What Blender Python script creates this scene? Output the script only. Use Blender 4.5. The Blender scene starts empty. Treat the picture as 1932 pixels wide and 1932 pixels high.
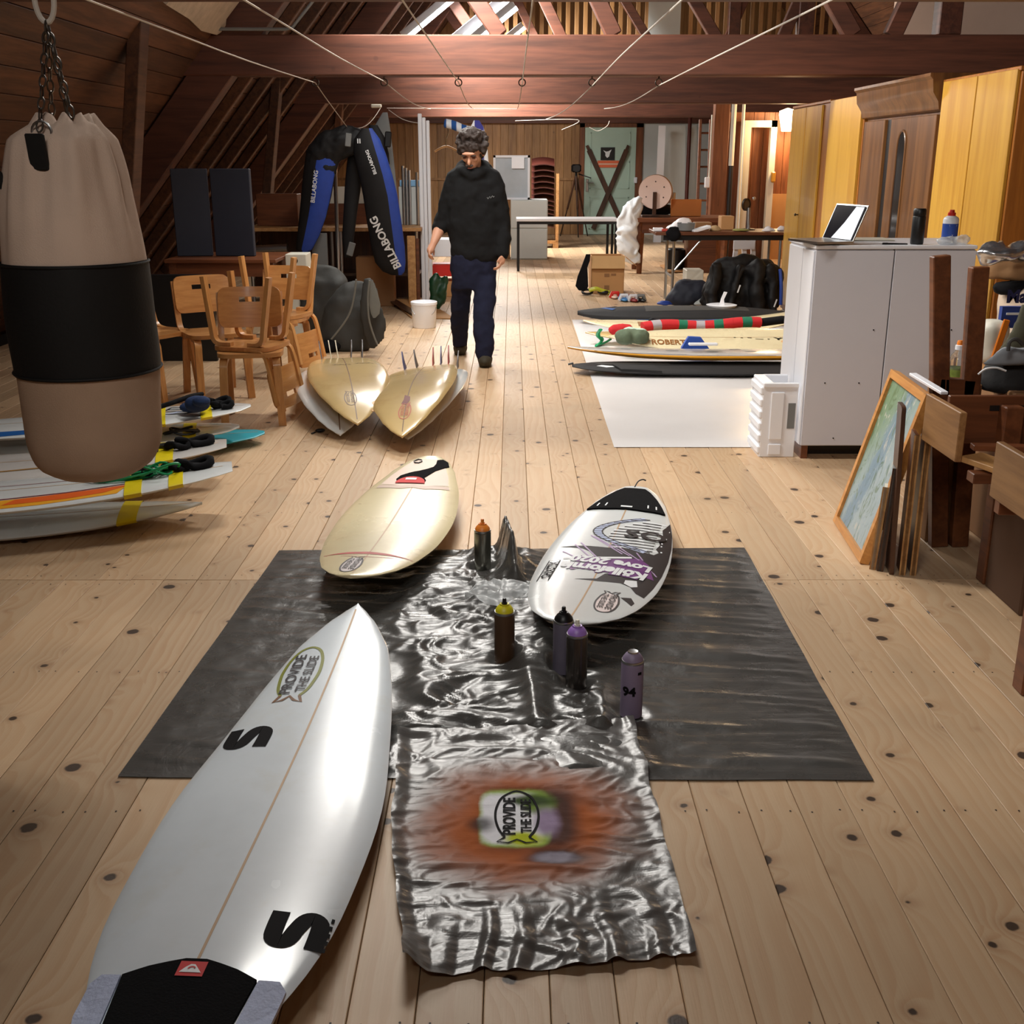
import bpy, bmesh, math, random
from mathutils import Vector, Matrix, Euler, noise
random.seed(7)
R = math.radians
V = Vector
scn = bpy.context.scene
COL = scn.collection
# ------------------------------------------------------------------ camera
FPX = 2100.0; CAMH = 1.55; TH = math.atan(666/FPX)
cd = bpy.data.cameras.new('camera'); cam = bpy.data.objects.new('camera', cd); COL.objects.link(cam)
cam.location = (0, 0, CAMH); cam.rotation_euler = (math.pi/2-TH, 0, 0)
cd.sensor_width = 36; cd.sensor_fit = 'HORIZONTAL'; cd.lens = FPX/1932*36; cd.clip_start = .05; cd.clip_end = 200
scn.camera = cam
# ------------------------------------------------------------------ world, exposure
w = bpy.data.worlds.new('night'); scn.world = w; w.use_nodes = True
w.node_tree.nodes['Background'].inputs[0].default_value = (.02, .025, .035, 1)
w.node_tree.nodes['Background'].inputs[1].default_value = 1.0
scn.view_settings.view_transform = 'Standard'; scn.view_settings.look = 'None'
scn.view_settings.gamma = 1; scn.view_settings.use_curve_mapping = False
scn.view_settings.exposure = -0.2
LAMP_POWER = 88.0       # watts of each fluorescent tube set
TUBE_EMIT = 22.0
# pixel -> place
CT, ST = math.cos(TH), math.sin(TH)
def ray(px, py):
    u = (px-966)/FPX; v = (py-966)/FPX
    return V((u, CT-v*ST, -(ST+v*CT)))
def G(px, py, z=0.0):
    d = ray(px, py); return d*((z-CAMH)/d.z)+V((0, 0, CAMH))
def YP(px, py, y):
    d = ray(px, py); return d*(y/d.y)+V((0, 0, CAMH))
def XP(px, py, x):
    d = ray(px, py); return d*(x/d.x)+V((0, 0, CAMH))
# ------------------------------------------------------------------ helpers
TMP = bpy.data.scenes.new('tmp')
MW = {}
def link(o, parent=None):
    COL.objects.link(o)
    if parent is not None: o.parent = parent
    return o
def tag(o, label=None, cat=None, group=None, kind=None):
    if label: o['label'] = label
    if cat: o['category'] = cat
    if group: o['group'] = group
    if kind: o['kind'] = kind
    return o
def thing(name, label, cat, loc=(0, 0, 0), rot=(0, 0, 0), group=None, kind=None):
    o = bpy.data.objects.new(name, None); link(o)
    o.empty_display_size = .1
    o.location = loc; o.rotation_euler = rot
    MW[o] = Matrix.Translation(V(loc)) @ Euler(rot).to_matrix().to_4x4()
    return tag(o, label, cat, group, kind)
def rotm(r):
    return Euler(r).to_matrix() if r else Matrix.Identity(3)
class MB:
    def __init__(s): s.v = []; s.f = []; s.m = []
    def add(s, vs, fs, mi=0):
        b = len(s.v); s.v += [V(p) for p in vs]; s.f += [tuple(i+b for i in f) for f in fs]; s.m += [mi]*len(fs); return s
    def box(s, c, d, rot=None, mi=0, bev=0):
        m = rotm(rot) if not isinstance(rot, Matrix) else rot; c = V(c)
        hx, hy, hz = d[0]/2, d[1]/2, d[2]/2
        if not bev:
            vs = [V((x, y, z)) for z in (-hz, hz) for y in (-hy, hy) for x in (-hx, hx)]
            fs = [(0, 2, 3, 1), (4, 5, 7, 6), (0, 1, 5, 4), (2, 6, 7, 3), (0, 4, 6, 2), (1, 3, 7, 5)]
        else:
            b = min(bev, hx*.9, hy*.9, hz*.9); vs = []; ix = {}
            for sx in (-1, 1):
                for sy in (-1, 1):
                    for sz in (-1, 1):
                        for a in range(3):
                            q = [hx-b, hy-b, hz-b]; q[a] += b
                            ix[(sx, sy, sz, a)] = len(vs); vs.append(V((sx*q[0], sy*q[1], sz*q[2])))
            fs = []
            for a in range(3):
                o = [i for i in range(3) if i != a]
                for sg in (-1, 1):
                    r = []
                    for p, q in ((-1, -1), (1, -1), (1, 1), (-1, 1)):
                        k = [0, 0, 0]; k[a] = sg; k[o[0]] = p; k[o[1]] = q; r.append(ix[(*k, a)])
                    if (sg < 0) != (a == 1): r.reverse()
                    fs.append(tuple(r))
                for p in (-1, 1):
                    for q in (-1, 1):
                        k0 = [0, 0, 0]; k0[o[0]] = p; k0[o[1]] = q; k1 = k0[:]; k0[a] = -1; k1[a] = 1
                        fs.append((ix[(*k0, o[0])], ix[(*k1, o[0])], ix[(*k1, o[1])], ix[(*k0, o[1])]))
            for sx in (-1, 1):
                for sy in (-1, 1):
                    for sz in (-1, 1):
                        fs.append(tuple(ix[(sx, sy, sz, a)] for a in range(3)))
        return s.add([m @ p + c for p in vs], fs, mi)
    def bb(s, lo, hi, mi=0, bev=0):
        return s.box([(a+b)/2 for a, b in zip(lo, hi)], [abs(b-a) for a, b in zip(lo, hi)], None, mi, bev)
    def bar(s, p0, p1, w, h, mi=0, up=(0, 0, 1), bev=0):
        p0 = V(p0); p1 = V(p1); d = (p1-p0); L = d.length; d.normalize()
        x = d.cross(V(up))
        if x.length < 1e-4: x = d.cross(V((0, 1, 0)))
        x.normalize(); z = x.cross(d)
        m = Matrix((x, d, z)).transposed()
        return s.box((p0+p1)/2, (w, L, h), m, mi, bev)
    def tube(s, pts, r, seg=8, mi=0, caps=True, closed=False, flat=1.0):
        pts = [V(p) for p in pts]; n = len(pts)
        rs = r if isinstance(r, (list, tuple)) else [r]*n
        vs = []; fr = None
        for i, p in enumerate(pts):
            if closed: t = pts[(i+1) % n]-pts[i-1]
            else: t = pts[min(i+1, n-1)]-pts[max(i-1, 0)]
            if t.length < 1e-9: t = V((0, 0, 1))
            t.normalize()
            if fr is None:
                a = V((0, 0, 1)) if abs(t.z) < .9 else V((1, 0, 0)); fr = a.cross(t).normalized()
            else:
                fr = fr - t*fr.dot(t)
                fr = fr.normalized() if fr.length > 1e-6 else V((1, 0, 0))
            b = t.cross(fr)
            for k in range(seg):
                an = 2*math.pi*k/seg; vs.append(p+(fr*math.cos(an)+b*math.sin(an)*flat)*rs[i])
        fs = []
        for i in range(n if closed else n-1):
            j = (i+1) % n
            for k in range(seg):
                l = (k+1) % seg; fs.append((i*seg+k, i*seg+l, j*seg+l, j*seg+k))
        if caps and not closed:
            fs.append(tuple(range(seg))[::-1]); fs.append(tuple((n-1)*seg+k for k in range(seg)))
        return s.add(vs, fs, mi)
    def lathe(s, prof, seg=20, c=(0, 0, 0), rot=None, mi=0, cap=True):
        m = rotm(rot) if not isinstance(rot, Matrix) else rot; c = V(c); vs = []; fs = []
        for r, z in prof:
            for k in range(seg):
                a = 2*math.pi*k/seg; vs.append(m @ V((r*math.cos(a), r*math.sin(a), z))+c)
        for i in range(len(prof)-1):
            for k in range(seg):
                l = (k+1) % seg; fs.append((i*seg+k, i*seg+l, (i+1)*seg+l, (i+1)*seg+k))
        if cap:
            fs.append(tuple(range(seg))[::-1]); fs.append(tuple((len(prof)-1)*seg+k for k in range(seg)))
        return s.add(vs, fs, mi)
    def grid(s, nu, nv, fn, mi=0, wrapu=False):
        vs = [fn(i/(nu if wrapu else nu-1), j/(nv-1)) for j in range(nv) for i in range(nu)]
        fs = []
        for j in range(nv-1):
            for i in range(nu if wrapu else nu-1):
                k = (i+1) % nu; fs.append((j*nu+i, j*nu+k, (j+1)*nu+k, (j+1)*nu+i))
        return s.add(vs, fs, mi)
    def ell(s, c, r, rot=None, seg=14, mi=0):
        m = rotm(rot) if not isinstance(rot, Matrix) else rot; c = V(c); n = max(6, seg//2+2)
        if not isinstance(r, (tuple, list, Vector)): r = (r, r, r)
        vs = [m @ V((0, 0, -r[2]))+c]; fs = []
        for i in range(1, n-1):
            a = -math.pi/2+math.pi*i/(n-1)
            for k in range(seg):
                b = 2*math.pi*k/seg
                vs.append(m @ V((r[0]*math.cos(a)*math.cos(b), r[1]*math.cos(a)*math.sin(b), r[2]*math.sin(a)))+c)
        vs.append(m @ V((0, 0, r[2]))+c); L = len(vs)-1
        for k in range(seg):
            l = (k+1) % seg
            fs.append((0, 1+l, 1+k)); fs.append((L, L-seg+k, L-seg+l))
            for i in range(n-3):
                fs.append((1+i*seg+k, 1+i*seg+l, 1+(i+1)*seg+l, 1+(i+1)*seg+k))
        return s.add(vs, fs, mi)
    def prism(s, poly, d, mi=0):
        # poly: 3D points in one plane (ccw seen against d), d: extrusion vector
        d = V(d); n = len(poly); poly = [V(p) for p in poly]
        vs = poly+[p+d for p in poly]
        fs = [tuple(range(n))[::-1], tuple(n+i for i in range(n))]+[(i, (i+1) % n, n+(i+1) % n, n+i) for i in range(n)]
        return s.add(vs, fs, mi)
    def cap(s, p0, r0, p1, r1, seg=12):
        s.ell(p0, r0, None, seg); s.ell(p1, r1, None, seg); return s.tube([p0, p1], [r0, r1], seg)
    def move(s, m):
        s.v = [m @ p for p in s.v]; return s
    def build(s, name, mats, parent=None, smooth=35, local=False):
        me = bpy.data.meshes.new(name)
        vs = s.v
        if parent is not None and not local and parent in MW:
            iv = MW[parent].inverted(); vs = [iv @ p for p in vs]
        me.from_pydata([tuple(p) for p in vs], [], s.f)
        if not isinstance(mats, (list, tuple)): mats = [mats]
        for m in mats: me.materials.append(m)
        if len(mats) > 1: me.polygons.foreach_set('material_index', s.m)
        fin(me, smooth)
        o = bpy.data.objects.new(name, me); link(o, parent)
        if parent is not None: MW[o] = MW.get(parent, Matrix.Identity(4))
        else: MW[o] = Matrix.Identity(4)
        return o
def fin(me, smooth):
    bm = bmesh.new(); bm.from_mesh(me); bmesh.ops.recalc_face_normals(bm, faces=bm.faces); bm.to_mesh(me); bm.free()
    if smooth:
        me.polygons.foreach_set('use_smooth', [True]*len(me.polygons))
        if smooth < 180: me.set_sharp_from_angle(angle=R(smooth))
    me.update()
def tmp_eval(data, mods=()):
    o = bpy.data.objects.new('tmp', data); TMP.collection.objects.link(o)
    for t, kw in mods:
        m = o.modifiers.new(t, t)
        for k, v in kw.items(): setattr(m, k, v)
    vl = TMP.view_layers[0]; vl.update(); dg = vl.depsgraph
    me = bpy.data.meshes.new_from_object(o.evaluated_get(dg), depsgraph=dg)
    bpy.data.objects.remove(o)
    return me
def blob(name, mb, mat, parent=None, vox=.02, sm=6, amp=0, sc=8, fn=None, ztop=None, ridged=False, floor=None):
    """one continuous skin round the overlapping pieces in mb"""
    me0 = bpy.data.meshes.new('b'); me0.from_pydata([tuple(p) for p in mb.v], [], mb.f)
    bm = bmesh.new(); bm.from_mesh(me0); bmesh.ops.recalc_face_normals(bm, faces=bm.faces); bm.to_mesh(me0); bm.free()
    me = tmp_eval(me0, [('REMESH', dict(mode='VOXEL', voxel_size=vox)), ('SMOOTH', dict(iterations=sm, factor=.5))])
    me.name = name
    if amp or fn or floor is not None:
        nn = [v.normal.copy() for v in me.vertices]
        for v, n in zip(me.vertices, nn):
            if amp:
                q = V(v.co)*sc
                d = noise.fractal(q, 1.0, 2.0, 3)
                if ridged: d = 1-2*abs(noise.noise(q+V((noise.noise(q*.7), 0, noise.noise(q*.5)))*1.0))-.3
                v.co += n*(d*amp)
            if fn: v.co = fn(V(v.co), n)
            if floor is not None and v.co.z < floor: v.co.z = floor
    if parent is not None and parent in MW: me.transform(MW[parent].inverted())
    mats = mat if isinstance(mat, (list, tuple)) else [mat]
    me.materials.clear()
    for m in mats: me.materials.append(m)
    me.polygons.foreach_set('use_smooth', [True]*len(me.polygons)); me.update()
    o = bpy.data.objects.new(name, me); link(o, parent); MW[o] = MW.get(parent, Matrix.Identity(4))
    return o
def copy_tree(o, parent=None, mat=None):
    c = o.copy(); COL.objects.link(c); c.parent = parent; MW[c] = MW.get(o, Matrix.Identity(4))
    for ch in list(o.children): copy_tree(ch, c)
    return c
def lerp(a, b, t): return a+(b-a)*t
def sst(a, b, x):
    t = min(1, max(0, (x-a)/(b-a))); return t*t*(3-2*t)
def interp(tab, u):
    if u <= tab[0][0]: return tab[0][1]
    for i in range(len(tab)-1):
        u0, a = tab[i]; u1, b = tab[i+1]
        if u <= u1:
            # monotone-ish catmull
            pa = tab[i-1][1] if i else a; pb = tab[i+2][1] if i+2 < len(tab) else b
            t = (u-u0)/(u1-u0); m0 = (b-pa)/2 if i else (b-a); m1 = (pb-a)/2 if i+2 < len(tab) else (b-a)
            return (2*t**3-3*t*t+1)*a+(t**3-2*t*t+t)*m0+(-2*t**3+3*t*t)*b+(t**3-t*t)*m1
    return tab[-1][1]
def curve_pts(ctrl, n=8):
    ctrl = [V(p) for p in ctrl]; out = []
    for i in range(len(ctrl)-1):
        p0 = ctrl[max(0, i-1)]; p1 = ctrl[i]; p2 = ctrl[i+1]; p3 = ctrl[min(len(ctrl)-1, i+2)]
        for k in range(n):
            t = k/n
            out.append(.5*((2*p1)+(-p0+p2)*t+(2*p0-5*p1+4*p2-p3)*t*t+(-p0+3*p1-3*p2+p3)*t**3))
    return out+[ctrl[-1]]
# ------------------------------------------------------------------ materials
def lin(c):
    f = lambda x: x/12.92 if x <= .04045 else ((x+.055)/1.055)**2.4
    return tuple(f(x/255) for x in c)
class NT:
    def __init__(s, name):
        s.m = bpy.data.materials.new(name); s.m.use_nodes = True; s.t = s.m.node_tree
        s.b = s.t.nodes['Principled BSDF']
    def n(s, typ, **kw):
        nd = s.t.nodes.new(typ)
        for k, v in kw.items(): setattr(nd, k, v)
        return nd
    def l(s, a, b): s.t.links.new(a, b)
    def math(s, op, a, b=None, c=None, clamp=False):
        nd = s.n('ShaderNodeMath', operation=op); nd.use_clamp = clamp
        for i, x in enumerate((a, b, c)):
            if x is None: continue
            if isinstance(x, (int, float)): nd.inputs[i].default_value = x
            else: s.l(x, nd.inputs[i])
        return nd.outputs[0]
    def mix(s, f, a, b, typ='MIX'):
        nd = s.n('ShaderNodeMix', data_type='RGBA', blend_type=typ)
        for i, x in ((0, f), (6, a), (7, b)):
            if isinstance(x, (int, float)): nd.inputs[i].default_value = x
            elif isinstance(x, tuple): nd.inputs[i].default_value = (*x[:3], 1)
            else: s.l(x, nd.inputs[i])
        return nd.outputs[2]
    def sm(s, x, a, b):
        nd = s.n('ShaderNodeMapRange', interpolation_type='SMOOTHSTEP'); s.l(x, nd.inputs[0])
        nd.inputs[1].default_value = a; nd.inputs[2].default_value = b; return nd.outputs[0]
    def coord(s, which='Object'): return s.n('ShaderNodeTexCoord').outputs[which]
    def vmap(s, vec, scale=(1, 1, 1), loc=(0, 0, 0), rot=(0, 0, 0)):
        nd = s.n('ShaderNodeMapping'); s.l(vec, nd.inputs[0]); nd.inputs[1].default_value = loc
        nd.inputs[2].default_value = rot; nd.inputs[3].default_value = scale; return nd.outputs[0]
    def noise(s, vec, scale, det=4, rough=.55, dist=0, out=0):
        nd = s.n('ShaderNodeTexNoise'); s.l(vec, nd.inputs['Vector']); nd.inputs['Scale'].default_value = scale
        nd.inputs['Detail'].default_value = det; nd.inputs['Roughness'].default_value = rough; nd.inputs['Distortion'].default_value = dist
        return nd.outputs[out]
    def vadd(s, a, b):
        nd = s.n('ShaderNodeVectorMath', operation='ADD'); s.l(a, nd.inputs[0])
        if isinstance(b, tuple): nd.inputs[1].default_value = b
        else: s.l(b, nd.inputs[1])
        return nd.outputs[0]
    def sep(s, v):
        nd = s.n('ShaderNodeSeparateXYZ'); s.l(v, nd.inputs[0]); return nd.outputs
    def comb(s, x, y, z):
        nd = s.n('ShaderNodeCombineXYZ')
        for i, q in enumerate((x, y, z)):
            if isinstance(q, (int, float)): nd.inputs[i].default_value = q
            else: s.l(q, nd.inputs[i])
        return nd.outputs[0]
    def bump(s, h, st=.3, d=.01):
        nd = s.n('ShaderNodeBump'); nd.inputs['Strength'].default_value = st; nd.inputs['Distance'].default_value = d
        s.l(h, nd.inputs['Height']); s.l(nd.outputs[0], s.b.inputs['Normal'])
    def set(s, **kw):
        for k, v in kw.items():
            k = k.replace('_', ' ')
            inp = s.b.inputs[k]
            if isinstance(v, tuple): inp.default_value = (*v[:3], 1) if len(inp.default_value) == 4 else v
            elif isinstance(v, (int, float)): inp.default_value = v
            else: s.l(v, inp)
def M(name, col, rough=.6, metal=0, var=.1, scale=6, bump=0, bscale=60, coat=0, spec=.5, trans=0, rvar=0):
    if max(col) > 1: col = lin(col)
    t = NT(name); co = t.coord()
    nz = t.noise(co, scale, 4)
    c = t.mix(nz, tuple(x*(1-var) for x in col), tuple(min(1, x*(1+var)) for x in col))
    t.set(Base_Color=c, Roughness=rough, Metallic=metal)
    t.b.inputs['Specular IOR Level'].default_value = spec
    if coat: t.b.inputs['Coat Weight'].default_value = coat; t.b.inputs['Coat Roughness'].default_value = .08
    if trans: t.b.inputs['Transmission Weight'].default_value = trans
    if bump: t.bump(t.noise(co, bscale, 3), bump, .004)
    if rvar: t.set(Roughness=t.math('ADD', t.math('MULTIPLY', nz, rvar), rough-rvar/2))
    return t.m
def WOOD(name, c1, c2, axis=1, freq=30, rough=.5, knots=.25, rnd=.35, coat=0):
    """long grain along the given object axis, colour wandering from piece to piece"""
    if max(c1) > 1: c1 = lin(c1)
    if max(c2) > 1: c2 = lin(c2)
    t = NT(name); co = t.coord(); oi = t.n('ShaderNodeObjectInfo').outputs['Random']
    off = t.comb(t.math('MULTIPLY', oi, 37.0), t.math('MULTIPLY', oi, 91.0), t.math('MULTIPLY', oi, 53.0))
    p = t.vadd(co, off)
    sc = [1.0, 1.0, 1.0]; sc[axis] = .07
    g = t.noise(t.vmap(p, tuple(x*freq for x in sc)), 1.0, 5, .6, .6)
    g2 = t.noise(t.vmap(p, tuple(x*freq*4 for x in sc)), 1.0, 2, .5)
    f = t.math('ADD', t.math('MULTIPLY', g, .75), t.math('MULTIPLY', g2, .25))
    c = t.mix(t.sm(f, .3, .7), c1, c2)
    k = t.math('ADD', t.math('MULTIPLY', oi, rnd), 1-rnd/2)
    c = t.mix(1.0, c, t.comb(k, k, k), 'MULTIPLY')
    if knots:
        vo = t.n('ShaderNodeTexVoronoi'); vo.inputs['Scale'].default_value = 2.6; t.l(t.vmap(p, (1, 1, 1)), vo.inputs['Vector'])
        kn = t.sm(vo.outputs['Distance'], .075, .03)
        c = t.mix(t.math('MULTIPLY', kn, knots*3, clamp=True), c, tuple(x*.18 for x in c1))
    t.set(Base_Color=c, Roughness=rough)
    if coat: t.b.inputs['Coat Weight'].default_value = coat; t.b.inputs['Coat Roughness'].default_value = .12
    t.bump(f, .15, .003)
    return t.m
def FLOORWOOD():
    t = NT('floor_pine'); co = t.coord(); oi = t.n('ShaderNodeObjectInfo').outputs['Random']
    x, y, z = t.sep(co)
    ox = t.math('MULTIPLY', oi, 61.7); oy = t.math('MULTIPLY', oi, 913.0)
    px = t.math('ADD', x, ox); py = t.math('ADD', y, oy)
    p = t.comb(px, py, oi)
    vo = t.n('ShaderNodeTexVoronoi', voronoi_dimensions='2D'); vo.inputs['Scale'].default_value = 3.9
    t.l(p, vo.inputs['Vector'])
    d = vo.outputs['Distance']; rc = t.sep(vo.outputs['Color'])[0]
    wob = t.noise(t.comb(px, py, oi), 38, 2)
    d2 = t.math('ADD', d, t.math('MULTIPLY', t.math('SUBTRACT', wob, .5), .05))
    rad = t.math('MULTIPLY', t.math('SUBTRACT', rc, .12), .105)          # some cells have no knot
    kn = t.math('SUBTRACT', rad, d2)
    knot = t.sm(kn, -.004, .02); halo = t.sm(kn, -.13, .03)
    # grain rings: lines along y that bend round the knots
    bend = t.math('MULTIPLY', t.math('EXPONENT', t.math('MULTIPLY', d, -7.0)), t.math('MULTIPLY', rc, 5.0))
    lo = t.noise(t.comb(t.math('MULTIPLY', px, 4.0), t.math('MULTIPLY', py, .55), oi), 1.0, 3, .5)
    ph = t.math('ADD', t.math('ADD', t.math('MULTIPLY', px, 26.0), bend), t.math('MULTIPLY', lo, 7.5))
    fr = t.math('FRACT', ph)
    ring = t.math('MULTIPLY', t.sm(fr, .1, .85), t.sm(fr, 1.0, .88))
    fine = t.noise(t.comb(t.math('MULTIPLY', px, 240.0), t.math('MULTIPLY', py, 5.0), 0.0), 1.0, 3, .6)
    big = t.noise(t.comb(t.math('MULTIPLY', px, 3.0), t.math('MULTIPLY', py, 1.2), oi), 1.0, 3)
    a = t.mix(t.math('MULTIPLY', ring, t.math('ADD', t.math('MULTIPLY', big, .6), .0)), lin((208, 180, 147)), lin((186, 138, 95)))
    a = t.mix(t.math('MULTIPLY', fine, .35), a, lin((166, 132, 100)))
    a = t.mix(t.math('MULTIPLY', halo, .30), a, lin((136, 92, 60)))
    a = t.mix(t.math('MULTIPLY', knot, .93), a, lin((42, 26, 19)))
    k = t.math('ADD', t.math('MULTIPLY', oi, .3), .78)
    a = t.mix(1.0, a, t.comb(k, t.math('MULTIPLY', k, .985), t.math('MULTIPLY', k, .96)), 'MULTIPLY')
    grime = t.noise(t.n('ShaderNodeNewGeometry').outputs['Position'], 1.1, 4, .6)
    a = t.mix(t.math('MULTIPLY', t.sm(grime, .5, .75), .22), a, lin((120, 104, 84)))
    t.set(Base_Color=a, Roughness=t.math('ADD', t.math('MULTIPLY', grime, .2), .36))
    t.b.inputs['Specular IOR Level'].default_value = .42
    t.bump(t.math('ADD', fine, t.math('MULTIPLY', ring, .5)), .10, .002)
    return t.m
def EMIT(name, col, st):
    t = NT(name); t.set(Base_Color=(0, 0, 0)); t.b.inputs['Emission Color'].default_value = (*col, 1)
    t.b.inputs['Emission Strength'].default_value = st; return t.m
m_floor = FLOORWOOD()
m_beam = WOOD('red_brown_beam', (94, 53, 38), (62, 34, 25), 1, 14, .55, .1, .3)
m_beamx = WOOD('red_brown_beam_across', (106, 62, 45), (70, 40, 29), 0, 12, .55, .12, .25)
m_roof = WOOD('roof_boards', (104, 66, 42), (68, 41, 26), 1, 16, .65, .2, .5)
m_wallw = WOOD('wall_boards', (178, 134, 86), (138, 98, 58), 2, 16, .5, .15, .45)
m_wallr = WOOD('brown_wall_boards', (132, 80, 48), (92, 52, 30), 2, 14, .5, .25, .3)
m_birch = WOOD('birch', (214, 158, 96), (186, 126, 70), 2, 26, .38, 0, .14, .2)
m_birchseat = WOOD('birch_seat', (206, 148, 88), (178, 118, 64), 0, 20, .35, 0, .14, .25)
m_pine = WOOD('pine', (196, 150, 96), (160, 112, 64), 1, 18, .5, .1, .3)
m_desk = WOOD('desk_brown', (124, 72, 40), (86, 46, 25), 1, 16, .45, 0, .3)
m_deskx = WOOD('desk_brown_across', (120, 68, 38), (84, 45, 24), 0, 16, .45, 0, .3)
m_darkwood = WOOD('dark_wood', (84, 52, 34), (50, 29, 19), 2, 14, .4, 0, .2, .15)
m_yellow = WOOD('yellow_varnished_ply', (206, 158, 62), (180, 128, 42), 2, 7, .34, 0, .12, .25)
m_orangewood = WOOD('orange_edge_wood', (178, 112, 44), (140, 82, 30), 2, 14, .4, 0, .2)
m_white = M('white_paint', (225, 226, 232), .42, var=.03)
m_offwhite = M('off_white', (214, 210, 196), .5, var=.06)
m_whiteplastic = M('white_plastic', (238, 240, 246), .35, var=.03)
m_plaster = M('pale_plaster', (226, 196, 176), .8, var=.05)
m_greywall = M('grey_white_wall', (196, 200, 198), .75, var=.1, scale=2)
m_mint = M('mint_door_paint', (178, 204, 190), .45, var=.05)
m_black = M('black_plastic', (16, 16, 18), .42, var=.2)
m_blackcloth = M('black_cloth', (17, 17, 20), .92, var=.3, scale=20, bump=.3, bscale=160, spec=.2)
m_blackmetal = M('black_metal', (20, 20, 22), .4, .3, var=.1)
m_steel = M('steel', (176, 178, 180), .3, 1, var=.08)
m_darksteel = M('dark_steel', (90, 84, 78), .38, 1, var=.15)
m_grey = M('grey_plastic', (118, 120, 120), .5)
m_rope = M('white_rope', (186, 178, 168), .8, var=.12, scale=60)
m_card = M('cardboard', (186, 138, 88), .8, var=.08, scale=4)
m_cardd = M('dark_cardboard', (140, 100, 64), .85, var=.1, scale=4)
m_red = M('red_plastic', (204, 36, 26), .4)
m_green = M('green_leash', (34, 150, 96), .35)
m_tape = M('yellow_tape', (226, 204, 20), .35, var=.08)
m_blue = M('blue_neoprene', (32, 66, 160), .6, var=.25, scale=14, bump=.15)
m_neo = M('black_neoprene', (20, 19, 21), .62, var=.25, scale=14, bump=.15, spec=.35)
m_orange = M('orange_paint', (236, 132, 36), .4)
m_lettering_w = M('white_print', (228, 230, 232), .5, var=.03)
m_lettering_k = M('black_print', (18, 16, 18), .75, var=.1, spec=.12)
m_foil = M('silver_foil', (206, 208, 212), .22, .95, var=.1, bump=.8, bscale=9)
m_clear = M('clear_plastic_film', (226, 230, 232), .25, var=.1, bump=.8, bscale=12)
m_clear.node_tree.nodes['Principled BSDF'].inputs['Alpha'].default_value = .5
# ------------------------------------------------------------------ structure
YF, YB = -3.0, 24.6
XC = 2.2
SL = 1.22; SN = math.hypot(1, SL)
def struct(name, mb, mat, parent=None, smooth=0):
    o = mb.build(name, mat, parent, smooth); o['kind'] = 'structure'; return o
floor = struct('floor', MB().bb((-5.2, YF, -.12), (9.2, YB+.3, -.021)), M('subfloor', (40, 30, 24), .9))
PW = .129
pmesh = {}
def plank_mesh(L):
    k = round(L, 2)
    if k not in pmesh:
        me = bpy.data.meshes.new('floor_plank')
        mb = MB().box((0, 0, -.01), (PW-.0016, k-.002, .02), None, 0, .0018)
        me.from_pydata([tuple(p) for p in mb.v], [], mb.f); me.materials.append(m_floor); fin(me, 0); pmesh[k] = me
    return pmesh[k]
c0 = -.055-PW*34
for i in range(71):
    x = c0+PW*(i+.5)
    a = 8.8+(.9 if i % 2 else 0)+(.45 if i % 3 == 0 else 0); b = 16.2+(.9 if i % 2 else 0)-(.45 if i % 4 == 0 else 0)
    ys = [-1.4, 4.02, a, b, 24.58]
    for j in range(4):
        o = bpy.data.objects.new('floor_plank', plank_mesh(ys[j+1]-ys[j])); link(o, floor)
        o.location = (x, (ys[j]+ys[j+1])/2, random.uniform(-.0006, .0006))
nl = MB()
for y in (1.70, 2.42, 3.21, 3.975, 4.065, 4.88, 5.72, 6.55, 7.4):
    for i in range(6, 62):
        x = c0+PW*(i+.5)
        for s in (-1, 1):
            xx = x+s*(.036+random.uniform(-.004, .004)); yy = y+random.uniform(-.006, .006)
            nl.add([(xx+.0028*math.cos(k*1.047), yy+.0028*math.sin(k*1.047), .0014) for k in range(6)], [(0, 1, 2, 3, 4, 5)])
o = nl.build('nail_heads', M('nail_iron', (38, 26, 22), .6), floor, 0); o['kind'] = 'stuff'
# roof slopes
dS = V((1, 0, SL))/SN; nI = V((SL, 0, -1))/SN
def slope_pt(s, off, side=-1):
    # s: along the slope from the rafter's tie-beam point, off: outwards from the rafters' inner edge
    p = V((-2.46, 0, 2.24))+dS*s-nI*off
    if side > 0: p.x = 2*XC-p.x
    return p
SH = .34
wl = struct('wall_left', MB().prism([slope_pt(-3.4, SH+.03)+V((0, YF, 0)), slope_pt(7.4, SH+.03)+V((0, YF, 0)), slope_pt(7.4, SH+.1)+V((0, YF, 0)), slope_pt(-3.4, SH+.1)+V((0, YF, 0))], (0, YB-YF+.3, 0)), m_roof)
wr = struct('wall_right', MB().prism([slope_pt(-3.4, SH+.03, 1)+V((0, YF, 0)), slope_pt(7.4, SH+.03, 1)+V((0, YF, 0)), slope_pt(7.4, SH+.1, 1)+V((0, YF, 0)), slope_pt(-3.4, SH+.1, 1)+V((0, YF, 0))], (0, YB-YF+.3, 0)), m_roof)
BWD = .19
bm_mesh = bpy.data.meshes.new('roof_board')
mb = MB().box((0, 0, 0), (BWD-.006, 9.18, .022), None, 0, .003); bm_mesh.from_pydata([tuple(p) for p in mb.v], [], mb.f); bm_mesh.materials.append(m_roof); fin(bm_mesh, 0)
for side, par, rng in ((-1, wl, range(0, 48)), (1, wr, range(20, 48))):
    for k in rng:
        s = -3.05+k*BWD
        for j in range(3):
            o = bpy.data.objects.new('roof_board', bm_mesh); link(o, par)
            o.location = slope_pt(s, SH+.015, side)+V((0, YF+4.6+j*9.2, 0))
            o.rotation_euler = (0, -math.atan(SL)*(-side), 0)
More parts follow.
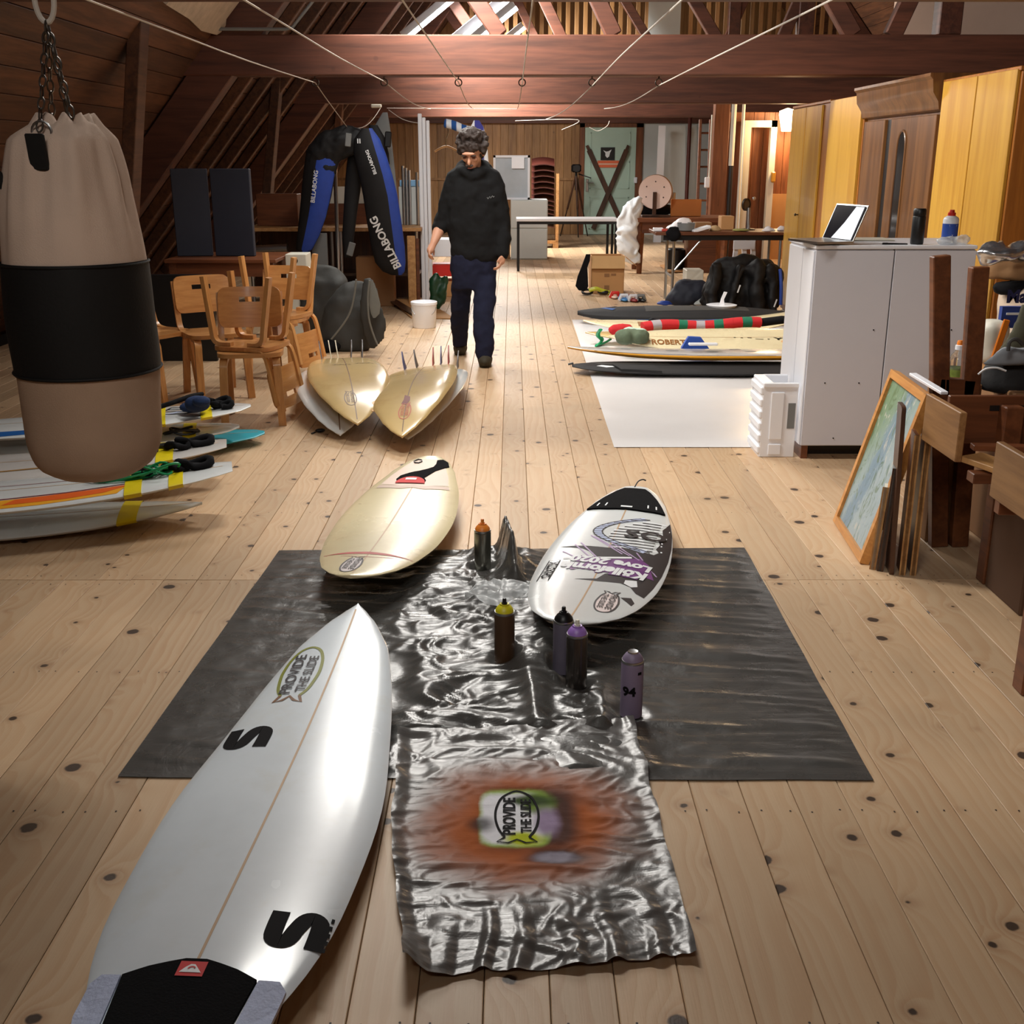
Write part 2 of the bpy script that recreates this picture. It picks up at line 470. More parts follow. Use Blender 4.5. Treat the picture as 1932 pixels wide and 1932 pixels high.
# trusses
def bar_y(mb, p0, p1, w, h):
    """a timber lying in a cross section (XZ plane): h deep in that plane, w thick along y"""
    p0 = V(p0); p1 = V(p1); d = (p1-p0); L = d.length; d.normalize(); n = V((-d.z, 0, d.x))
    return mb.box((p0+p1)/2, (L, w, h), Matrix((d, V((0, 1, 0)), n)).transposed(), 0, .008)
TY = [.35, 5.45, 10.5, 15.65, 20.7]
for i, y in enumerate(TY):
    t = thing('trim_%d' % (i+1), None, None, (0, y, 2.25), kind='structure')
    mb = MB().bb((-3.15, y, 2.25), (7.4, y+.24, 2.585), 0, .01); mb.build('tie_beam', m_beamx, t, 0)
    for s in (-1, 1):
        bar_y(MB(), slope_pt(-2.85, SH/2, s)+V((0, y+.12, 0)), slope_pt(7.25, SH/2, s)+V((0, y+.12, 0)), .2, SH-.02).build('rafter', m_beamx, t, 0)
    # lower corbel on the left end of the tie
    if y > 8:
        for (pa, pb, w, h) in (((-.1, 2.585), (-1.3, 4.2), .12, .14), ((.9, 2.585), (-.1, 4.5), .12, .14), ((3.0, 2.585), (1.75, 4.4), .12, .15), ((3.35, 2.585), (4.0, 4.2), .12, .15), ((4.9, 2.585), (5.9, 3.7), .12, .15)):
            bar_y(MB(), (pa[0], y+.12, pa[1]), (pb[0], y+.12, pb[1]), w, h).build('brace', m_beamx, t, 0)
        MB().bb((3.72, y+.02, 2.585), (3.92, y+.2, 5.4), 0, .008).build('king_post', m_beam, t, 0)
# purlins, common rafters, leaning struts on the left slope
t = thing('trim_6', None, None, (-2.7, 0, 2.585), kind='structure')
MB().bb((-2.86, YF, 2.585), (-2.64, YB, 2.82), 0, .01).build('purlin', m_beam, t, 0)
MB().tube([(-2.6, .5, 2.66), (-2.6, 10.4, 2.66)], .012).build('conduit', m_grey, t)
MB().tube([(-2.6, 10.42, 2.62), (-1.95, 10.44, 2.62), (-1.9, 10.46, 2.64), (-1.62, 10.46, 2.95)], .014).build('conduit', m_grey, t)
y = 11.4
while y < 24:
    if min(abs(y-q-.12) for q in TY) > .3:
        bar_y(MB(), slope_pt(-2.95, SH-.06)+V((0, y, 0)), slope_pt(7.0, SH-.06)+V((0, y, 0)), .09, .11)  .build('common_rafter', m_roof, t, 0)
    y += .85
for y in (3.8, 8.85, 13.95, 19.0):
    mb = MB().bar((-2.72, y, 2.585), (-3.12, y, .02), .2, .1, 0, (1, 0, 0), .006); mb.build('leaning_strut', m_roof, t, 0)
# bag hanger between the first ties
MB().bb((-1.24, .35, 2.585), (-1.08, 5.69, 2.72), 0, .008).build('joist', m_beam, t, 0)
# back wall
wb = struct('wall_back', MB().bb((-5.2, YB+.03, 0), (9.2, YB+.3, 8.4)), m_wallw)
bw = {}
def vboards(par, x0, x1, y, z0, z1, w, mat, face=1, plane='y', name='wall_board'):
    n = max(1, round((x1-x0)/w)); w = (x1-x0)/n
    key = (round(w, 4), round(z1-z0, 3), mat.name)
    if key not in bw:
        me = bpy.data.meshes.new(name); mb = MB().box((0, 0, 0), (w-.004, .022, z1-z0), None, 0, .004)
        me.from_pydata([tuple(p) for p in mb.v], [], mb.f); me.materials.append(mat); fin(me, 0); bw[key] = me
    for i in range(n):
        o = bpy.data.objects.new(name, bw[key]); link(o, par)
        c = x0+w*(i+.5)
        o.location = (c, y, (z0+z1)/2) if plane == 'y' else (y, c, (z0+z1)/2)
        if plane == 'x': o.rotation_euler = (0, 0, math.pi/2)
vboards(wb, -4.4, 1.42, YB+.018, 0, 2.3, .165, m_wallw)
MB().bb((-4.4, YB-.02, 1.12), (1.4, YB+.008, 1.17)).build('dado_rail', m_wallw, wb, 0)
MB().bb((-4.4, YB-.12, 2.26), (9, YB+.02, 2.42)).build('header', m_beamx, wb, 0)
MB().bb((2.72, YB-.04, 0), (5.2, YB+.02, 2.4)).build('plaster_panel', m_greywall, wb, 0)
# slatted screen over the far tie beam
sc_t = thing('trim_7', None, None, (2.0, 20.98, 2.585), kind='structure')
sm_ = bpy.data.meshes.new('slat'); mb = MB().box((0, 0, 0), (.075, .03, 2.5), None, 0, .004)
sm_.from_pydata([tuple(p) for p in mb.v], [], mb.f); sm_.materials.append(m_wallw); fin(sm_, 0)
x = -.7
while x < 6.3:
    if not (2.35 < x < 2.95):
        o = bpy.data.objects.new('slat', sm_); link(o, sc_t); o.location = (x-2.0, 0, 1.25)
    x += .152
MB().bb((-.8, 21.02, 3.3), (6.4, 21.08, 3.4)).build('slat_rail', m_beamx, sc_t, 0)
MB().bb((2.36, 20.96, 2.585), (2.92, 21.0, 5.1)).build('pale_panel', m_greywall, sc_t, 0)
# wall behind the camera
struct('wall_front', MB().bb((-5.2, YF-.2, 0), (9.2, YF, 8.4)), m_roof)
# right-hand knee wall of upright boards, and the panelled wall with the lamp
kw = struct('wall_right_knee', MB().bb((4.64, YF, 0), (4.75, 18.5, 2.25)), m_wallw)
vboards(kw, 3.0, 18.4, 4.62, 0, 2.25, .2, m_wallw, plane='x')
pw = struct('wall_panelled', MB().bb((3.28, 18.53, 0), (4.7, 18.62, 2.25)), m_wallr)
vboards(pw, 3.3, 4.62, 18.51, 0, 2.25, .165, m_wallr)
MB().bb((4.05, 18.44, 0), (4.62, 18.49, 1.02)).build('plywood_panel', m_card, pw, 0)
# plaster wall up right, above the tie
struct('wall_plaster', MB().bb((3.95, 12.4, 2.59), (7.0, 12.55, 5.4)), m_plaster)
# window-less pale insulation between the rafters up left
t2 = thing('trim_8', None, None, (-2.0, 11.5, 3.0), kind='structure')
def slope_hit(px, py, off):
    d = ray(px, py); o_ = V((0, 0, CAMH)); q = slope_pt(0, off); t_ = (q-o_).dot(nI)/d.dot(nI); return o_+d*t_
pq = [slope_hit(x, y, SH-.01) for x, y in ((305, 2), (350, 30), (372, 52), (402, 60), (418, 50), (420, 30), (450, -10), (330, -30))]
MB().prism(pq, nI*.04).build('lime_patch', M('crumbling_lime', (186, 170, 150), .9, var=.35, scale=9, bump=.8, bscale=14), t2, 0)
# post with pipes left of the panelled wall
pt = thing('trim_9', None, None, (3.22, 18.2, 0), kind='structure')
MB().bb((3.13, 18.2, 0), (3.36, 18.4, 2.6), 0, .006).build('post', m_wallr, pt, 0)
MB().tube([(3.4, 18.1, 0), (3.4, 18.1, 2.3)], .035).build('pipe', m_black, pt)
MB().tube([(3.4, 18.1, 1.45), (3.4, 18.1, 2.6)], .04).build('pipe', m_offwhite, pt)
MB().tube([(3.55, 18.12, .4), (3.55, 18.12, 2.6)], .025).build('pipe', m_offwhite, pt)
MB().tube([(3.09, 18.22, 1.2), (3.09, 18.22, 2.2)], .014).build('conduit', m_offwhite, pt)
MB().box((3.06, 18.2, 1.2), (.08, .05, .16), None, 0, .01).build('switch_box', m_whiteplastic, pt)
# white-painted open door frame in front of the panelled wall
df = thing('door_2', None, None, (3.8, 18.3, 0), kind='structure')
MB().bb((3.62, 18.28, 0), (3.72, 18.42, 2.02)).build('jamb', m_offwhite, df, 0)
MB().bb((4.03, 18.28, 0), (4.12, 18.42, 2.12)).build('jamb', m_offwhite, df, 0)
MB().bb((3.62, 18.28, 2.02), (4.12, 18.42, 2.12)).build('lintel', m_offwhite, df, 0)
MB().box((4.1, 18.25, 1.28), (.07, .06, .16), None, 0, .015).build('yellow_cap', m_yellow, df)
MB().lathe([(.0, 0), (.03, .01), (.03, .05), (.0, .06)], 10, (3.86, 18.47, .95), (R(90), 0, 0)).build('knob', m_steel, df)
# mint door
dr = thing('door_1', 'pale mint panelled door in the board wall', None, (2.05, YB-.04, 0), kind='structure')
dx0, dx1 = 1.52, 2.6
MB().bb((dx0, YB-.06, .01), (dx1, YB-.01, 2.18), 0, .004).build('door_leaf', m_mint, dr, 0)
for (a, b) in ((.12, .78), (.95, 1.5), (1.62, 2.08)):
    mb = MB()
    for (lo, hi) in (((dx0+.12, a), (dx1-.12, a+.02)), ((dx0+.12, b-.02), (dx1-.12, b)), ((dx0+.12, a), (dx0+.14, b)), ((dx1-.14, a), (dx1-.12, b))):
        mb.bb((lo[0], YB-.072, lo[1]), (hi[0], YB-.058, hi[1]))
    mb.build('panel_moulding', m_mint, dr, 0)
for x0, x1 in ((dx0-.1, dx0), (dx1, dx1+.14)):
    MB().bb((x0, YB-.08, 0), (x1, YB, 2.28)).build('door_frame', m_wallr, dr, 0)
MB().bb((dx0-.1, YB-.08, 2.18), (dx1+.14, YB, 2.28)).build('door_frame', m_wallr, dr, 0)
hb = MB().box((dx0+.07, YB-.075, 1.02), (.05, .02, .26), None, 0, .004); hb.tube([(dx0+.07, YB-.09, 1.08), (dx0+.07, YB-.14, 1.08), (dx0+.2, YB-.14, 1.07)], .012)
hb.build('door_handle', m_steel, dr)
# ------------------------------------------------------------------ lamps
m_tube = EMIT('lit_tube', (1.0, .98, .95), TUBE_EMIT)
A0 = YP(955, 0, 15.2); A1 = YP(868, 72, 15.2); dT = (A1-A0).normalized()
B0 = YP(850, 0, 15.35); C0 = YP(968, 18, 15.05)
tubes = [(A0-dT*.35, A0+dT*.95), (B0-dT*.5, B0+dT*.75), (C0-dT*.05, C0+dT*.7)]
names = {-15.3: 'behind the viewer', -10.2: 'over the black sheet', -7.7: 'over the bottom-up boards', -5.1: 'over the walking man', 0: 'over the second beam', 5.0: 'at the far screen'}
for dy, wh in names.items():
    for k, (p, q) in enumerate(tubes):
        if k == 2 and dy != 0: continue
        sh = V((0, dy, 0)); p_ = p+sh; q_ = q+sh; c = (p_+q_)/2
        th = thing('fluorescent_lamp', ('upper', 'left', 'short right')[k]+' sloping fluorescent lamp '+wh, 'lamp', c, group='fluorescent roof lamps')
        nn = V((-dT.z, 0, dT.x)); nn = nn if nn.z > 0 else -nn
        MB().bar(p_+nn*.05, q_+nn*.05, .09, .05, 0, (0, 1, 0), .006).build('lamp_housing', m_white, th, 0)
        MB().tube([p_-nn*.012, q_-nn*.012], .03, 10).build('lamp_tube', m_tube, th)
        if k < 2:
            ld = bpy.data.lights.new('fluorescent_light', 'AREA'); ld.shape = 'RECTANGLE'; ld.size = (q_-p_).length; ld.size_y = .07
            ld.energy = LAMP_POWER*{-15.3: .75, -10.2: .62, -7.7: .6, 5.0: 2.6}.get(dy, 1.0); ld.color = (1.0, .965, .90)
            lo = bpy.data.objects.new('fluorescent_light', ld); link(lo, th)
            x = dT; z = nn; yv = z.cross(x)
            lo.matrix_local = Matrix.Translation(-nn*.05) @ Matrix((x, yv, z)).transposed().to_4x4()
# warm wall lamp on the panelled wall
wlp = thing('wall_lamp', 'glowing warm square wall lamp above the yellow wardrobes', 'lamp', (4.28, 18.35, 2.1))
m_glow = EMIT('lit_shade', (1.0, .74, .42), 14.0)
MB().lathe([(.09, -.14), (.15, .1), (.15, .16), (.02, .2)], 4, (4.27, 18.3, 2.1), (0, 0, R(45))).build('lamp_shade', m_glow, wlp, 0)
MB().bar((4.27, 18.3, 2.28), (4.27, 18.5, 2.24), .03, .03).build('lamp_bracket', m_darkwood, wlp, 0)
pl = bpy.data.lights.new('warm_light', 'POINT'); pl.energy = 120; pl.color = (1, .68, .36); pl.shadow_soft_size = .12
plo = bpy.data.objects.new('warm_light', pl); link(plo, wlp); plo.location = (-.01, -.28, -.02)
# ------------------------------------------------------------------ washing-line ropes through eye screws
ropes = [((595, 158), (655, 240), 12.0), ((725, 160), (812, 206), None), ((865, 156), (893, 205), None), ((985, 178), (975, 206), None), ((1117, 156), (1030, 225), None), ((1243, 156), (1140, 205), None)]
pos = ['first', 'second', 'third', 'fourth', 'fifth', 'sixth']
for i, ((ax, ay), (bx, by), yy) in enumerate(ropes):
    x0 = YP(ax, ay, 10.62).x
    t = thing('rope', pos[i]+' white washing line from the left, threaded through an eye under the beam', 'rope', (x0, 10.62, 2.19), group='washing lines')
    pts = [V((x0, y, 2.19+.02*math.sin(y*3+i))) for y in (.4, 2, 4, 6, 8, 10.62)]
    if yy:
        e = YP(bx, by, yy); pts = curve_pts(pts, 3)+[lerp(V((x0, 10.62, 2.19)), e, k/4) for k in range(1, 5)]
        e2 = V((x0+.02, 15.6, 2.19)); q = [lerp(e, e2, k/8)-V((0, 0, .1*math.sin(math.pi*k/8))) for k in range(1, 9)]; pts += q
    else:
        e2 = V((YP(bx, by, 15.55).x, 15.55, YP(bx, by, 15.55).z)); pts = curve_pts(pts, 3)
        s0 = pts[-1]; pts += [lerp(s0, e2, k/8)-V((0, 0, .05*math.sin(math.pi*k/8))) for k in range(1, 9)]
    MB().tube(pts, .0045, 6).build('line', m_rope, t)
    MB().tube([V((x0+.03*math.cos(a), 10.62, 2.2+.03*math.sin(a))) for a in [k*math.pi/6 for k in range(12)]], .006, 6, closed=True).tube([(x0, 10.62, 2.23), (x0, 10.62, 2.26)], .006).build('eye_screw', m_darksteel, t)
tr = MB().tube(curve_pts([YP(730, 204, 15.5), YP(890, 205, 15.5), YP(975, 206, 15.5)], 6), .0045, 6).build('rope', m_rope); tag(tr, 'white line strung level along the second beam', 'rope')
tr = MB().tube(curve_pts([YP(733, 207, 13.0), YP(760, 225, 13.0), YP(790, 232, 13.0), YP(810, 229, 13)], 6), .0045, 6).build('rope', m_rope); tag(tr, 'slack loose rope end left of the white posts', 'rope')
tr = MB().tube(curve_pts([YP(972, 228, 20.5), YP(1090, 226, 20.5), YP(1060, 245, 20.5)], 6), .006, 6).build('rope', m_rope); tag(tr, 'thin rope kinked under the far beam left of the door', 'rope')
tr = MB().tube(curve_pts([YP(1112, 240, 20.5), YP(1128, 247, 20.5), YP(1145, 238, 20.5), YP(1150, 228, 20.5)], 6), .006, 6).build('rope', m_rope); tag(tr, 'short rope loop hanging right above the mint door', 'rope')
# ------------------------------------------------------------------ flat shapes, lettering
def tri_poly(polys, maxe=.03, holes=()):
    """polygon(s) in 2D -> fine triangles; returns verts, faces"""
    bm = bmesh.new()
    for poly in polys:
        es = []; vs = [bm.verts.new((p[0], p[1], 0)) for p in poly]
        for i in range(len(vs)): es.append(bm.edges.new((vs[i], vs[(i+1) % len(vs)])))
        if len(polys) == 1 or not holes: bmesh.ops.triangle_fill(bm, edges=es, use_beauty=True, use_dissolve=False)
    if holes: bmesh.ops.triangle_fill(bm, edges=bm.edges[:], use_beauty=True)
    for _ in range(5):
        le = [e for e in bm.edges if e.calc_length() > maxe]
        if not le: break
        bmesh.ops.subdivide_edges(bm, edges=le, cuts=1, use_grid_fill=False)
        bmesh.ops.triangulate(bm, faces=[f for f in bm.faces if len(f.verts) > 3])
    bm.verts.index_update()
    vs = [V((v.co.x, v.co.y)) for v in bm.verts]; fs = [tuple(v.index for v in f.verts) for f in bm.faces]
    bm.free(); return vs, fs
TXT = {}
def text2d(s, bold=0.0, sp=1.0):
    """letters in 2D, 1 unit high, centred"""
    k = (s, bold, sp)
    if k not in TXT:
        c = bpy.data.curves.new('t', 'FONT'); c.body = s; c.size = 1.0; c.align_x = 'CENTER'; c.align_y = 'CENTER'; c.offset = bold; c.resolution_u = 3; c.space_character = sp
        me = tmp_eval(c)
        vs = [V((v.co.x, v.co.y)) for v in me.vertices]; fs = [tuple(p.vertices) for p in me.polygons]
        xs = [v.x for v in vs]; ys = [v.y for v in vs]; h = max(ys)-min(ys)
        vs = [V(((v.x-(min(xs)+max(xs))/2)/h, (v.y-(min(ys)+max(ys))/2)/h)) for v in vs]
        TXT[k] = (vs, fs)
    return TXT[k]
def stroke(pts, w):
    """2D polyline of given width -> verts, faces (quads)"""
    n = len(pts); vs = []; fs = []; pts = [V(p) for p in pts]
    for i, p in enumerate(pts):
        t = pts[min(i+1, n-1)]-pts[max(0, i-1)]; t = t.normalized() if t.length else V((1, 0))
        nrm = V((-t.y, t.x))*w/2; vs += [p+nrm, p-nrm]
    for i in range(n-1): fs.append((2*i, 2*i+1, 2*i+3, 2*i+2))
    return vs, fs
def ellipse(cx, cy, rx, ry, n=24, a0=0, a1=2*math.pi):
    return [(cx+rx*math.cos(a0+(a1-a0)*k/n), cy+ry*math.sin(a0+(a1-a0)*k/n)) for k in range(n+1)]
# ------------------------------------------------------------------ surfboards
class Board:
    """s runs from tail (0) to nose (L) along +y; x across; z up"""
    def __init__(b, name, label, L, prof, T, rn, rt, loc, yaw, pitch=0, roll=0, mats=None, flip=False, group='surfboards', stringer=True, rail=None, swallow=0, cat='surfboard', hull='deck', peak=.5):
        b.L, b.prof, b.T, b.rn, b.rt, b.sw, b.flip, b.peak = L, prof, T, rn, rt, swallow, flip, peak
        b.t = thing(name, label, cat, loc, (0, 0, 0), group)
        m = Matrix.Translation(V(loc)) @ Matrix.Rotation(yaw, 4, 'Z') @ Matrix.Rotation(pitch, 4, 'X') @ Matrix.Rotation(roll, 4, 'Y')
        if flip: m = m @ Matrix.Translation((0, 0, T)) @ Matrix.Rotation(math.pi, 4, 'Y')
        b.t.rotation_euler = m.to_euler(); b.t.location = m.translation; MW[b.t] = m
        mb = MB(); N = 44; K = 28
        us = [.5-.5*math.cos(math.pi*i/N) for i in range(N+1)]; us[0] = .0; us[-1] = 1.0
        rings = []
        for u in us:
            w_ = max(.0015, b.hw(u)); r = []
            for k in range(K):
                ph = 2*math.pi*k/K; tx = math.cos(ph); x = tx*w_
                if swallow and u < swallow:
                    # cut the tail: pull middle points forward
                    f = (1-abs(tx))**.8
                    r.append(V((x, max(u, swallow*f)*L, b.z(tx, max(u, swallow*f), ph < math.pi))))
                else: r.append(V((x, u*L, b.z(tx, u, ph < math.pi))))
            rings.append(r)
        vs = [p for r in rings for p in r]; fs = []; ms = []
        for i in range(N):
            for k in range(K):
                l = (k+1) % K; fs.append((i*K+k, i*K+l, (i+1)*K+l, (i+1)*K+k))
                ms.append(0 if (k+.5)/K < .5 and abs(math.cos(2*math.pi*(k+.5)/K)) < .93 else 1)
        mb.add(vs, fs); mb.m = ms
        mb.f += [tuple(range(K))[::-1], tuple(N*K+k for k in range(K))]; mb.m += [1, 1]
        mats = mats or [m_boardwhite]
        if rail: mats = [mats[0], rail]
        else: mb.m = [0]*len(mb.m)
        b.hull = mb.build(hull, mats, b.t, 60, local=True)
        if stringer is not None and stringer is not False:
            sd = -1 if flip else 1
            pts = [(0, s) for s in [L*(.03+.95*k/24) for k in range(25)]]
            b.decal('stringer', *stroke(pts, .006), stringer if not isinstance(stringer, bool) else m_stringer, off=.0006, side=sd)
    def hw(b, u): return max(0, interp(b.prof, u))
    def rock(b, u):
        return b.rn*((u-b.peak)/(1-b.peak))**2.3 if u > b.peak else b.rt*((b.peak-u)/b.peak)**2.0
    def th(b, u): return b.T*(1-.75*abs(2*u-1)**2.6)
    def z(b, tx, u, top):
        tx = min(1, abs(tx)); h = b.th(u)
        zc = b.rock(u)+b.T*.5
        return zc+h*(.04+.46*(1-tx**2.6)**.7 if top else .04-.46*(1-tx**5)**.5)
    def surf(b, x, s, side=1):
        u = min(1, max(0, s/b.L)); w_ = max(.002, b.hw(u))
        return b.z(min(.985, abs(x)/w_), u, side > 0)
    def decal(b, name, vs, fs, mat, off=.001, side=1, thick=0, label=None, parent=None):
        sg = side
        top = [V((p[0], p[1], b.surf(p[0], p[1], side)+sg*(off+thick))) for p in vs]
        mb = MB(); mb.add(top, fs)
        if thick:
            n = len(top); mb.add([V((p[0], p[1], b.surf(p[0], p[1], side)-sg*.002)) for p in vs], [])
            cnt = {}
            for f in fs:
                for i in range(len(f)):
                    e = (f[i], f[(i+1) % len(f)]); cnt[tuple(sorted(e))] = cnt.get(tuple(sorted(e)), []) + [e]
            for k, e in cnt.items():
                if len(e) == 1: mb.f.append((e[0][0], e[0][1], e[0][1]+n, e[0][0]+n)); mb.m.append(0)
        o = mb.build(name, mat, parent or b.t, 0 if thick else 60, local=True)
        if label: o['label'] = label
        return o
    def text(b, s, s0, x0, h, mat, ang=90, side=1, name='lettering', bold=.02, sx=1.0, off=.0035):
        """letters centred at (x0,s0); ang: reading direction in degrees, 90 = towards the nose"""
        vs, fs = text2d(s, bold); c, sn = math.cos(R(ang)), math.sin(R(ang)); mx = -1 if side < 0 else 1
        q = []
        for v in vs:
            a, d = v.x*h*sx, v.y*h
            q.append(V((x0+mx*(a*c-d*sn), s0+a*sn+d*c)))
        return b.decal(name, q, fs, mat, off, side)
    def logo(b, s0, x0, h, mats, side=1, filled=None):
        """oval fish outline with two lines of lettering, its tail towards the board's tail"""
        mx = -1 if side < 0 else 1
        w_ = h*.172
        ol = [(w_*.42, -.5), (w_*.72, -.36), (w_*.95, -.12), (w_, .08), (w_*.9, .26), (w_*.6, .43), (0, .52)]
        ol = [(x, y*h) for x, y in [(w_*.5, -.36), (w_*.78, -.25), (w_*.96, -.05), (w_, .1), (w_*.88, .3), (w_*.55, .46), (0, .52)]]
        full = [(-x, y) for x, y in ol]+[(x, y) for x, y in ol[::-1][1:]]
        full = [(x0+mx*p.x, s0+p.y) for p in curve_pts([V((x, y, 0)) for x, y in full], 4)]
        if filled: b.decal('stencil_fill', *tri_poly([full], .03), filled, .0008, side)
        vs, fs = stroke(full, h*.03)
        b.decal('stencil_outline', vs, fs, mats[0], .0014, side)
        tail = [(x0+mx*x, s0+y*h) for x, y in ((-w_*.5, -.36), (-w_*.72, -.47), (-w_*.3, -.44), (0, -.37), (w_*.3, -.44), (w_*.72, -.47), (w_*.5, -.36))]
        b.decal('stencil_tail', *stroke(tail, h*.03), mats[1], .0014, side)
        b.text('PROVIDE', s0+h*.02, x0-mx*w_*.36, h*.105, mats[2], 90, side, sx=1.25)
        b.text('THE SLIDE', s0+h*.02, x0+mx*w_*.40, h*.09, mats[3 if len(mats) > 3 else 2], 90, side, sx=1.15)
    def fin_at(b, s, x, h, base, mat, side=-1, cant=0, name='fin', toe=0):
        z0 = b.surf(x, s, side)
        sg = 1 if side > 0 else -1
        out = [(0, 0), (-.25*base, .45*h), (-.75*base, .9*h), (-.98*base, h), (-1.0*base, .93*h), (-.88*base, .6*h), (-.86*base, .3*h), (-.95*base, 0)]
        mb = MB(); a = math.sin(R(cant)); tt = math.sin(R(toe))
        for t_ in (-1,):
            poly = [V((x+q*a+p*tt-.0035, s+p, z0+sg*(q-.004))) for p, q in out]
            mb.prism(poly, (.007, 0, 0))
        return mb.build(name, mat, b.t, 30, local=True)
def BOARDMAT(name, col, stain=None, st=.3, rough=.2, coat=.7):
    t = NT(name); co = t.coord(); c0 = lin(col); n1 = t.noise(co, 2.2, 5, .6)
    c = t.mix(t.sm(n1, .35, .7), c0, tuple(x*.9 for x in c0))
    if stain: c = t.mix(t.math('MULTIPLY', t.sm(t.noise(co, 5, 5, .7), .5, .72), st), c, lin(stain))
    t.set(Base_Color=c, Roughness=t.math('ADD', t.math('MULTIPLY', n1, .12), rough))
    t.b.inputs['Coat Weight'].default_value = coat; t.b.inputs['Coat Roughness'].default_value = .16
    t.bump(t.noise(co, 9, 2), .04, .01)
    return t.m
m_boardwhite = BOARDMAT('white_fibreglass', (226, 230, 230))
m_boardcool = BOARDMAT('cool_white_fibreglass', (228, 237, 244), (214, 212, 200), .25)
m_boardcream = BOARDMAT('cream_fibreglass', (238, 224, 184), (206, 180, 140), .3, .22)
m_boardyel = BOARDMAT('yellowed_fibreglass', (222, 192, 134), (186, 148, 92), .3, .16)
m_stringer = M('stringer_wood', (184, 150, 112), .4)
m_stringerd = M('dark_stringer', (112, 78, 48), .4)
m_pad = M('traction_foam', (17, 17, 19), .95, var=.3, scale=30, bump=.5, bscale=190, spec=.12)
m_padw = M('white_traction_foam', (186, 196, 224), .8, var=.12, scale=40, bump=.8, bscale=90)
m_padred = M('red_traction_foam', (206, 52, 52), .7)
m_pinkdeck = M('pale_pink_film', (222, 198, 182), .5, var=.05)
m_lt_olive = M('olive_spray', (126, 130, 40), .5); m_lt_pur = M('purple_spray', (116, 78, 120), .5); m_lt_brown = M('brown_spray', (120, 78, 40), .5)
m_lt_dark = M('dark_spray', (40, 34, 40), .5)
FOAMP = [(0, .085), (.05, .135), (.2, .222), (.33, .250), (.48, .254), (.66, .216), (.77, .183), (.88, .136), (.95, .076), (.985, .03), (1, .002)]
# --- the long white board in the foreground
def aim(tail, nose):
    d = V(nose)-V(tail); return -math.atan2(d.x, d.y)
nose = V((-.506, 3.40)); tail = V((-.62, 1.42))
b1 = Board('surfboard', 'long white pointed surfboard with wooden stringer, nearest the camera', (nose-tail).length, FOAMP, .062, .085, .035, (tail.x, tail.y, .02), aim(tail, nose), R(0.4), 0, [m_boardcool], group='surfboards on the black sheet')
L1 = b1.L
b1.logo(L1-.44, -.092, .32, [m_lt_olive, m_lt_brown, m_lt_dark, m_lt_dark])
def s_mark(b, s0, x0, h, ang):
    # bold block S with rounded corners
    path = curve_pts([V((x, y, 0)) for x, y in ((.40, .34), (.05, .35), (-.22, .33), (-.31, .2), (-.24, .08), (0, .01), (.24, -.08), (.31, -.2), (.22, -.33), (-.05, -.35), (-.40, -.34))], 4)
    c, sn = math.cos(R(ang)), math.sin(R(ang))
    pts = [(x0+p.x*h*c-p.y*h*sn, s0+p.x*h*sn+p.y*h*c) for p in path]
    b.decal('block_emblem', *stroke(pts, .29*h), m_lettering_k, .0016, 1)
s_mark(b1, L1-.775, -.150, .125, 90)
s_mark(b1, .455, .165, .125, 90)
for k in range(5): b1.decal('tiny_mark', *stroke([(.228, .405+k*.022), (.228, .418+k*.022)], .006), m_lettering_k, .0016)
def mirror(p): return p+[(-x, y) for x, y in p[::-1] if abs(x) > 1e-6]
# tail pad of three pieces
pc = [(0, .345), (-.02, .345), (-.05, .335), (-.085, .322), (-.118, .305), (-.128, .30), (-.105, .10), (-.05, .05), (.05, .05), (.105, .10), (.128, .30), (.118, .305), (.085, .322), (.05, .335), (.02, .345)]
o = b1.decal('traction_pad', *tri_poly([pc], .025), m_pad, .001, 1, .006, 'black tail pad')
for sg in (-1, 1):
    pp = [(sg*x, y) for x, y in ((.131, .30), (.17, .305), (.186, .285), (.18, .20), (.15, .10), (.112, .10))]
    b1.decal('traction_pad_side', *tri_poly([pp], .03), m_padw, .001, 1, .005, 'white dimpled pad wing')
qx, qy = 0, .315
b1.decal('red_badge', *tri_poly([[(qx-.026, qy-.02), (qx+.026, qy-.02), (qx+.026, qy+.02), (qx-.026, qy+.02)]], .03), m_padred, .0085, 1)
b1.decal('mountain_emblem', *tri_poly([[(qx-.021, qy-.011), (qx+.021, qy-.011), (qx+.012, qy+.001), (qx+.004, qy+.011), (qx-.004, qy+.011), (qx-.012, qy+.003)]], .03), m_lettering_w, .0095, 1)
b1.decal('wave_emblem', *stroke(ellipse(qx+.001, qy-.004, .007, .0075, 8, .5, 2.9), .003), m_padred, .0105, 1)
for x in (-.11, .11): b1.fin_at(.30, x, .11, .11, m_black, -1)
b1.fin_at(.12, 0, .11, .11, m_black, -1)
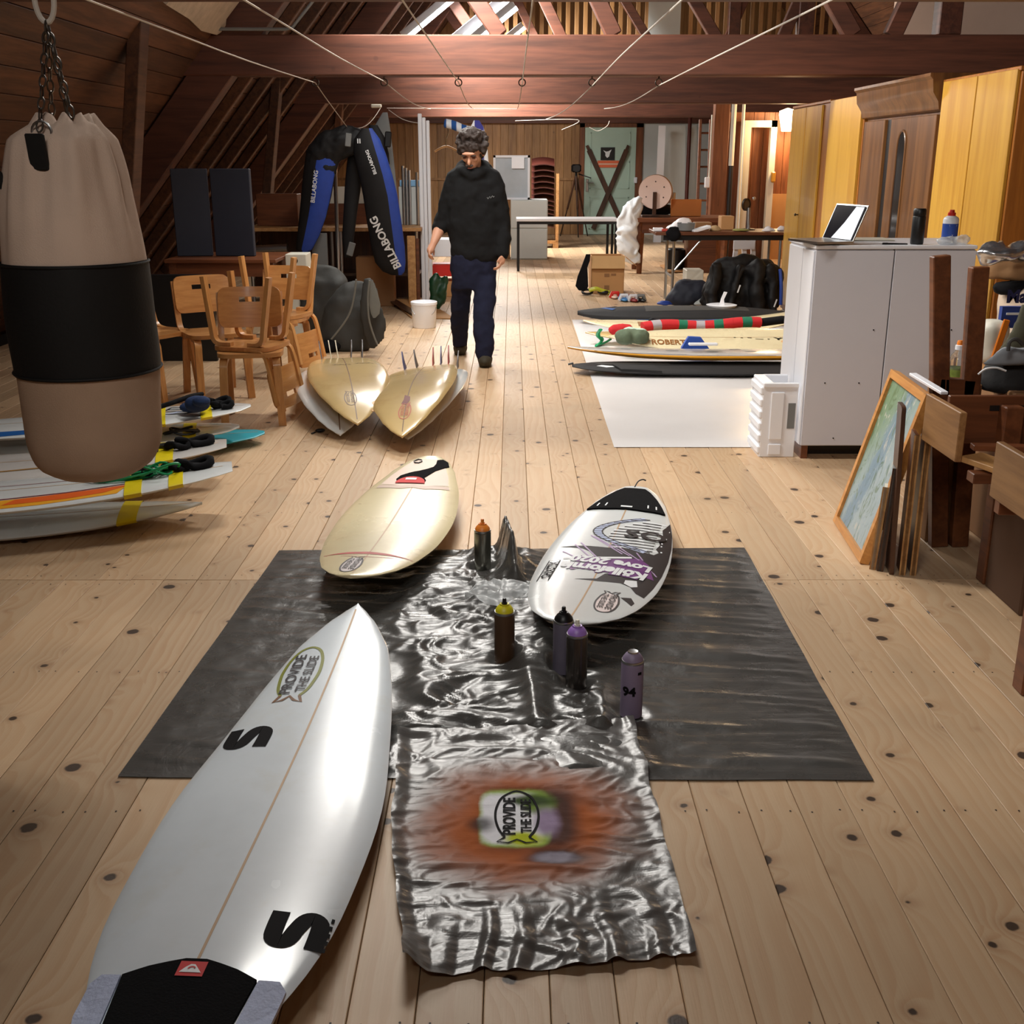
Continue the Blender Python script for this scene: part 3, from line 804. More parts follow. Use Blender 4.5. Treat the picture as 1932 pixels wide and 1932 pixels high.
# --- cream fish board
FISH = [(0, .05), (.04, .10), (.12, .148), (.3, .212), (.5, .243), (.7, .228), (.84, .186), (.92, .142), (.97, .09), (.993, .045), (1, .003)]
nose = V((-.572, 3.69)); tail = V((-.395, 5.27))
b2 = Board('surfboard', 'cream surfboard with a red stripe near its round nose, red and black tail pad', (nose-tail).length, FISH, .06, .07, .03, (tail.x, tail.y, .10), aim(tail, nose), R(-2.2), 0, [m_boardcream], group='surfboards on the black sheet')
L2 = b2.L
tri = [(-.155, .42), (-.05, .455), (0, .44), (.05, .455), (.155, .42), (.135, .30), (.10, .17), (.065, .06), (-.065, .06), (-.10, .17), (-.135, .30)]
b2.decal('pale_tail_film', *tri_poly([tri], .03), m_pinkdeck, .001, 1)
b2.decal('film_fold', *tri_poly([[(-.168, .47), (-.05, .495), (0, .475), (.05, .495), (.168, .47), (.16, .43), (.05, .455), (0, .44), (-.05, .455), (-.16, .43)]], .03), m_padw if False else M('film_edge', (196, 172, 156), .5), .0016, 1)
blk = [(.075, .425), (.095, .37), (.085, .32), (.05, .28), (.03, .262), (.01, .25), (-.02, .22), (-.045, .185), (-.05, .14), (-.045, .08), (-.07, .06), (-.10, .09), (-.115, .15), (-.088, .20), (-.064, .24), (-.045, .30), (-.03, .345), (-.045, .38), (-.04, .42)]
b2.decal('traction_pad', *tri_poly([blk], .025), m_pad, .001, 1, .004, 'black tail pad cut in a curl')
b2.decal('red_disc', *tri_poly([ellipse(.022, .425, .068, .09, 14, math.pi, 2*math.pi)], .03), m_padred, .0055, 1)
b2.decal('white_badge', *tri_poly([[(0, .385), (.05, .385), (.05, .36), (0, .36)]], .03), m_lettering_w, .007, 1)
ss = L2-.27
b2.decal('red_stripe', *tri_poly([[(.17, ss+.012), (.08, ss-.018), (0, ss-.028), (-.08, ss-.012), (-.175, ss+.022), (-.09, ss+.01), (0, ss+.0), (.08, ss+.006)]], .03), M('red_spray', (176, 60, 50), .5, var=.3, scale=30), .001, 1)
b2.decal('red_hairline', *stroke([(.17, ss+.012), (.08, ss+.03), (0, ss+.036), (-.09, ss+.032), (-.175, ss+.022)], .004), M('red_line', (170, 80, 70), .5), .001, 1)
b2.logo(L2-.145, .03, .2, [m_lt_dark, M('brown_spray2', (120, 96, 76), .5), m_lt_dark, m_lt_dark], 1, M('lilac_haze', (206, 196, 196), .5, var=.12, scale=12))
lsh = MB().tube([*[V((.045+.02*math.cos(k), .10+.03*math.sin(k), b2.surf(.045, .1)+.004)) for k in (0, 1, 2, 3, 4, 5)]], .003, 6, closed=True)
lsh.build('leash_loop', m_black, b2.t, 35, local=True)
for x in (-.10, .10): b2.fin_at(.26, x, .105, .1, m_black, -1)
# --- printed board
nose = V((.178, 3.26)); tail = V((.552, 4.735))
P3 = [(0, .055), (.04, .10), (.12, .15), (.3, .21), (.5, .24), (.7, .23), (.84, .19), (.92, .146), (.97, .094), (.993, .045), (1, .003)]
b3 = Board('surfboard', 'white surfboard printed in black and purple, black tail pad with a cord', (nose-tail).length, P3, .062, .08, .03, (tail.x, tail.y, .10), aim(tail, nose), R(-2.4), 0, [m_boardwhite], group='surfboards on the black sheet')
L3 = b3.L
m_purple = M('purple_print', (112, 52, 124), .4, var=.1); m_dkprint = M('black_brown_print', (44, 36, 38), .55, var=.15, spec=.25); m_lilac = M('lilac_print', (176, 150, 190), .5)
pad3 = [(-.045, .05), (.045, .05), (.075, .09), (.11, .16), (.142, .24), (.165, .31), (.08, .318), (0, .31), (-.08, .318), (-.165, .31), (-.142, .24), (-.11, .16), (-.075, .09)]
b3.decal('traction_pad', *tri_poly([pad3], .025), m_pad, .001, 1, .007, 'black grooved tail pad')
for x in (-.125, -.09, .09, .125):
    b3.decal('pad_slit', *stroke([(x, .29), (x*.96, .255)], .006), m_lettering_w, .0095, 1)
b3.decal('pad_badge', *tri_poly([[(-.024, .298), (.024, .298), (.024, .283), (-.024, .283)]], .03), m_lettering_w, .0095, 1)
lsh = MB().tube(curve_pts([(0, .06, .085), (-.012, .04, .105), (-.03, .03, .112), (-.045, .03, .108)], 4), .003, 6); lsh.build('leash_cord', m_black, b3.t, 35, local=True)
# image right is this board's -x side
dk = [(-.20, .38), (-.222, .50), (-.236, .64), (-.240, .78), (-.234, .93), (-.220, 1.06), (-.20, 1.17), (-.168, 1.15), (-.14, 1.10), (-.10, 1.075), (-.02, 1.08), (.07, 1.075), (-.01, 1.055), (-.03, 1.0), (-.07, .97), (-.05, .93), (.02, .90), (.05, .80), (.10, .76), (.20, .74), (.10, .73), (0, .735), (-.05, .72), (-.10, .735), (-.18, .75), (-.195, .72), (-.18, .69), (-.19, .64), (-.178, .60), (-.19, .55), (-.18, .48), (-.19, .44)]
dk2 = [(x*.97, y) for x, y in dk]
b3.decal('black_print', *tri_poly([dk2], .025), m_dkprint, .0008, 1)
b3.decal('black_print', *tri_poly([[(-.155, 1.20), (-.12, 1.215), (-.165, 1.27), (-.172, 1.24)]], .03), m_dkprint, .001, 1)
b3.decal('white_gap', *tri_poly([[(-.11, 1.04), (-.15, 1.03), (-.16, 1.085), (-.14, 1.10), (-.11, 1.075)]], .03), m_lettering_w, .0012, 1)
for k in range(11):
    s_ = .43+k*.029; e = -.19+.018*math.sin(k*2.3)
    x0 = -.03+.16*((k-5.5)/6)**2 if False else .02-.13*abs((k-6.0)/6.5)**2.2
    b3.decal('white_ray', *stroke([(x0, s_), (lerp(x0, e, .5), s_-.004), (e*.98, s_-.012)], .012), m_lettering_w, .0013, 1)
    b3.decal('black_ray', *stroke([(x0, s_+.014), (lerp(x0, e, .5), s_+.010), (-.165, s_+.003)], .007), m_dkprint, .0011, 1)
arc = [(.055-.19*abs((k-8.0)/8.5)**2.0, .40+k*.02) for k in range(18)]
b3.decal('arc_band', *stroke([(x+.018, y) for x, y in arc], .03), m_padw, .0012, 1)
for d in (0, .036): b3.decal('arc_line', *stroke([(x+d, y) for x, y in arc], .006), m_dkprint, .0016, 1)
for i in range(0, 17): b3.decal('arc_tick', *stroke([(arc[i][0], arc[i][1]), (arc[i][0]+.036, arc[i][1]+.006)], .006), m_dkprint, .0016, 1)
b3.text('SO', .58, -.12, .085, m_dkprint, 180, bold=.02, sx=1.15, off=.006)
# festival lettering, upside down as the nose points at the viewer
b3.decal('purple_band', *tri_poly([[(-.205, .99), (-.10, .965), (0, .945), (.06, .93), (.06, .87), (0, .86), (-.06, .84), (-.13, .815), (-.17, .86)]], .025), m_purple, .0016, 1)
b3.text('Köllefornia', .962, -.012, .080, m_purple, -8, bold=.13, sx=.76, off=.0025)
b3.text('Love 2020', .885, -.03, .068, m_purple, -8, bold=.13, sx=.9, off=.0025)
b3.text('Köllefornia', .962, -.012, .074, m_lettering_w, -8, bold=.05, sx=.80)
b3.text('Love 2020', .885, -.03, .062, m_lettering_w, -8, bold=.05, sx=.95)
for (a, c) in (((-.09, .80), (.075, .63)), ((-.13, .83), (-.0, .68)), ((.03, .84), (.115, .70)), ((.05, .85), (.135, .72)), ((.10, .86), (.17, .79)), ((-.21, .95), (-.11, .76)), ((-.06, .79), (.09, .62))):
    b3.decal('purple_line', *stroke([a, c], .006), m_lilac, .0019, 1)
b3.decal('white_bar', *stroke([(-.10, .815), (.02, .845), (.15, .868)], .016), m_lettering_w, .0018, 1)
b3.text('CHIXSTIX', .99, .176, .036, m_lettering_k, 270, bold=.03, sx=.80)
b3.decal('name_outline', *stroke([(.158, .885), (.200, .885), (.200, 1.10), (.158, 1.10), (.158, .885)], .003), m_lettering_k, .0016, 1)
b3.logo(L3-.25, -.085, .22, [m_lt_dark, m_lt_dark, m_lt_dark, m_lt_dark], 1, M('cream_haze', (222, 206, 204), .5, var=.08, scale=12))
for x in (-.10, .10): b3.fin_at(.26, x, .105, .1, m_black, -1)
# ------------------------------------------------------------------ black plastic sheets
def TARP(name, col, rough=.24, spray=False):
    t = NT(name); co = t.coord(); x, y, z = t.sep(co)
    n1 = t.noise(co, 7, 5, .6, .4); n2 = t.noise(t.vmap(co, (3, 30, 1)), 1.0, 3)
    c = t.mix(t.noise(co, 3, 4), lin(col), tuple(q*1.5 for q in lin(col)))
    rg = t.math('ADD', t.math('MULTIPLY', n1, .2), rough-.1)
    t.b.inputs['Specular IOR Level'].default_value = .8
    if spray:
        w1 = t.math('SUBTRACT', t.noise(co, 6, 4), .5)
        ex = t.math('DIVIDE', t.math('SUBTRACT', x, .0), .31); ey = t.math('DIVIDE', t.math('SUBTRACT', y, .03), .29)
        r = t.math('ADD', t.math('SQRT', t.math('ADD', t.math('MULTIPLY', ex, ex), t.math('MULTIPLY', ey, ey))), t.math('MULTIPLY', w1, .5))
        rg = t.math('ADD', rg, t.math('MULTIPLY', t.sm(r, 1.2, .4), .42))
        c = t.mix(t.math('MULTIPLY', t.sm(r, 1.1, .5), .95), c, lin((164, 86, 36)))
        t.set(Specular_IOR_Level=t.math('SUBTRACT', .8, t.math('MULTIPLY', t.sm(r, 1.2, .4), .72)))
        def blobm(cx, cy, rx, ry, col, p=8, k=.12, nz=.25, st=1.0):
            nonlocal c
            a = t.math('ABSOLUTE', t.math('DIVIDE', t.math('SUBTRACT', x, cx), rx)); b_ = t.math('ABSOLUTE', t.math('DIVIDE', t.math('SUBTRACT', y, cy), ry))
            rr = t.math('POWER', t.math('ADD', t.math('POWER', a, p), t.math('POWER', b_, p)), 1/p)
            rr = t.math('ADD', rr, t.math('MULTIPLY', t.math('SUBTRACT', t.noise(co, 22, 4), .5), nz))
            c = t.mix(t.math('MULTIPLY', t.sm(rr, 1+k, 1-k), st), c, lin(col))
        blobm(.015, .055, .115, .125, (60, 44, 42), 5, .25, .1, .9)
        blobm(-.022, .055, .088, .118, (150, 176, 84), 5, .08, .1)
        blobm(-.03, .055, .078, .105, (226, 226, 232), 5, .12, .3)
        blobm(.035, .12, .042, .045, (104, 128, 50), 2, .4, .3)
        blobm(.018, .13, .06, .02, (60, 76, 40), 2, .5, .3)
        blobm(.055, .04, .03, .06, (150, 132, 160), 2, .5, .4)
        blobm(.0, -.03, .045, .028, (178, 188, 40), 2, .4, .5)
        blobm(-.105, .03, .03, .03, (44, 38, 38), 2, .7, .2, .8)
        blobm(.075, -.105, .07, .035, (46, 42, 44), 2, .5, .3, .9)
        blobm(.07, -.105, .05, .022, (140, 134, 148), 2, .4, .5)
    t.set(Base_Color=c, Roughness=rg)
    t.bump(t.math('ADD', n1, t.math('MULTIPLY', n2, .6)), .35, .012)
    return t.m
m_tarp = TARP('black_film', (64, 63, 61), .28)
m_tarp2 = TARP('sprayed_black_film', (84, 82, 80), .3, True)
def ridg(p, k):
    return (1-abs(noise.noise(p*k+V((noise.noise(p*k*.6)*1.2, noise.noise(p*k*.5+V((7, 3, 1)))*1.2, 0)))))
c4 = [V((-.965, 4.349)), V((.971, 4.382)), V((.944, 2.557)), V((-1.036, 2.576))]
def tarp_pt(u, v):
    a = c4[0].lerp(c4[1], u); b_ = c4[3].lerp(c4[2], u); p = b_.lerp(a, v)
    x, y = p.x, p.y
    edge = min(u, 1-u, v, 1-v); e = sst(0, .04, edge)
    fx = -.06+(4.35-y)*.155                                # line of the big crumple
    q = V((x*1.0, y*1.0, 2.3))
    near = math.exp(-((x-fx)/.13)**2); left = sst(-.50, -.30, x)*sst(fx+.22, fx, x)
    z = .004
    z += e*(.055*near*max(0, ridg(V((x*2.6, y*.55, 1)), 2.2)-.52)*2)
    z += e*left*.022*max(0, ridg(V((x*.7, y*1.5, 2)), 5.0)-.6)*2.4
    z += e*left*.011*max(0, ridg(V((x*.8+5, y*1.3, 1)), 13)-.6)*2.4
    z += e*(1-left)*(.011*max(0, noise.noise(V((x*2.2, y*20+x*3, 3)))) + .003*max(0, ridg(V((x*.6+y*.25, y*1.4, 9)), 9)-.6))
    z += e*.0015*(noise.noise(q*18)+1)
    # standing fold at the far edge
    z += .14*math.exp(-((x-(-.035+.1*(4.35-y)))/.022)**2)*sst(3.78, 4.05, y)*sst(4.40, 4.27, y)
    # keep clear under the boards and cans
    for bx, by, r in ((-.114, 4.084, .05), (-.024, 3.271, .05), (.161, 3.202, .05), (.197, 3.098, .05), (.346, 2.914, .05), (-.45, 3.0, .16), (-.47, 2.75, .16), (-.5, 2.6, .16), (-.42, 3.2, .12)):
        z = lerp(.0025, z, sst(.6, 1.3, math.hypot(x-bx, y-by)/r))
    if y < 2.86 and -.33 < x < .37: z = min(z, .012+.02*near*ridg(q, 5)) if y < 2.80 else z
    return V((x+.004*noise.noise(V((y*3, 0, x))), y+.006*noise.noise(V((x*4, 5, y))), z))
o = MB().grid(230, 210, tarp_pt).build('plastic_sheet', m_tarp, None, 180)
tag(o, 'large crinkled black plastic sheet on the wooden floor', 'plastic sheet')
s4 = [V((-.315, 2.765)), V((.347, 2.85)), V((.374, 1.878)), V((-.215, 1.812))]
SO = V((.03, 2.32, 0))
def sheet_pt(u, v):
    a = s4[0].lerp(s4[1], u); b_ = s4[3].lerp(s4[2], u); p = b_.lerp(a, v); x, y = p.x, p.y
    # uneven torn outline
    x += (.012*noise.noise(V((0, y*7, 1)))-.02*math.exp(-((v-.55)/.3)**2))*sst(.25, 0, u) + .01*noise.noise(V((3, y*9, 4)))*sst(.8, 1, u)
    y += .012*noise.noise(V((x*6, 3, 0)))*sst(.85, 1, v) + .014*noise.noise(V((x*8, 8, 0)))*sst(.15, 0, v)
    q = V((x, y, .7)); flat = sst(.10, .22, math.hypot((x-.015)/1.0, (y-2.37)/1.15))
    z = .0165 if y > 2.50 else lerp(.007, .0165, sst(2.38, 2.56, y))
    z += (.25+.75*flat)*(.007*max(0, ridg(V((x*.55+y*.2, y*1.3, 1)), 8)-.62)*2.4 + .004*max(0, ridg(V((x*.7, y*1.2-x*.3, 2)), 21)-.6)*2.4)
    z += .010*sst(.3, 0, v)*max(0, math.sin(x*70+3*noise.noise(q*6)))
    z += .045*sst(.14, 0, u)*sst(.16, 0, v) + .012*sst(.06, 0, u)+.012*sst(.94, 1, u)*(.5+.5*noise.noise(V((0, y*8, 2))))+.012*sst(.93, 1, v)
    return V((x, y, z))
st = thing('plastic_sheet', 'smaller black plastic sheet sprayed orange, white and green with a stencilled emblem', 'plastic sheet', tuple(SO))
MB().grid(130, 170, sheet_pt).build('film', m_tarp2, st, 180)
def on_sheet(name, vs, fs, mat):
    # place by inverse: the sheet is almost square to the floor axes here
    def zz(x, y):
        v = (y-1.845)/(2.81-1.845); l = lerp(-.215, -.315, v); r = lerp(.374, .347, v); return sheet_pt((x-l)/(r-l), v).z+.0022
    MB().add([V((p[0], p[1], zz(p[0], p[1]))) for p in vs], fs).build(name, mat, st, 60)
lx, ly, lh = .012, 2.375, .225
w_ = lh*.235
ol = [(-w_*.55, -.36), (-w_*.85, -.2), (-w_, 0), (-w_*.95, .2), (-w_*.65, .4), (0, .5), (w_*.65, .4), (w_*.95, .2), (w_, 0), (w_*.85, -.2), (w_*.55, -.36)]
ov = [(lx+p.x, ly+p.y) for p in curve_pts([V((x, y*lh, 0)) for x, y in ol], 5)]
on_sheet('stencil_outline', *stroke(ov, .006), m_lettering_k)
on_sheet('stencil_tail', *stroke([(lx+x*w_, ly+y*lh) for x, y in ((-.55, -.36), (-.9, -.44), (-.4, -.46), (0, -.40), (.4, -.46), (.9, -.44), (.55, -.36))], .005), m_lettering_k)
for s_, dx, h_, sx in (('PROVIDE', -.019, .032, .92), ('THE SLIDE', .022, .027, .88)):
    vs, fs = text2d(s_, .03)
    on_sheet('stencil_lettering', [(lx+dx-v.y*h_, ly+.008+v.x*h_*sx) for v in vs], fs, m_lettering_k)
# scrap of clear film
def scrap(u, v):
    p = V((-.17+.27*u, 3.62+.22*v, 0)); k = 4*u*(1-u)
    p.y = 3.73+(v-.5)*.24*k+.02*math.sin(u*9)
    p.z = .05+.03*noise.noise(V((u*5, v*5, 3)))+.03*ridg(V((u, v, 0)), 4)*k
    return p
o = MB().grid(30, 22, scrap).build('plastic_scrap', m_clear, None, 180); tag(o, 'small crumpled scrap of clear film behind the yellow-topped spray can', 'plastic scrap')
# ------------------------------------------------------------------ spray cans
def can(px, py, label, body, top, noz, ringm=None, txt=None, h=.172):
    p = G(px, py); p.z = .006
    t = thing('spray_can', label, 'spray can', tuple(p), group='spray cans on the black sheet')
    r = .0325
    MB().lathe([(r-.003, 0), (r, .003), (r, h-.006), (r-.002, h)], 28).build('can_body', body, t, 40, local=True)
    MB().lathe([(r-.0005, h-.002), (r+.0005, h+.002), (r-.001, h+.006)], 28).build('can_rim', ringm or m_steel, t, 40, local=True)
    MB().lathe([(r-.002, h+.004), (r-.004, h+.012), (r-.011, h+.022), (r-.017, h+.027), (r-.018, h+.024), (0.001, h+.023)], 28).build('can_shoulder', top, t, 60, local=True)
    MB().lathe([(.0145, h+.022), (.0155, h+.027), (.0145, h+.031), (.010, h+.030)], 20).build('valve_cup', m_steel if noz is None else top, t, 40, local=True)
    if noz:
        MB().lathe([(.0095, h+.024), (.0095, h+.034), (.0065, h+.036), (.0065, h+.046), (.005, h+.049)], 16).build('nozzle', noz, t, 40, local=True)
    if txt:
        vs, fs = text2d(txt, .04); q = []
        for v in vs:
            a = v.x*.03/r*1.0-.35; q.append(V(((r+.0022)*math.sin(a), -(r+.0022)*math.cos(a), h*.52+v.y*.03)))
        MB().add(q, fs).build('number', m_lettering_k, t, 60, local=True)
        MB().box((.018, -.0275, h*.84), (.012, .001, .008), (0, 0, .6)).build('mark', m_lettering_k, t, 0, local=True)
    return t
m_canbare = M('bare_can_metal', (150, 150, 140), .22, .9, var=.2, scale=14)
m_candk = M('sprayed_can_metal', (84, 78, 74), .25, .8, var=.5, scale=18)
m_canbrown = M('brown_can', (84, 60, 40), .4, .3, var=.1)
m_cangrey = M('violet_grey_can', (104, 98, 114), .45, .2, var=.1)
m_canmauve = M('mauve_can', (130, 116, 142), .5, .05, var=.08)
m_cany = M('yellow_cap', (206, 196, 30), .4); m_canp = M('purple_cap', (150, 112, 190), .4); m_cano = M('orange_cap', (240, 138, 48), .4)
can(911, 1083, 'bare metal spray can with an orange top, behind the others', m_canbare, m_cano, m_cano)
can(952, 1252, 'brown spray can with a yellow top', m_canbrown, m_cany, m_black)
can(1062, 1270, 'grey spray can with a black top and nozzle', m_cangrey, m_blackmetal, m_black)
can(1087, 1298, 'dark metal spray can with a purple top and pale nozzle', m_candk, m_canp, m_offwhite)
can(1190, 1352, 'mauve spray can numbered 94 without a nozzle', m_canmauve, m_canmauve, None, None, '94')
# ------------------------------------------------------------------ punch bag
BY = 3.0
pc_ = YP(158, 560, BY)
BX = pc_.x
zt = YP(120, 236, BY).z; zb = YP(180, 902, BY).z
bag = thing('punching_bag', 'big beige canvas punching bag with a wide black band, hanging on chains', 'punching bag', (BX, BY, zb))
pxm = BY*CT/FPX*1.02
edges = [(236, 60, 190), (262, 24, 214), (330, 14, 236), (420, 12, 258), (500, 14, 272), (600, 22, 284), (694, 40, 296), (780, 52, 300), (830, 60, 300), (870, 78, 286), (892, 116, 254), (902, 165, 200)]
ring = []
for py, xl, xr in edges:
    fz = YP(966, py, BY); dep = (fz-V((0, 0, CAMH))).y*CT-(fz.z-CAMH)*ST
    ring.append((fz.z, (xl-966)/FPX*dep, (xr-966)/FPX*dep))
ring.sort()
zs = [r_[0] for r_ in ring]
def bagr(z):
    cl = interp([(a, b_) for a, b_, c_ in ring], z); cr = interp([(a, c_) for a, b_, c_ in ring], z)
    return (cl+cr)/2, max(.004, (cr-cl)/2)
z_s0 = YP(150, 694, BY).z; z_s1 = YP(150, 494, BY).z
cxt = YP(120, 240, BY).x
def bagpt(lo, hi, ext=0, fold=0):
    def f(u, v):
        z = lerp(lo, hi, v); cx, r = bagr(z); a = 2*math.pi*u
        rr = r+ext
        if fold:
            k = sst(zt-.42, zt-.02, z)
            rr *= 1+k*(.05*math.sin(a*9+2*math.sin(a*2))+.035*math.sin(a*17+1))
            rr += k*.01*noise.noise(V((a*2, z*6, 0)))
        rr += .004*noise.noise(V((math.cos(a)*2, math.sin(a)*2, z*5)))
        return V((cx+rr*math.cos(a), BY+rr*math.sin(a), z))
    return f
m_canvas = M('beige_canvas', (190, 168, 152), .95, var=.16, scale=5, bump=.35, bscale=260, spec=.1)
m_canvasd = M('worn_canvas', (164, 138, 117), .95, var=.22, scale=5, bump=.35, bscale=260, spec=.1)
m_band = M('black_leather_band', (14, 13, 13), .72, var=.2, bump=.2, bscale=120, spec=.3)
mb = MB().grid(72, 40, bagpt(z_s1-.01, zt, 0, 1), 0, True)
# gathered mouth drawn down inwards
top = [bagpt(z_s1, zt, 0, 1)(k/72, 1) for k in range(72)]
cx, r = bagr(zt)
for dz, f in ((.018, .8), (.012, .55), (-.02, .35)):
    b0 = len(mb.v)
    ringv = [V((cx+(p.x-cx)*f, BY+(p.y-BY)*f, zt+dz+.012*math.sin(k*.9))) for k, p in enumerate(top)]
    mb.v += ringv
    prev = b0-72
    for k in range(72): mb.f.append((prev+k, prev+(k+1) % 72, b0+(k+1) % 72, b0+k)); mb.m.append(0)
mb.build('upper_canvas', m_canvas, bag, 180)
MB().grid(72, 16, bagpt(z_s0-.005, z_s1+.005, .004), 0, True).build('black_band', m_band, bag, 180)
lowmb = MB().grid(72, 22, bagpt(zs[0], z_s0, 0), 0, True); lowmb.f.append(tuple(range(72))); lowmb.m.append(0)
lowmb.build('lower_canvas', m_canvasd, bag, 180)
for z in (z_s0, z_s1):
    cx, r = bagr(z); MB().tube([V((cx+(r+.006)*math.cos(a), BY+(r+.006)*math.sin(a), z)) for a in [k*math.pi/24 for k in range(48)]], .003, 6, closed=True).build('seam', m_band, bag)
for (x, y, w_, h_) in ((113, 288, 34, 62), (28, 340, 24, 34)):
    p = YP(x, y, BY); cx, r = bagr(p.z); xx = max(-.97, min(.97, (p.x-cx)/r)); a = -math.acos(xx)
    n = V((math.cos(a), math.sin(a), .15)); c = V((cx+r*1.02*math.cos(a), BY+r*1.02*math.sin(a), p.z))
    m3 = Matrix((V((-math.sin(a), math.cos(a), 0)), n, V((0, -.15, 1)))).transposed()
    MB().box(c, (w_*pxm, .012, h_*pxm), m3, 0, .003).build('leather_patch', m_band, bag, 0)
pr = YP(112, 252, BY)
def ringpts(c, r, n, ax=0):
    out = []
    for k in range(16):
        a = 2*math.pi*k/16; out.append(c+(V((r*math.cos(a), 0, r*math.sin(a))) if ax == 0 else V((0, r*math.cos(a), r*math.sin(a)))))
    return out
cx, r = bagr(pr.z)
for ax, px, py in ((0, 112, 250),):
    p = YP(px, py, BY); MB().tube(ringpts(V((p.x, BY-r*.98 if px > 60 else BY-.02, p.z)), .024, 16, 0), .003, 6, closed=True).build('d_ring', m_steel, bag)
topc = YP(88, 40, BY); topc.y = BY
def chain(p, q, parent):
    p = V(p); q = V(q); n = max(2, int((q-p).length/.028)); d = (q-p).normalized()
    s1 = d.cross(V((0, 1, 0))).normalized(); s2 = d.cross(s1).normalized(); mb = MB()
    for i in range(n):
        c = p.lerp(q, (i+.5)/n); sd = s1 if i % 2 else s2
        pts = [c+d*(.0165*math.sin(a))+sd*(.008*math.cos(a)) for a in [k*math.pi/5 for k in range(10)]]
        mb.tube(pts, .0026, 5, closed=True)
    return mb.build('chain', m_darksteel, parent)
for px, py, yy in ((76, 235, BY+.08), (110, 250, BY-.12), (118, 235, BY+.05), (142, 222, BY-.02)):
    chain(topc, V((YP(px, py, BY).x, yy, YP(px, py, BY).z)), bag)
MB().tube([topc+V((.024*math.cos(a), 0, .052+.055*math.sin(a))) for a in [k*math.pi/10 for k in range(20)]], .007, 8, closed=True).build('carabiner', m_rope, bag)
MB().tube([topc+V((0, 0, .1)), V((-1.16, BY, 2.62))], .006, 6).build('hanging_rope', m_rope, bag)
# ------------------------------------------------------------------ shapes lofted from rows seen in the photo, at a real depth
def dep(py, Y): 
    p = YP(966, py, Y); return p.y*CT-(p.z-CAMH)*ST, p.z
def px_loft(mb, secs, Y, dr=.5, K=20, mi=0, Yo=None, split=None, wob=0):
    """secs: (row, left, right[, dy]) -> stack of level ellipses; dr: depth / width"""
    vs = []; n = len(secs)
    for s_ in secs:
        py, xl, xr = s_[:3]; y = Y+(s_[3] if len(s_) > 3 else 0)
        d, z = dep(py, y); a = (xl-966)/FPX*d; b_ = (xr-966)/FPX*d; c = (a+b_)/2; r = (b_-a)/2
        rd = dr if r*dr < .3 else .3/r
        for k in range(K):
            an = 2*math.pi*k/K; w_ = 1+wob*noise.noise(V((math.cos(an)*1.5+c*3, math.sin(an)*1.5, z*7)))
            vs.append(V((c+r*w_*math.cos(an), y+r*rd*w_*math.sin(an), z)))
    b0 = len(mb.v); mb.v += vs
    for i in range(n-1):
        for k in range(K):
            l = (k+1) % K; mb.f.append((b0+i*K+k, b0+i*K+l, b0+(i+1)*K+l, b0+(i+1)*K+k))
            m_ = mi
            if split:
                t = (math.cos(2*math.pi*(k+.5)/K)+1)/2
                for t0, t1, q in split:
                    if t0 <= t <= t1: m_ = q
            mb.m.append(m_)
    mb.f += [tuple(b0+k for k in range(K)), tuple(b0+(n-1)*K+k for k in range(K))[::-1]]; mb.m += [mi, mi]
    return mb
def solid(mb, th):
    bm = bmesh.new(); vs = [bm.verts.new(p) for p in mb.v]
    for f in mb.f: bm.faces.new([vs[i] for i in f])
    bmesh.ops.recalc_face_normals(bm, faces=bm.faces); bm.normal_update()
    bmesh.ops.solidify(bm, geom=bm.faces[:], thickness=th); bm.verts.index_update()
    o = MB(); o.add([v.co.copy() for v in bm.verts], [tuple(v.index for v in f.verts) for f in bm.faces]); bm.free(); return o
def flat_text(s, c, h, xdir, ydir, mat, parent, name='lettering', bold=.02, sx=1.0, bend=0):
    vs, fs = text2d(s, bold); c = V(c); x = V(xdir).normalized(); y = V(ydir).normalized()
    return MB().add([c+x*(v.x*h*sx)+y*(v.y*h)+V((0, bend*(v.x*h*sx)**2, 0)) for v in vs], fs).build(name, mat, parent, 0)
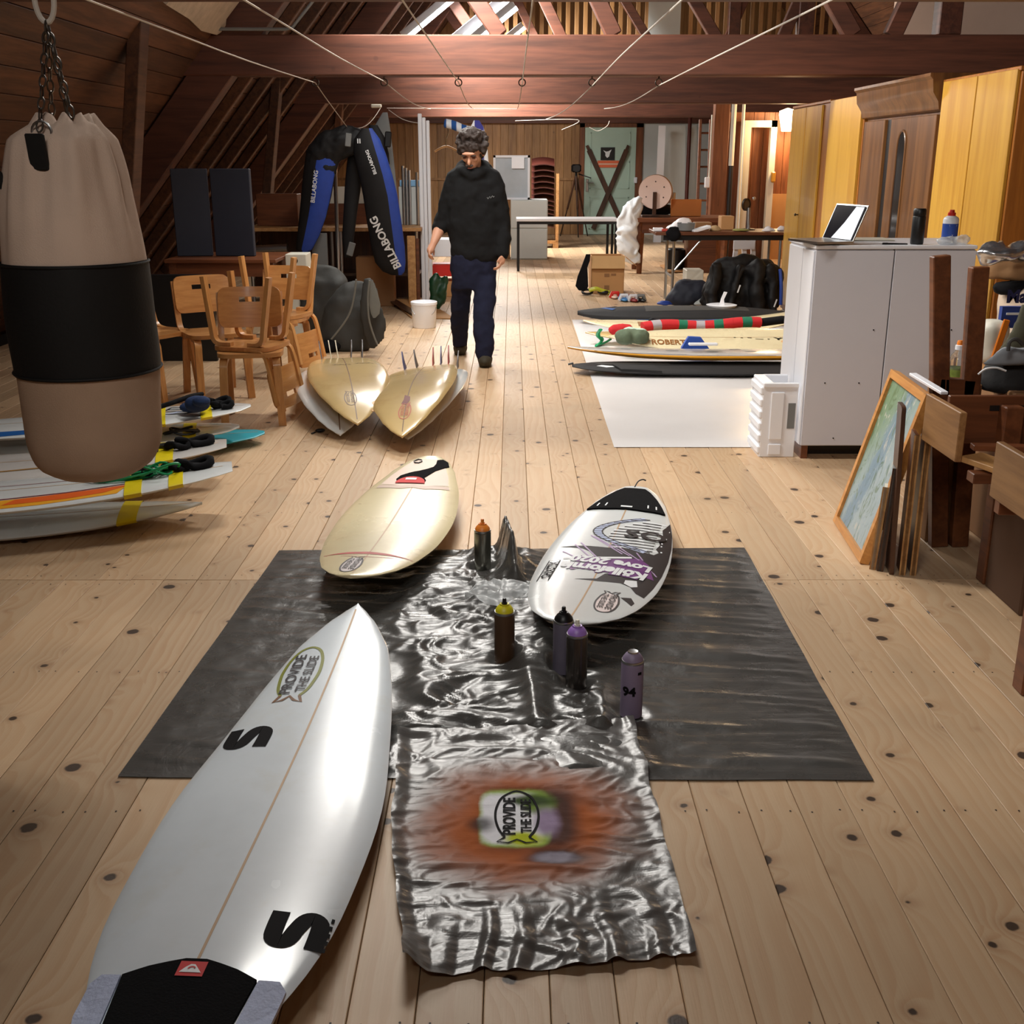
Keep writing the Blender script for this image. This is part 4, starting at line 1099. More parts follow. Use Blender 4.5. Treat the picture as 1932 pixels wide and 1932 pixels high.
# ------------------------------------------------------------------ birch chairs
def make_chair(label):
    t = thing('birch_chair', label, 'chair', (0, 0, 0), group='bentwood birch chairs')
    seat = []
    for k in range(32):
        a = 2*math.pi*k/32; c, s = math.cos(a), math.sin(a); e = .42
        seat.append(V((.195*math.copysign(abs(c)**e, c), .19*math.copysign(abs(s)**e, s)-.0, .415)))
    MB().prism(seat, (0, 0, .026)).build('seat', m_birchseat, t, 30, local=True)
    def leg(pts, w_, th):
        pts = curve_pts(pts, 5); mb = MB(); vs = []
        n = len(pts)
        for i, p in enumerate(pts):
            tg = (pts[min(i+1, n-1)]-pts[max(i-1, 0)]).normalized(); x = V((1, 0, 0)); x = (x-tg*x.dot(tg)).normalized(); z = x.cross(tg)
            for a, b_ in ((-1, -1), (1, -1), (1, 1), (-1, 1)): vs.append(p+x*(a*w_/2)+z*(b_*th/2))
        fs = [(i*4+k, i*4+(k+1) % 4, i*4+4+(k+1) % 4, i*4+4+k) for i in range(n-1) for k in range(4)]+[(3, 2, 1, 0), (n*4-4, n*4-3, n*4-2, n*4-1)]
        return mb.add(vs, fs)
    for s in (-1, 1):
        leg([(s*.15, -.06, .404), (s*.152, -.13, .402), (s*.156, -.168, .375), (s*.16, -.178, .3), (s*.17, -.205, 0)], .046, .026).build('leg', m_birch, t, 25, local=True)
        leg([(s*.15, .05, .404), (s*.15, .11, .402), (s*.152, .145, .375), (s*.154, .16, .3), (s*.16, .215, 0)], .046, .026).build('leg', m_birch, t, 25, local=True)
        leg([(s*.175, -.02, .43), (s*.178, .10, .434), (s*.18, .155, .455), (s*.182, .185, .52), (s*.184, .235, .76)], .036, .018).build('back_upright', m_birch, t, 25, local=True)
    nu, nv = 13, 9
    def bp(u, v):
        x = (u-.5)*.39; z = .545+.245*v; rr = .05
        ex = max(0, abs(x)-(.195-rr)); ez = max(0, abs(v-.5)*.245-(.1225-rr)); q = math.hypot(ex, ez)
        if q > rr: k = rr/q; x = math.copysign(.195-rr+ex*k, x); z = .6675+math.copysign(.1225-rr+ez*k, v-.5)
        return V((x, .175+.2*(z-.52)+.03*(1-(x/.195)**2), z))
    mb = MB().grid(nu, nv, bp)
    keep = [f for i, f in enumerate(mb.f) if not (i//(nu-1) == 5 and 4 <= i % (nu-1) <= 7)]
    mb.f = keep; mb.m = [0]*len(keep)
    solid(mb, .014).build('backrest', m_birchseat, t, 35, local=True)
    return t
ch0 = make_chair('upright birch chair facing the camera under an upturned chair')
def put_chair(first, loc, rz, inv, label):
    c = ch0 if first else copy_tree(ch0); c['label'] = label
    m = Matrix.Translation(V(loc)) @ Matrix.Rotation(rz, 4, 'Z')
    if inv: m = m @ Matrix.Rotation(math.pi, 4, 'X')
    c.location = m.translation; c.rotation_euler = m.to_euler(); MW[c] = m
    for ch in c.children: MW[ch] = m
    return c
put_chair(True, (-1.60, 6.80, 0), R(10), False, 'upright birch chair facing the camera, right of the punching bag')
put_chair(False, (-1.60, 6.86, .885), R(76), True, 'upturned birch chair whose backrest hangs down beside the nearest chair')
put_chair(False, (-2.42, 7.55, 0), R(62), False, 'single birch chair turned sideways beside the punching bag')
put_chair(False, (-2.02, 7.55, 0), R(30), False, 'birch chair half hidden behind the stacked pair of chairs')
put_chair(False, (-1.72, 8.25, 0), R(-12), False, 'upright birch chair at the back by the dark covers, another on top')
put_chair(False, (-1.70, 8.28, .885), R(72), True, 'upturned birch chair on the rear stack by the dark covers')
# ------------------------------------------------------------------ pile of taped boards on the left
m_teal = M('turquoise_board', (30, 160, 178), .35, var=.05); m_or = M('orange_stripe', (230, 100, 34), .4); m_ye = M('yellow_stripe', (240, 168, 40), .4); m_maroon = M('maroon_stripe', (120, 30, 40), .4)
m_bl = M('blue_stripe', (26, 90, 160), .4); m_grey2 = BOARDMAT('grey_white_fibreglass', (206, 202, 198), (170, 160, 150), .3)
PN = [(0, .10), (.06, .15), (.2, .215), (.4, .245), (.6, .24), (.78, .19), (.9, .115), (.96, .06), (1, .004)]
SQ = [(0, .004), (.08, .10), (.2, .18), (.4, .24), (.6, .245), (.8, .205), (.92, .15), (.975, .11), (1, .085)]
RND = [(0, .004), (.08, .12), (.25, .21), (.5, .25), (.75, .225), (.9, .16), (.97, .10), (1, .03)]
def lying(label, tip, ang, L, prof, z, pitch=0, roll=0, mats=None, T=.055, rn=.07, rt=.03, group='boards piled on the left', **kw):
    """a board whose +y end (tip) is at the given floor point; ang: direction the tip points"""
    d = V((math.cos(R(ang)), math.sin(R(ang)))); tail = V(tip)-d*L
    return Board('surfboard', label, L, prof, T, rn, rt, (tail.x, tail.y, z), R(ang)-math.pi/2, pitch, roll, mats, group=group, **kw)
def band(b, s0, s1, mat, off=.003, name='tape', x0=-1.1, x1=1.1):
    pts = MB(); K = 28
    def f(u, v):
        an = 2*math.pi*u; s = lerp(s0, s1, v); uu = s/b.L; w_ = b.hw(uu)+off; tx = math.cos(an)
        z = b.z(min(1, abs(tx)), uu, an < math.pi); zc = b.rock(uu)+b.T*.5
        return V((tx*w_, s, z+(off if z > zc else -off)))
    return pts.grid(K, 3, f, 0, True).build(name, mat, b.t, 60, local=True)
def coil(b, s0, x0, r, mat, n=4, zoff=.02, name='leash', rr=.0055, seed=0, rx=1.6):
    rnd = random.Random(seed); pts = []
    for k in range(n*10):
        a = 2*math.pi*k/10; q = r*(1+.25*math.sin(k*.37+seed)); s = s0+q*rx*math.cos(a); x = x0+q*math.sin(a)*.6
        pts.append(V((x, s, b.surf(max(-.2, min(.2, x)), min(b.L*.99, s))+zoff*(.5+.5*math.sin(k*.9+seed))+.006)))
    return MB().tube(curve_pts(pts, 2), rr, 6).build(name, mat, b.t, 35, local=True)
tip = G(382, 953, .065)
def cuff(b, lst):
    mb = MB()
    for x, s, rx, ry, th in lst:
        pts = [V((x+rx*math.cos(q), s+ry*math.sin(q), b.surf(max(-.15, min(.15, x)), s)+.022+.012*math.sin(q*2+s*9))) for q in [k*math.pi/7 for k in range(14)]]
        mb.tube(pts, th, 8, closed=True)
    return mb.build('leash_cuff', m_blackcloth, b.t, 60, local=True)
a1 = lying('slim white board at the bottom front of the left pile, yellow tape near its tip', (tip.x, tip.y), 11, 1.95, PN, .006, R(0), 0, [m_boardwhite], rn=.04, rt=.02)
band(a1, 1.60, 1.68, m_tape)
tip = G(434, 906, .20)
a2 = lying('white board striped orange and red on the left pile, green leash coiled on it', (tip.x, tip.y+.06), 15, 1.98, SQ, .135, R(1.0), R(0), [m_boardwhite], rn=.05)
for pts, mt in (([(.10, 1.55), (.13, 1.3), (.15, 1.0), (.165, .5), (.228, .5), (.232, .9), (.222, 1.2), (.185, 1.5)], m_ye), ([(.10, 1.57), (.125, 1.35), (.15, 1.1), (.20, 1.05), (.19, 1.3), (.165, 1.45)], m_or), ([(.16, .75), (.18, .62), (.232, .75), (.232, .9)], m_or), ([(.165, .5), (.165, .6), (.23, .62), (.225, .5)], m_maroon)):
    a2.decal('stripe', *tri_poly([pts], .03), mt, .001+(.0008 if mt is m_or or mt is m_maroon else 0), 1)
a2.decal('thin_red_line', *stroke([(.08, 1.6), (.12, 1.3), (.145, .9), (.15, .5)], .008), m_maroon, .0012, 1)
a2.decal('thin_red_line', *stroke([(-.05, 1.7), (-.06, 1.2), (-.05, .5)], .006), m_maroon, .0012, 1)
band(a2, 1.53, 1.60, m_tape, .005); band(a2, 1.71, 1.77, m_tape, .005)
coil(a2, 1.55, .0, .085, m_green, 5, .03, seed=1); coil(a2, 1.66, .03, .05, m_green, 2, .05, seed=4)
cuff(a2, [(.02, 1.60, .02, .03, .018), (-.03, 1.82, .03, .07, .02), (-.02, 1.74, .03, .05, .016)])
tip = G(418, 868, .16)
a3 = lying('white board behind the orange-striped one, black leash taped on', (tip.x, tip.y+.12), 14, 1.95, SQ, .12, R(.5), 0, [m_grey2], rn=.05)
a3.decal('ochre_line', *stroke([(.12, 1.45), (.16, .9), (.165, .4)], .014), M('ochre', (150, 110, 50), .5), .001, 1)
band(a3, 1.62, 1.70, m_tape, .004); coil(a3, 1.55, .03, .06, m_black, 3, .03, seed=7, rr=.008)
cuff(a3, [(.0, 1.80, .03, .08, .02), (.04, 1.72, .025, .05, .016), (.05, 1.55, .03, .07, .014)])
tip = G(500, 826, .03)
b_t = lying('turquoise-nosed board flat on the floor under the second pile', (tip.x, tip.y), 13, 1.9, RND, .004, 0, 0, [m_teal], rn=.03, rt=.02)
band(b_t, 1.52, 1.6, m_tape)
tip = G(452, 808, .13)
b_m = lying('plain white board in the middle of the second pile', (tip.x, tip.y), 14, 1.9, RND, .085, 0, 0, [m_boardwhite], rn=.03, rt=.02)
band(b_m, 1.60, 1.67, m_tape); coil(b_m, 1.60, .12, .05, m_black, 2, .03, seed=3, rr=.007)
tip = G(466, 778, .24)
b_u = lying('white board with black swirls and yellow tape on top of the second pile', (tip.x, tip.y+.1), 16, 1.95, RND, .165, R(1.0), 0, [m_boardwhite], rn=.03, rt=.02)
for k in range(4): b_u.decal('black_swirl', *stroke([(.13-.05*k, 1.35+.05*k), (.06-.05*k, 1.47+.02*k), (.09-.05*k, 1.6), (.02-.05*k, 1.7)], .016), m_lettering_k, .0012, 1)
b_u.decal('lilac_swirl', *stroke([(.13, 1.4), (.05, 1.55), (.0, 1.66)], .02), m_padw, .001, 1)
b_u.decal('blue_stripe', *tri_poly([[(.15, .4), (.17, 1.0), (.22, 1.0), (.22, .4)]], .03), m_bl, .001, 1)
band(b_u, 1.42, 1.50, m_tape); band(b_u, 1.68, 1.74, m_tape)
MB().tube(curve_pts([(.2, 1.45, .12), (.12, 1.55, .13), (.04, 1.64, .14), (-.05, 1.7, .13)], 4), .013, 6).build('leash_strap', m_blackcloth, b_u.t, 60, local=True)
cuff(b_u, [(-.06, 1.78, .025, .06, .016), (.05, 1.80, .02, .05, .016)])
o = MB().ell(G(372, 762, .33), (.07, .05, .045)).ell(G(380, 757, .36), (.05, .04, .03)).ell(G(365, 768, .29), (.08, .06, .03))
o = blob('beanie', o, M('navy_knit', (22, 44, 84), .9, bump=.4, bscale=120), None, .012, 4); tag(o, 'small navy blue cloth lump on the second board pile by the chair leg', 'cloth')
# ------------------------------------------------------------------ boards lying bottom up, fins in the air
m_finred = M('red_fin', (150, 40, 34), .4); m_finblk = M('grey_fin', (64, 58, 60), .4); m_fincream = M('cream_fin', (196, 186, 160), .4); m_finblu = M('blue_fin', (60, 62, 110), .4)
WIDE = [(0, .10), (.05, .15), (.2, .215), (.4, .25), (.6, .25), (.78, .20), (.9, .125), (.96, .068), (.99, .025), (1, .004)]
def flipped(label, nose, tail, z, mats, prof=WIDE, roll=0, fins=((.22, .13, m_finblk), (.22, -.13, m_finblk), (.10, .05, m_fincream), (.10, -.05, m_fincream)), rn=.13, rt=.07):
    nose = V(nose); tail = V(tail); L = (nose-tail).length
    d = (nose-tail).normalized()
    b = Board('surfboard', label, L, prof, .06, rn, rt, (tail.x, tail.y, z), aim(tail, nose), 0, roll, mats, flip=True, group='boards lying bottom up', stringer=m_stringerd, hull='hull')
    for s, x, m_ in fins: b.fin_at(s, x, .115, .11, m_, -1, 6 if x > 0 else -6)
    return b
f0 = flipped('pale board under the left bottom-up board, only its edge showing', (-.99, 6.25), (-1.30, 8.05), .135, [m_boardwhite], fins=())
f1 = flipped('yellowed board lying bottom up with a grey emblem, left of its pair', (-.875, 6.17), (-1.235, 7.98), .215, [m_boardyel], fins=((.24, .14, m_finblk), (.24, -.14, m_finblk), (.13, .07, m_finblk), (.13, -.07, m_fincream), (.09, -.02, m_fincream)))
f1.logo(f1.L-.30, -.02, .2, [M('grey_spray', (130, 110, 90), .5)]*4, -1)
for x_, s_ in ((.12, .72), (-.03, .76)): f1.decal('scrawled_mark', *stroke([(x_+.012*k, s_+.012*((k*7) % 3-1)) for k in range(-5, 6)], .007), m_lettering_k, .0015, -1)
f1.decal('orange_stain', *tri_poly([ellipse(.13, f1.L-.22, .035, .03, 10)], .03), M('stain', (206, 150, 60), .4), .0008, -1)
f1.decal('orange_stain', *tri_poly([ellipse(.11, f1.L-.14, .025, .012, 10)], .03), M('stain2', (206, 150, 60), .4), .0008, -1)
f2 = flipped('white board under the right bottom-up board, its rail showing on the right', (-.60, 6.15), (-.50, 7.95), .135, [m_boardwhite], roll=R(5), fins=((.24, .13, m_finblk),))
f3 = flipped('yellowed board lying bottom up with a red emblem and red fins, right of its pair', (-.615, 5.93), (-.575, 7.73), .20, [m_boardyel], roll=R(8), fins=((.24, .15, m_finred), (.24, -.15, m_finblu), (.12, .03, m_finred), (.14, -.08, m_finblk), (.16, .09, m_finblu)))
f3.logo(f3.L-.27, 0, .2, [M('red_line2', (190, 90, 60), .5)]*4, -1)
f3.decal('red_figure', *tri_poly([[(-.02, f3.L-.50), (.015, f3.L-.46), (.02, f3.L-.40), (.0, f3.L-.34), (-.03, f3.L-.36), (-.02, f3.L-.42)]], .03), M('dark_red', (120, 50, 40), .5), .001, -1)
o = MB().ell(G(604, 812, .012), (.03, .014, .012), (0, 0, .3)).bar(G(595, 815, .006), G(588, 818, .005), .01, .006).build('rubber_plug', m_black, None, 180); tag(o, 'tiny black rubber scrap on the floor before the bottom-up boards', 'scrap')
# ------------------------------------------------------------------ the walking man
PY = 8.9
def pp(px, py, dy=0): return YP(px, py, PY+dy)
man = thing('person', 'man in a black hooded sweater and navy trousers walking with his head bent down', 'person', (-.33, 8.9, 0))
m_skin = M('skin', (200, 146, 118), .55, var=.08, scale=10); m_hair = M('dark_hair', (50, 38, 33), .7, var=.4, scale=40, bump=.6, bscale=90)
m_hood = M('black_sweat_cloth', (27, 27, 28), .95, var=.2, scale=20, bump=.2, bscale=200, spec=.15); m_trous = M('navy_trousers', (32, 34, 52), .92, var=.2, scale=20, bump=.2, bscale=200, spec=.15)
m_shoe = M('olive_shoes', (56, 50, 36), .8, var=.2)
body = MB()
hc = pp(891, 287, -.06); hm = Euler((R(24), 0, R(-14))).to_matrix()     # head bends forward, turned to his right
def hp(x, y, z): return hc+hm @ V((x*1.1, y*1.1, z*1.1))
body.ell(hp(0, .005, .035), (.074, .092, .085), hm); body.ell(hp(0, -.022, -.035), (.058, .07, .085), hm); body.ell(hp(0, -.055, -.095), (.036, .034, .03), hm)
body.cap(hp(0, -.088, .0), .012, hp(0, -.108, -.035), .016, 8); body.ell(hp(0, -.092, .028), (.058, .02, .014), hm)
body.ell(hp(0, -.086, -.068), (.026, .014, .012), hm)
for s in (-1, 1):
    body.ell(hp(s*.074, .012, -.01), (.012, .022, .034), hm); body.ell(hp(s*.034, -.072, -.018), (.024, .018, .022), hm)
nk = pp(893, 322, .0); body.cap(hp(0, .01, -.05), .058, nk, .062)
# trunk, arms, legs
shl, shr = pp(856, 338), pp(932, 338); hpl, hpr = pp(876, 480), pp(915, 480)
body.cap(shl+V((.03, .02, -.03)), .045, shr+V((-.03, .02, -.03)), .045); body.cap(lerp(shl, shr, .5)+V((0, .02, -.05)), .08, lerp(hpl, hpr, .5)+V((0, .02, 0)), .08); body.cap(hpl, .06, hpr, .06)
el, wr, kn = pp(834, 420, .05), pp(818, 459, -.08), pp(812, 472, -.1)
body.cap(shl, .055, el, .045); body.cap(el, .046, lerp(el, wr, .45), .044); body.cap(lerp(el, wr, .45), .044, wr, .028)
er, wr2, kn2 = pp(948, 425, .02), pp(949, 480, -.06), pp(946, 493, -.08)
body.cap(shr, .055, er, .042); body.cap(er, .042, wr2, .028)
def hand(w_, k, tdir, curl):
    d = (k-w_).normalized(); body.cap(w_, .026, k, .030); side = V((1, 0, 0))*tdir
    f = V((0, -1, 0))
    acr = d.cross(side).normalized()
    for i, (ln, off) in enumerate(((.075, -1.5), (.082, -.5), (.076, .5), (.062, 1.5))):
        b0 = k+acr*(off*.017)+d*.012; c1 = b0+d*ln*.45+side*.008; c2 = c1+(d*.6+side*curl).normalized()*ln*.35; c3 = c2+(d*.1+side*curl*1.2).normalized()*ln*.25
        for p_, q_, r0, r1 in ((b0, c1, .0095, .009), (c1, c2, .009, .0085), (c2, c3, .0085, .007)): body.cap(p_, r0, q_, r1, 8)
    b0 = w_.lerp(k, .4)+acr*(-.024); c1 = b0+(d*.7-acr*.5+side*.5).normalized()*.04; c2 = c1+(d+side*.4).normalized()*.028
    body.cap(b0, .012, c1, .0105, 8); body.cap(c1, .0105, c2, .0085, 8)
hand(wr, kn, 1, .75); hand(wr2, kn2, -1, .75)
hpr = hpr+V((0, .03, 0)); kl, kr = pp(873, 575, .08), pp(914, 580, -.11); al, ar = pp(868, 650, .28), pp(913, 672, -.24)
body.cap(hpl, .055, kl, .045); body.cap(kl, .045, al, .03); body.cap(hpr, .055, kr, .045); body.cap(kr, .045, ar, .03)
for a_, g in ((al, G(868, 668)), (ar, G(915, 691))):
    body.cap(a_, .03, V((g.x, g.y+.13, .06)), .03); body.cap(V((g.x, g.y+.13, .05)), .03, V((g.x, g.y, .045)), .024)
bd = blob('body', body, m_skin, man, .0085, 3); bd['label'] = 'bare face, forearm and hands'
# clothes
hd = MB()
px_loft(hd, [(322, 872, 918), (333, 852, 934), (345, 844, 943), (375, 843, 946), (420, 845, 948), (455, 847, 948), (480, 849, 946), (493, 853, 940)], PY, .58, 24)
hd.cap(shl+V((.02, 0, .0)), .085, el, .072); hd.cap(el, .068, lerp(el, wr, .22), .058); hd.cap(shr-V((.02, 0, 0)), .085, er, .075); hd.cap(er, .072, lerp(er, wr2, .95), .05)
hd.tube([nk+V((.10*math.cos(a), .02+.085*math.sin(a)-.02, .015+.035*math.sin(a))) for a in [k*math.pi/8 for k in range(16)]], .05, 10, closed=True)
hd.ell(nk+V((0, .10, .0)), (.13, .08, .09)); hd.ell(nk+V((0, -.03, -.045)), (.11, .10, .055))
h_ = blob('hooded_sweater', hd, m_hood, man, .013, 3, .014, 9)
MB().tube([pp(919+k*1.7, 374-.5*k+3*((k*5) % 3-1)*.6, -.165) for k in range(9)], .0028, 5).build('chest_emblem', m_grey, h_)
tz = MB()
px_loft(tz, [(478, 851, 938), (500, 850, 937), (525, 851, 935), (545, 853, 934)], PY, .62, 24)
px_loft(tz, [(520, 850, 893), (560, 850, 888, .05), (585, 850, 886, .08), (610, 849, 884, .16), (632, 852, 883, .23), (654, 856, 881, .27)], PY, .9, 16)
px_loft(tz, [(520, 892, 936, -.01), (560, 893, 935, -.08), (590, 893, 933, -.13), (625, 893, 932, -.19), (650, 896, 932, -.22), (678, 901, 929, -.24)], PY, .9, 16)
blob('trousers', tz, m_trous, man, .012, 3, .012, 10)
for a_, px, py in ((al, 868, 669), (ar, 915, 692)):
    g = G(px, py); sh = MB(); sh.ell((g.x, g.y+.05, .05), (.06, .15, .055)); sh.ell((g.x, g.y+.15, .065), (.056, .075, .07)); sh.cap(V((g.x, g.y+.13, .07)), .055, V((a_.x, a_.y, .13)), .036)
    sh.box((g.x, g.y+.08, .014), (.095, .26, .028), None, 0, .01)
    blob('shoe', sh, m_shoe, man, .01, 3, .002, 30, floor=.001)
ha = MB(); rnd = random.Random(5)
ha.ell(hp(0, .02, .06), (.092, .104, .084), hm); ha.ell(hp(0, .06, .0), (.09, .08, .10), hm)
for k in range(46):
    a = rnd.uniform(0, 6.28); e = rnd.uniform(.05, 1.35); d = V((math.cos(a)*math.cos(e), math.sin(a)*math.cos(e), math.sin(e)))
    if d.y < -.45 and d.z < .55: continue
    q = V((d.x*.094, .018+d.y*.104, .045+d.z*.095)); ha.ell(hp(*q), (.036, .03, .02), Euler((rnd.uniform(0, 3), rnd.uniform(0, 3), rnd.uniform(0, 3))))
for k in range(7): ha.ell(hp(-.06+k*.02, -.08, .072-.010*((k*5) % 3)), (.02, .02, .034), hm)
for s in (-1, 1): ha.ell(hp(s*.082, .0, .03), (.026, .04, .055), hm)
blob('hair', ha, m_hair, man, .007, 2, .011, 30)
mo = MB().ell(hp(0, -.102, -.052), (.03, .012, .009), hm)
for s in (-1, 1): mo.ell(hp(s*.034, -.097, .016), (.022, .008, .006), hm)
mo.ell(hp(0, -.085, -.105), (.026, .016, .02), hm)
mo.build('facial_hair', m_hair, man, 180)
ey = MB()
for s in (-1, 1): ey.ell(hp(s*.033, -.088, -.004), (.013, .006, .004), hm)
ey.build('eyelids', M('eyelid_shadow', (84, 54, 44), .6), man, 180)
MB().ell(hp(0, -.099, -.072), (.02, .006, .005), hm).build('mouth', M('lips', (150, 84, 74), .5), man, 180)
# ------------------------------------------------------------------ wetsuits on the line
wy = 12.0
ws = thing('wetsuit', 'blue and black wetsuit folded over the left washing line', 'wetsuit', tuple(YP(660, 240, wy)))
mb = MB(); px_loft(mb, [(236, 645, 665, 0), (246, 612, 688), (262, 590, 690), (285, 578, 680), (305, 576, 640), (330, 572, 634)], wy, .28, 24, wob=.15)
blob('torso', mb, m_neo, ws, .016, 3, .012, 9)
mb = MB(); px_loft(mb, [(290, 577, 642), (330, 572, 632), (370, 568, 626), (410, 564, 615), (445, 560, 602), (470, 558, 590), (476, 566, 582)], wy, .32, 24, split=((.32, .97, 1),), wob=.08); mb.build('arm', [m_neo, m_blue], ws, 60)
mb = MB(); px_loft(mb, [(270, 668, 690), (300, 655, 690), (340, 652, 683), (400, 648, 674), (450, 645, 668), (486, 650, 662)], wy+.1, .4, 20, wob=.08); mb.build('arm', m_neo, ws, 60)
mb = MB(); px_loft(mb, [(242, 682, 702), (262, 668, 716), (290, 668, 728), (330, 676, 741), (370, 686, 750), (420, 692, 757), (465, 700, 763), (495, 708, 766), (512, 722, 764), (519, 738, 758)], wy-.1, .3, 28, split=((.70, 1.0, 1),), wob=.08); lg = mb.build('leg', [m_neo, m_blue], ws, 60)
d_ = (YP(712, 434, wy)-YP(745, 500, wy)); 
flat_text('BILLABONG', YP(727, 458, wy-.29), .085, d_, (-d_.z, 0, d_.x), m_lettering_w, lg, 'lettering', .03, .95)
d_ = (YP(693, 288, wy)-YP(706, 324, wy)); flat_text('BILLABONG', YP(700, 306, wy-.27), .035, d_, (-d_.z, 0, d_.x), m_lettering_w, lg, 'lettering', .03)
d_ = (YP(588, 322, wy)-YP(581, 385, wy)); flat_text('BILLABONG', YP(593, 352, wy-.13), .045, d_, (-d_.z, 0, d_.x), m_lettering_w, ws, 'lettering', .02)
MB().box(YP(675, 266, wy-.26), (.01, .01, .045)).box(YP(679, 266, wy-.26), (.01, .01, .045)).build('wave_emblem', m_lettering_w, ws, 0)
MB().box(YP(657, 264, wy-.2), (.06, .02, .13), (0, .12, 0), 0, .006).build('pale_patch', m_grey, ws)
MB().box(YP(662, 470, wy-.02), (.07, .02, .14), (0, .3, 0), 0, .006).build('pale_cuff', m_grey, ws)
ws2 = thing('wetsuit', 'grey and black garment hanging behind the blue wetsuit', 'wetsuit', tuple(YP(730, 215, 12.7)))
mb = MB(); px_loft(mb, [(212, 722, 731), (235, 708, 735), (280, 712, 741), (330, 722, 746), (380, 735, 751), (440, 742, 752)], 12.8, .12, 16, wob=.05); mb.build('panel', m_grey, ws2, 60)
mb = MB(); px_loft(mb, [(236, 696, 712), (260, 692, 726), (290, 700, 734), (310, 712, 736)], 12.65, .3, 16, wob=.12); mb.build('black_sleeve', m_neo, ws2, 60)
MB().box(YP(732, 263, 12.5), (.07, .03, .16), (0, .1, 0), 0, .01).build('patch', m_black, ws2)
# towel and rolled cloth on the next lines, coat hanger
def ROLL(name, a, b_, sc, rot=(0, 0, 0)):
    t = NT(name); co = t.vmap(t.coord(), (1, 1, 1), (0, 0, 0), rot); x = t.sep(co)[0]
    f = t.math('FRACT', t.math('MULTIPLY', x, sc)); c = t.mix(t.sm(f, .45, .55), lin(a), lin(b_)); t.set(Base_Color=c, Roughness=.9); return t.m
o = MB().tube(curve_pts([YP(838, 232, 13), YP(855, 236, 13), YP(872, 243, 13), YP(890, 248, 13)], 5), [.035]+[.05]*14+[.04], 10).build('rolled_cloth', ROLL('blue_white_stripe', (30, 80, 150), (222, 226, 232), 9), None, 60); tag(o, 'blue and white striped cloth rolled along a line above the man', 'cloth')
mb = MB(); px_loft(mb, [(227, 894, 904), (240, 888, 912), (262, 884, 918), (300, 890, 922), (330, 900, 924)], 12.6, .25, 16, wob=.1)
o = mb.build('towel', ROLL('towel_stripe', (60, 60, 140), (226, 226, 230), 5), None, 60); tag(o, 'white and violet towel hanging behind the man head', 'towel')
h0 = thing('coat_hanger', 'pale wooden coat hanger on a line left of the man', 'coat hanger', tuple(YP(841, 278, 13.4)))
MB().tube(curve_pts([YP(820, 286, 13.4), YP(832, 279, 13.4), YP(842, 276, 13.4), YP(852, 279, 13.4), YP(864, 285, 13.4)], 4), .02, 8, flat=.6).build('hanger_arms', m_pine, h0)
MB().tube(curve_pts([YP(842, 276, 13.4), YP(842, 262, 13.4), YP(846, 250, 13.4), YP(843, 236, 13.4)], 4), .006, 6).build('hook', m_steel, h0)
# white posts
for px, w_, lb, ty in ((797, .042, 'leftmost and tallest', 2.02), (804, .036, 'middle', 1.98), (811, .036, 'rightmost', 1.95)):
    x = G(px+5, 566).x; o = MB().bb((x-w_/2, 12.8, 0), (x+w_/2, 12.86, ty), 0, .006).build('white_post', m_white, None, 0); tag(o, lb+' of the white upright posts beside the man', 'post', 'white upright posts')
# bucket
g = G(799, 621); bk = thing('bucket', 'white plastic bucket with a wire handle on the floor', 'bucket', (g.x, g.y+.12, 0))
MB().lathe([(.105, 0), (.112, .01), (.122, .22), (.128, .222), (.128, .245), (.122, .25), (.119, .245), (.108, .03), (.01, .025)], 28).build('pail', m_whiteplastic, bk, 40, local=True)
MB().tube([V((-.118*math.cos(a)+.0, -.06-.075*math.sin(a)+.03, .2-.09*math.sin(a))) for a in [k*math.pi/12 for k in range(13)]], .003, 6).build('handle', m_steel, bk, 35, local=True)
# ------------------------------------------------------------------ table with dark panels
ty0, ty1 = 9.55, 10.35
tx0, tx1 = YP(312, 488, 9.6).x, YP(522, 488, 9.6).x
tb = thing('table', 'brown wooden table under the sloping roof, carrying dark panels', 'table', ((tx0+tx1)/2, 9.9, 0))
MB().bb((tx0, ty0, .715), (tx1, ty1, .745), 0, .004).build('tabletop', m_deskx, tb, 0)
MB().bb((tx0+.05, ty0+.04, .60), (tx1-.05, ty0+.07, .715)).bb((tx1-.07, ty0+.05, .6), (tx1-.05, ty1-.05, .715)).build('apron', m_deskx, tb, 0)
for x in (tx0+.06, tx1-.06):
    for y in (ty0+.06, ty1-.06): MB().bb((x-.03, y-.03, 0), (x+.03, y+.03, .715)).build('leg', m_desk, tb, 0)
m_navy = M('dark_blue_grey_board', (44, 48, 62), .6, var=.08)
for xl, xr, lb, rz in ((332, 398, 'left', .15), (404, 480, 'right', -.1)):
    a = YP(xl, 470, 9.85); b_ = YP(xr, 470, 9.85); zt_ = YP(xl, 318, 9.85).z
    o = MB().box(((a.x+b_.x)/2, 9.9, (.746+zt_)/2), (b_.x-a.x, .05, zt_-.747), (0, 0, rz), 0, .006).build('dark_board', m_navy, None, 0); tag(o, lb+' one of the two dark blue-grey panels standing on the table', 'panel', 'dark panels')
g = YP(558, 492, 9.9); bx = thing('carton', 'white carton with a round dark mark behind the birch chairs', 'box', (g.x, 10.0, .0))
MB().bb((g.x-.09, 9.9, .0), (g.x+.09, 10.15, .76), 0, .004).build('box_body', m_offwhite, bx, 0)
MB().lathe([(.028, 0), (.028, .002)], 16, (g.x-.01, 9.9, .705), (R(90), 0, 0)).build('round_mark', m_black, bx, 0)
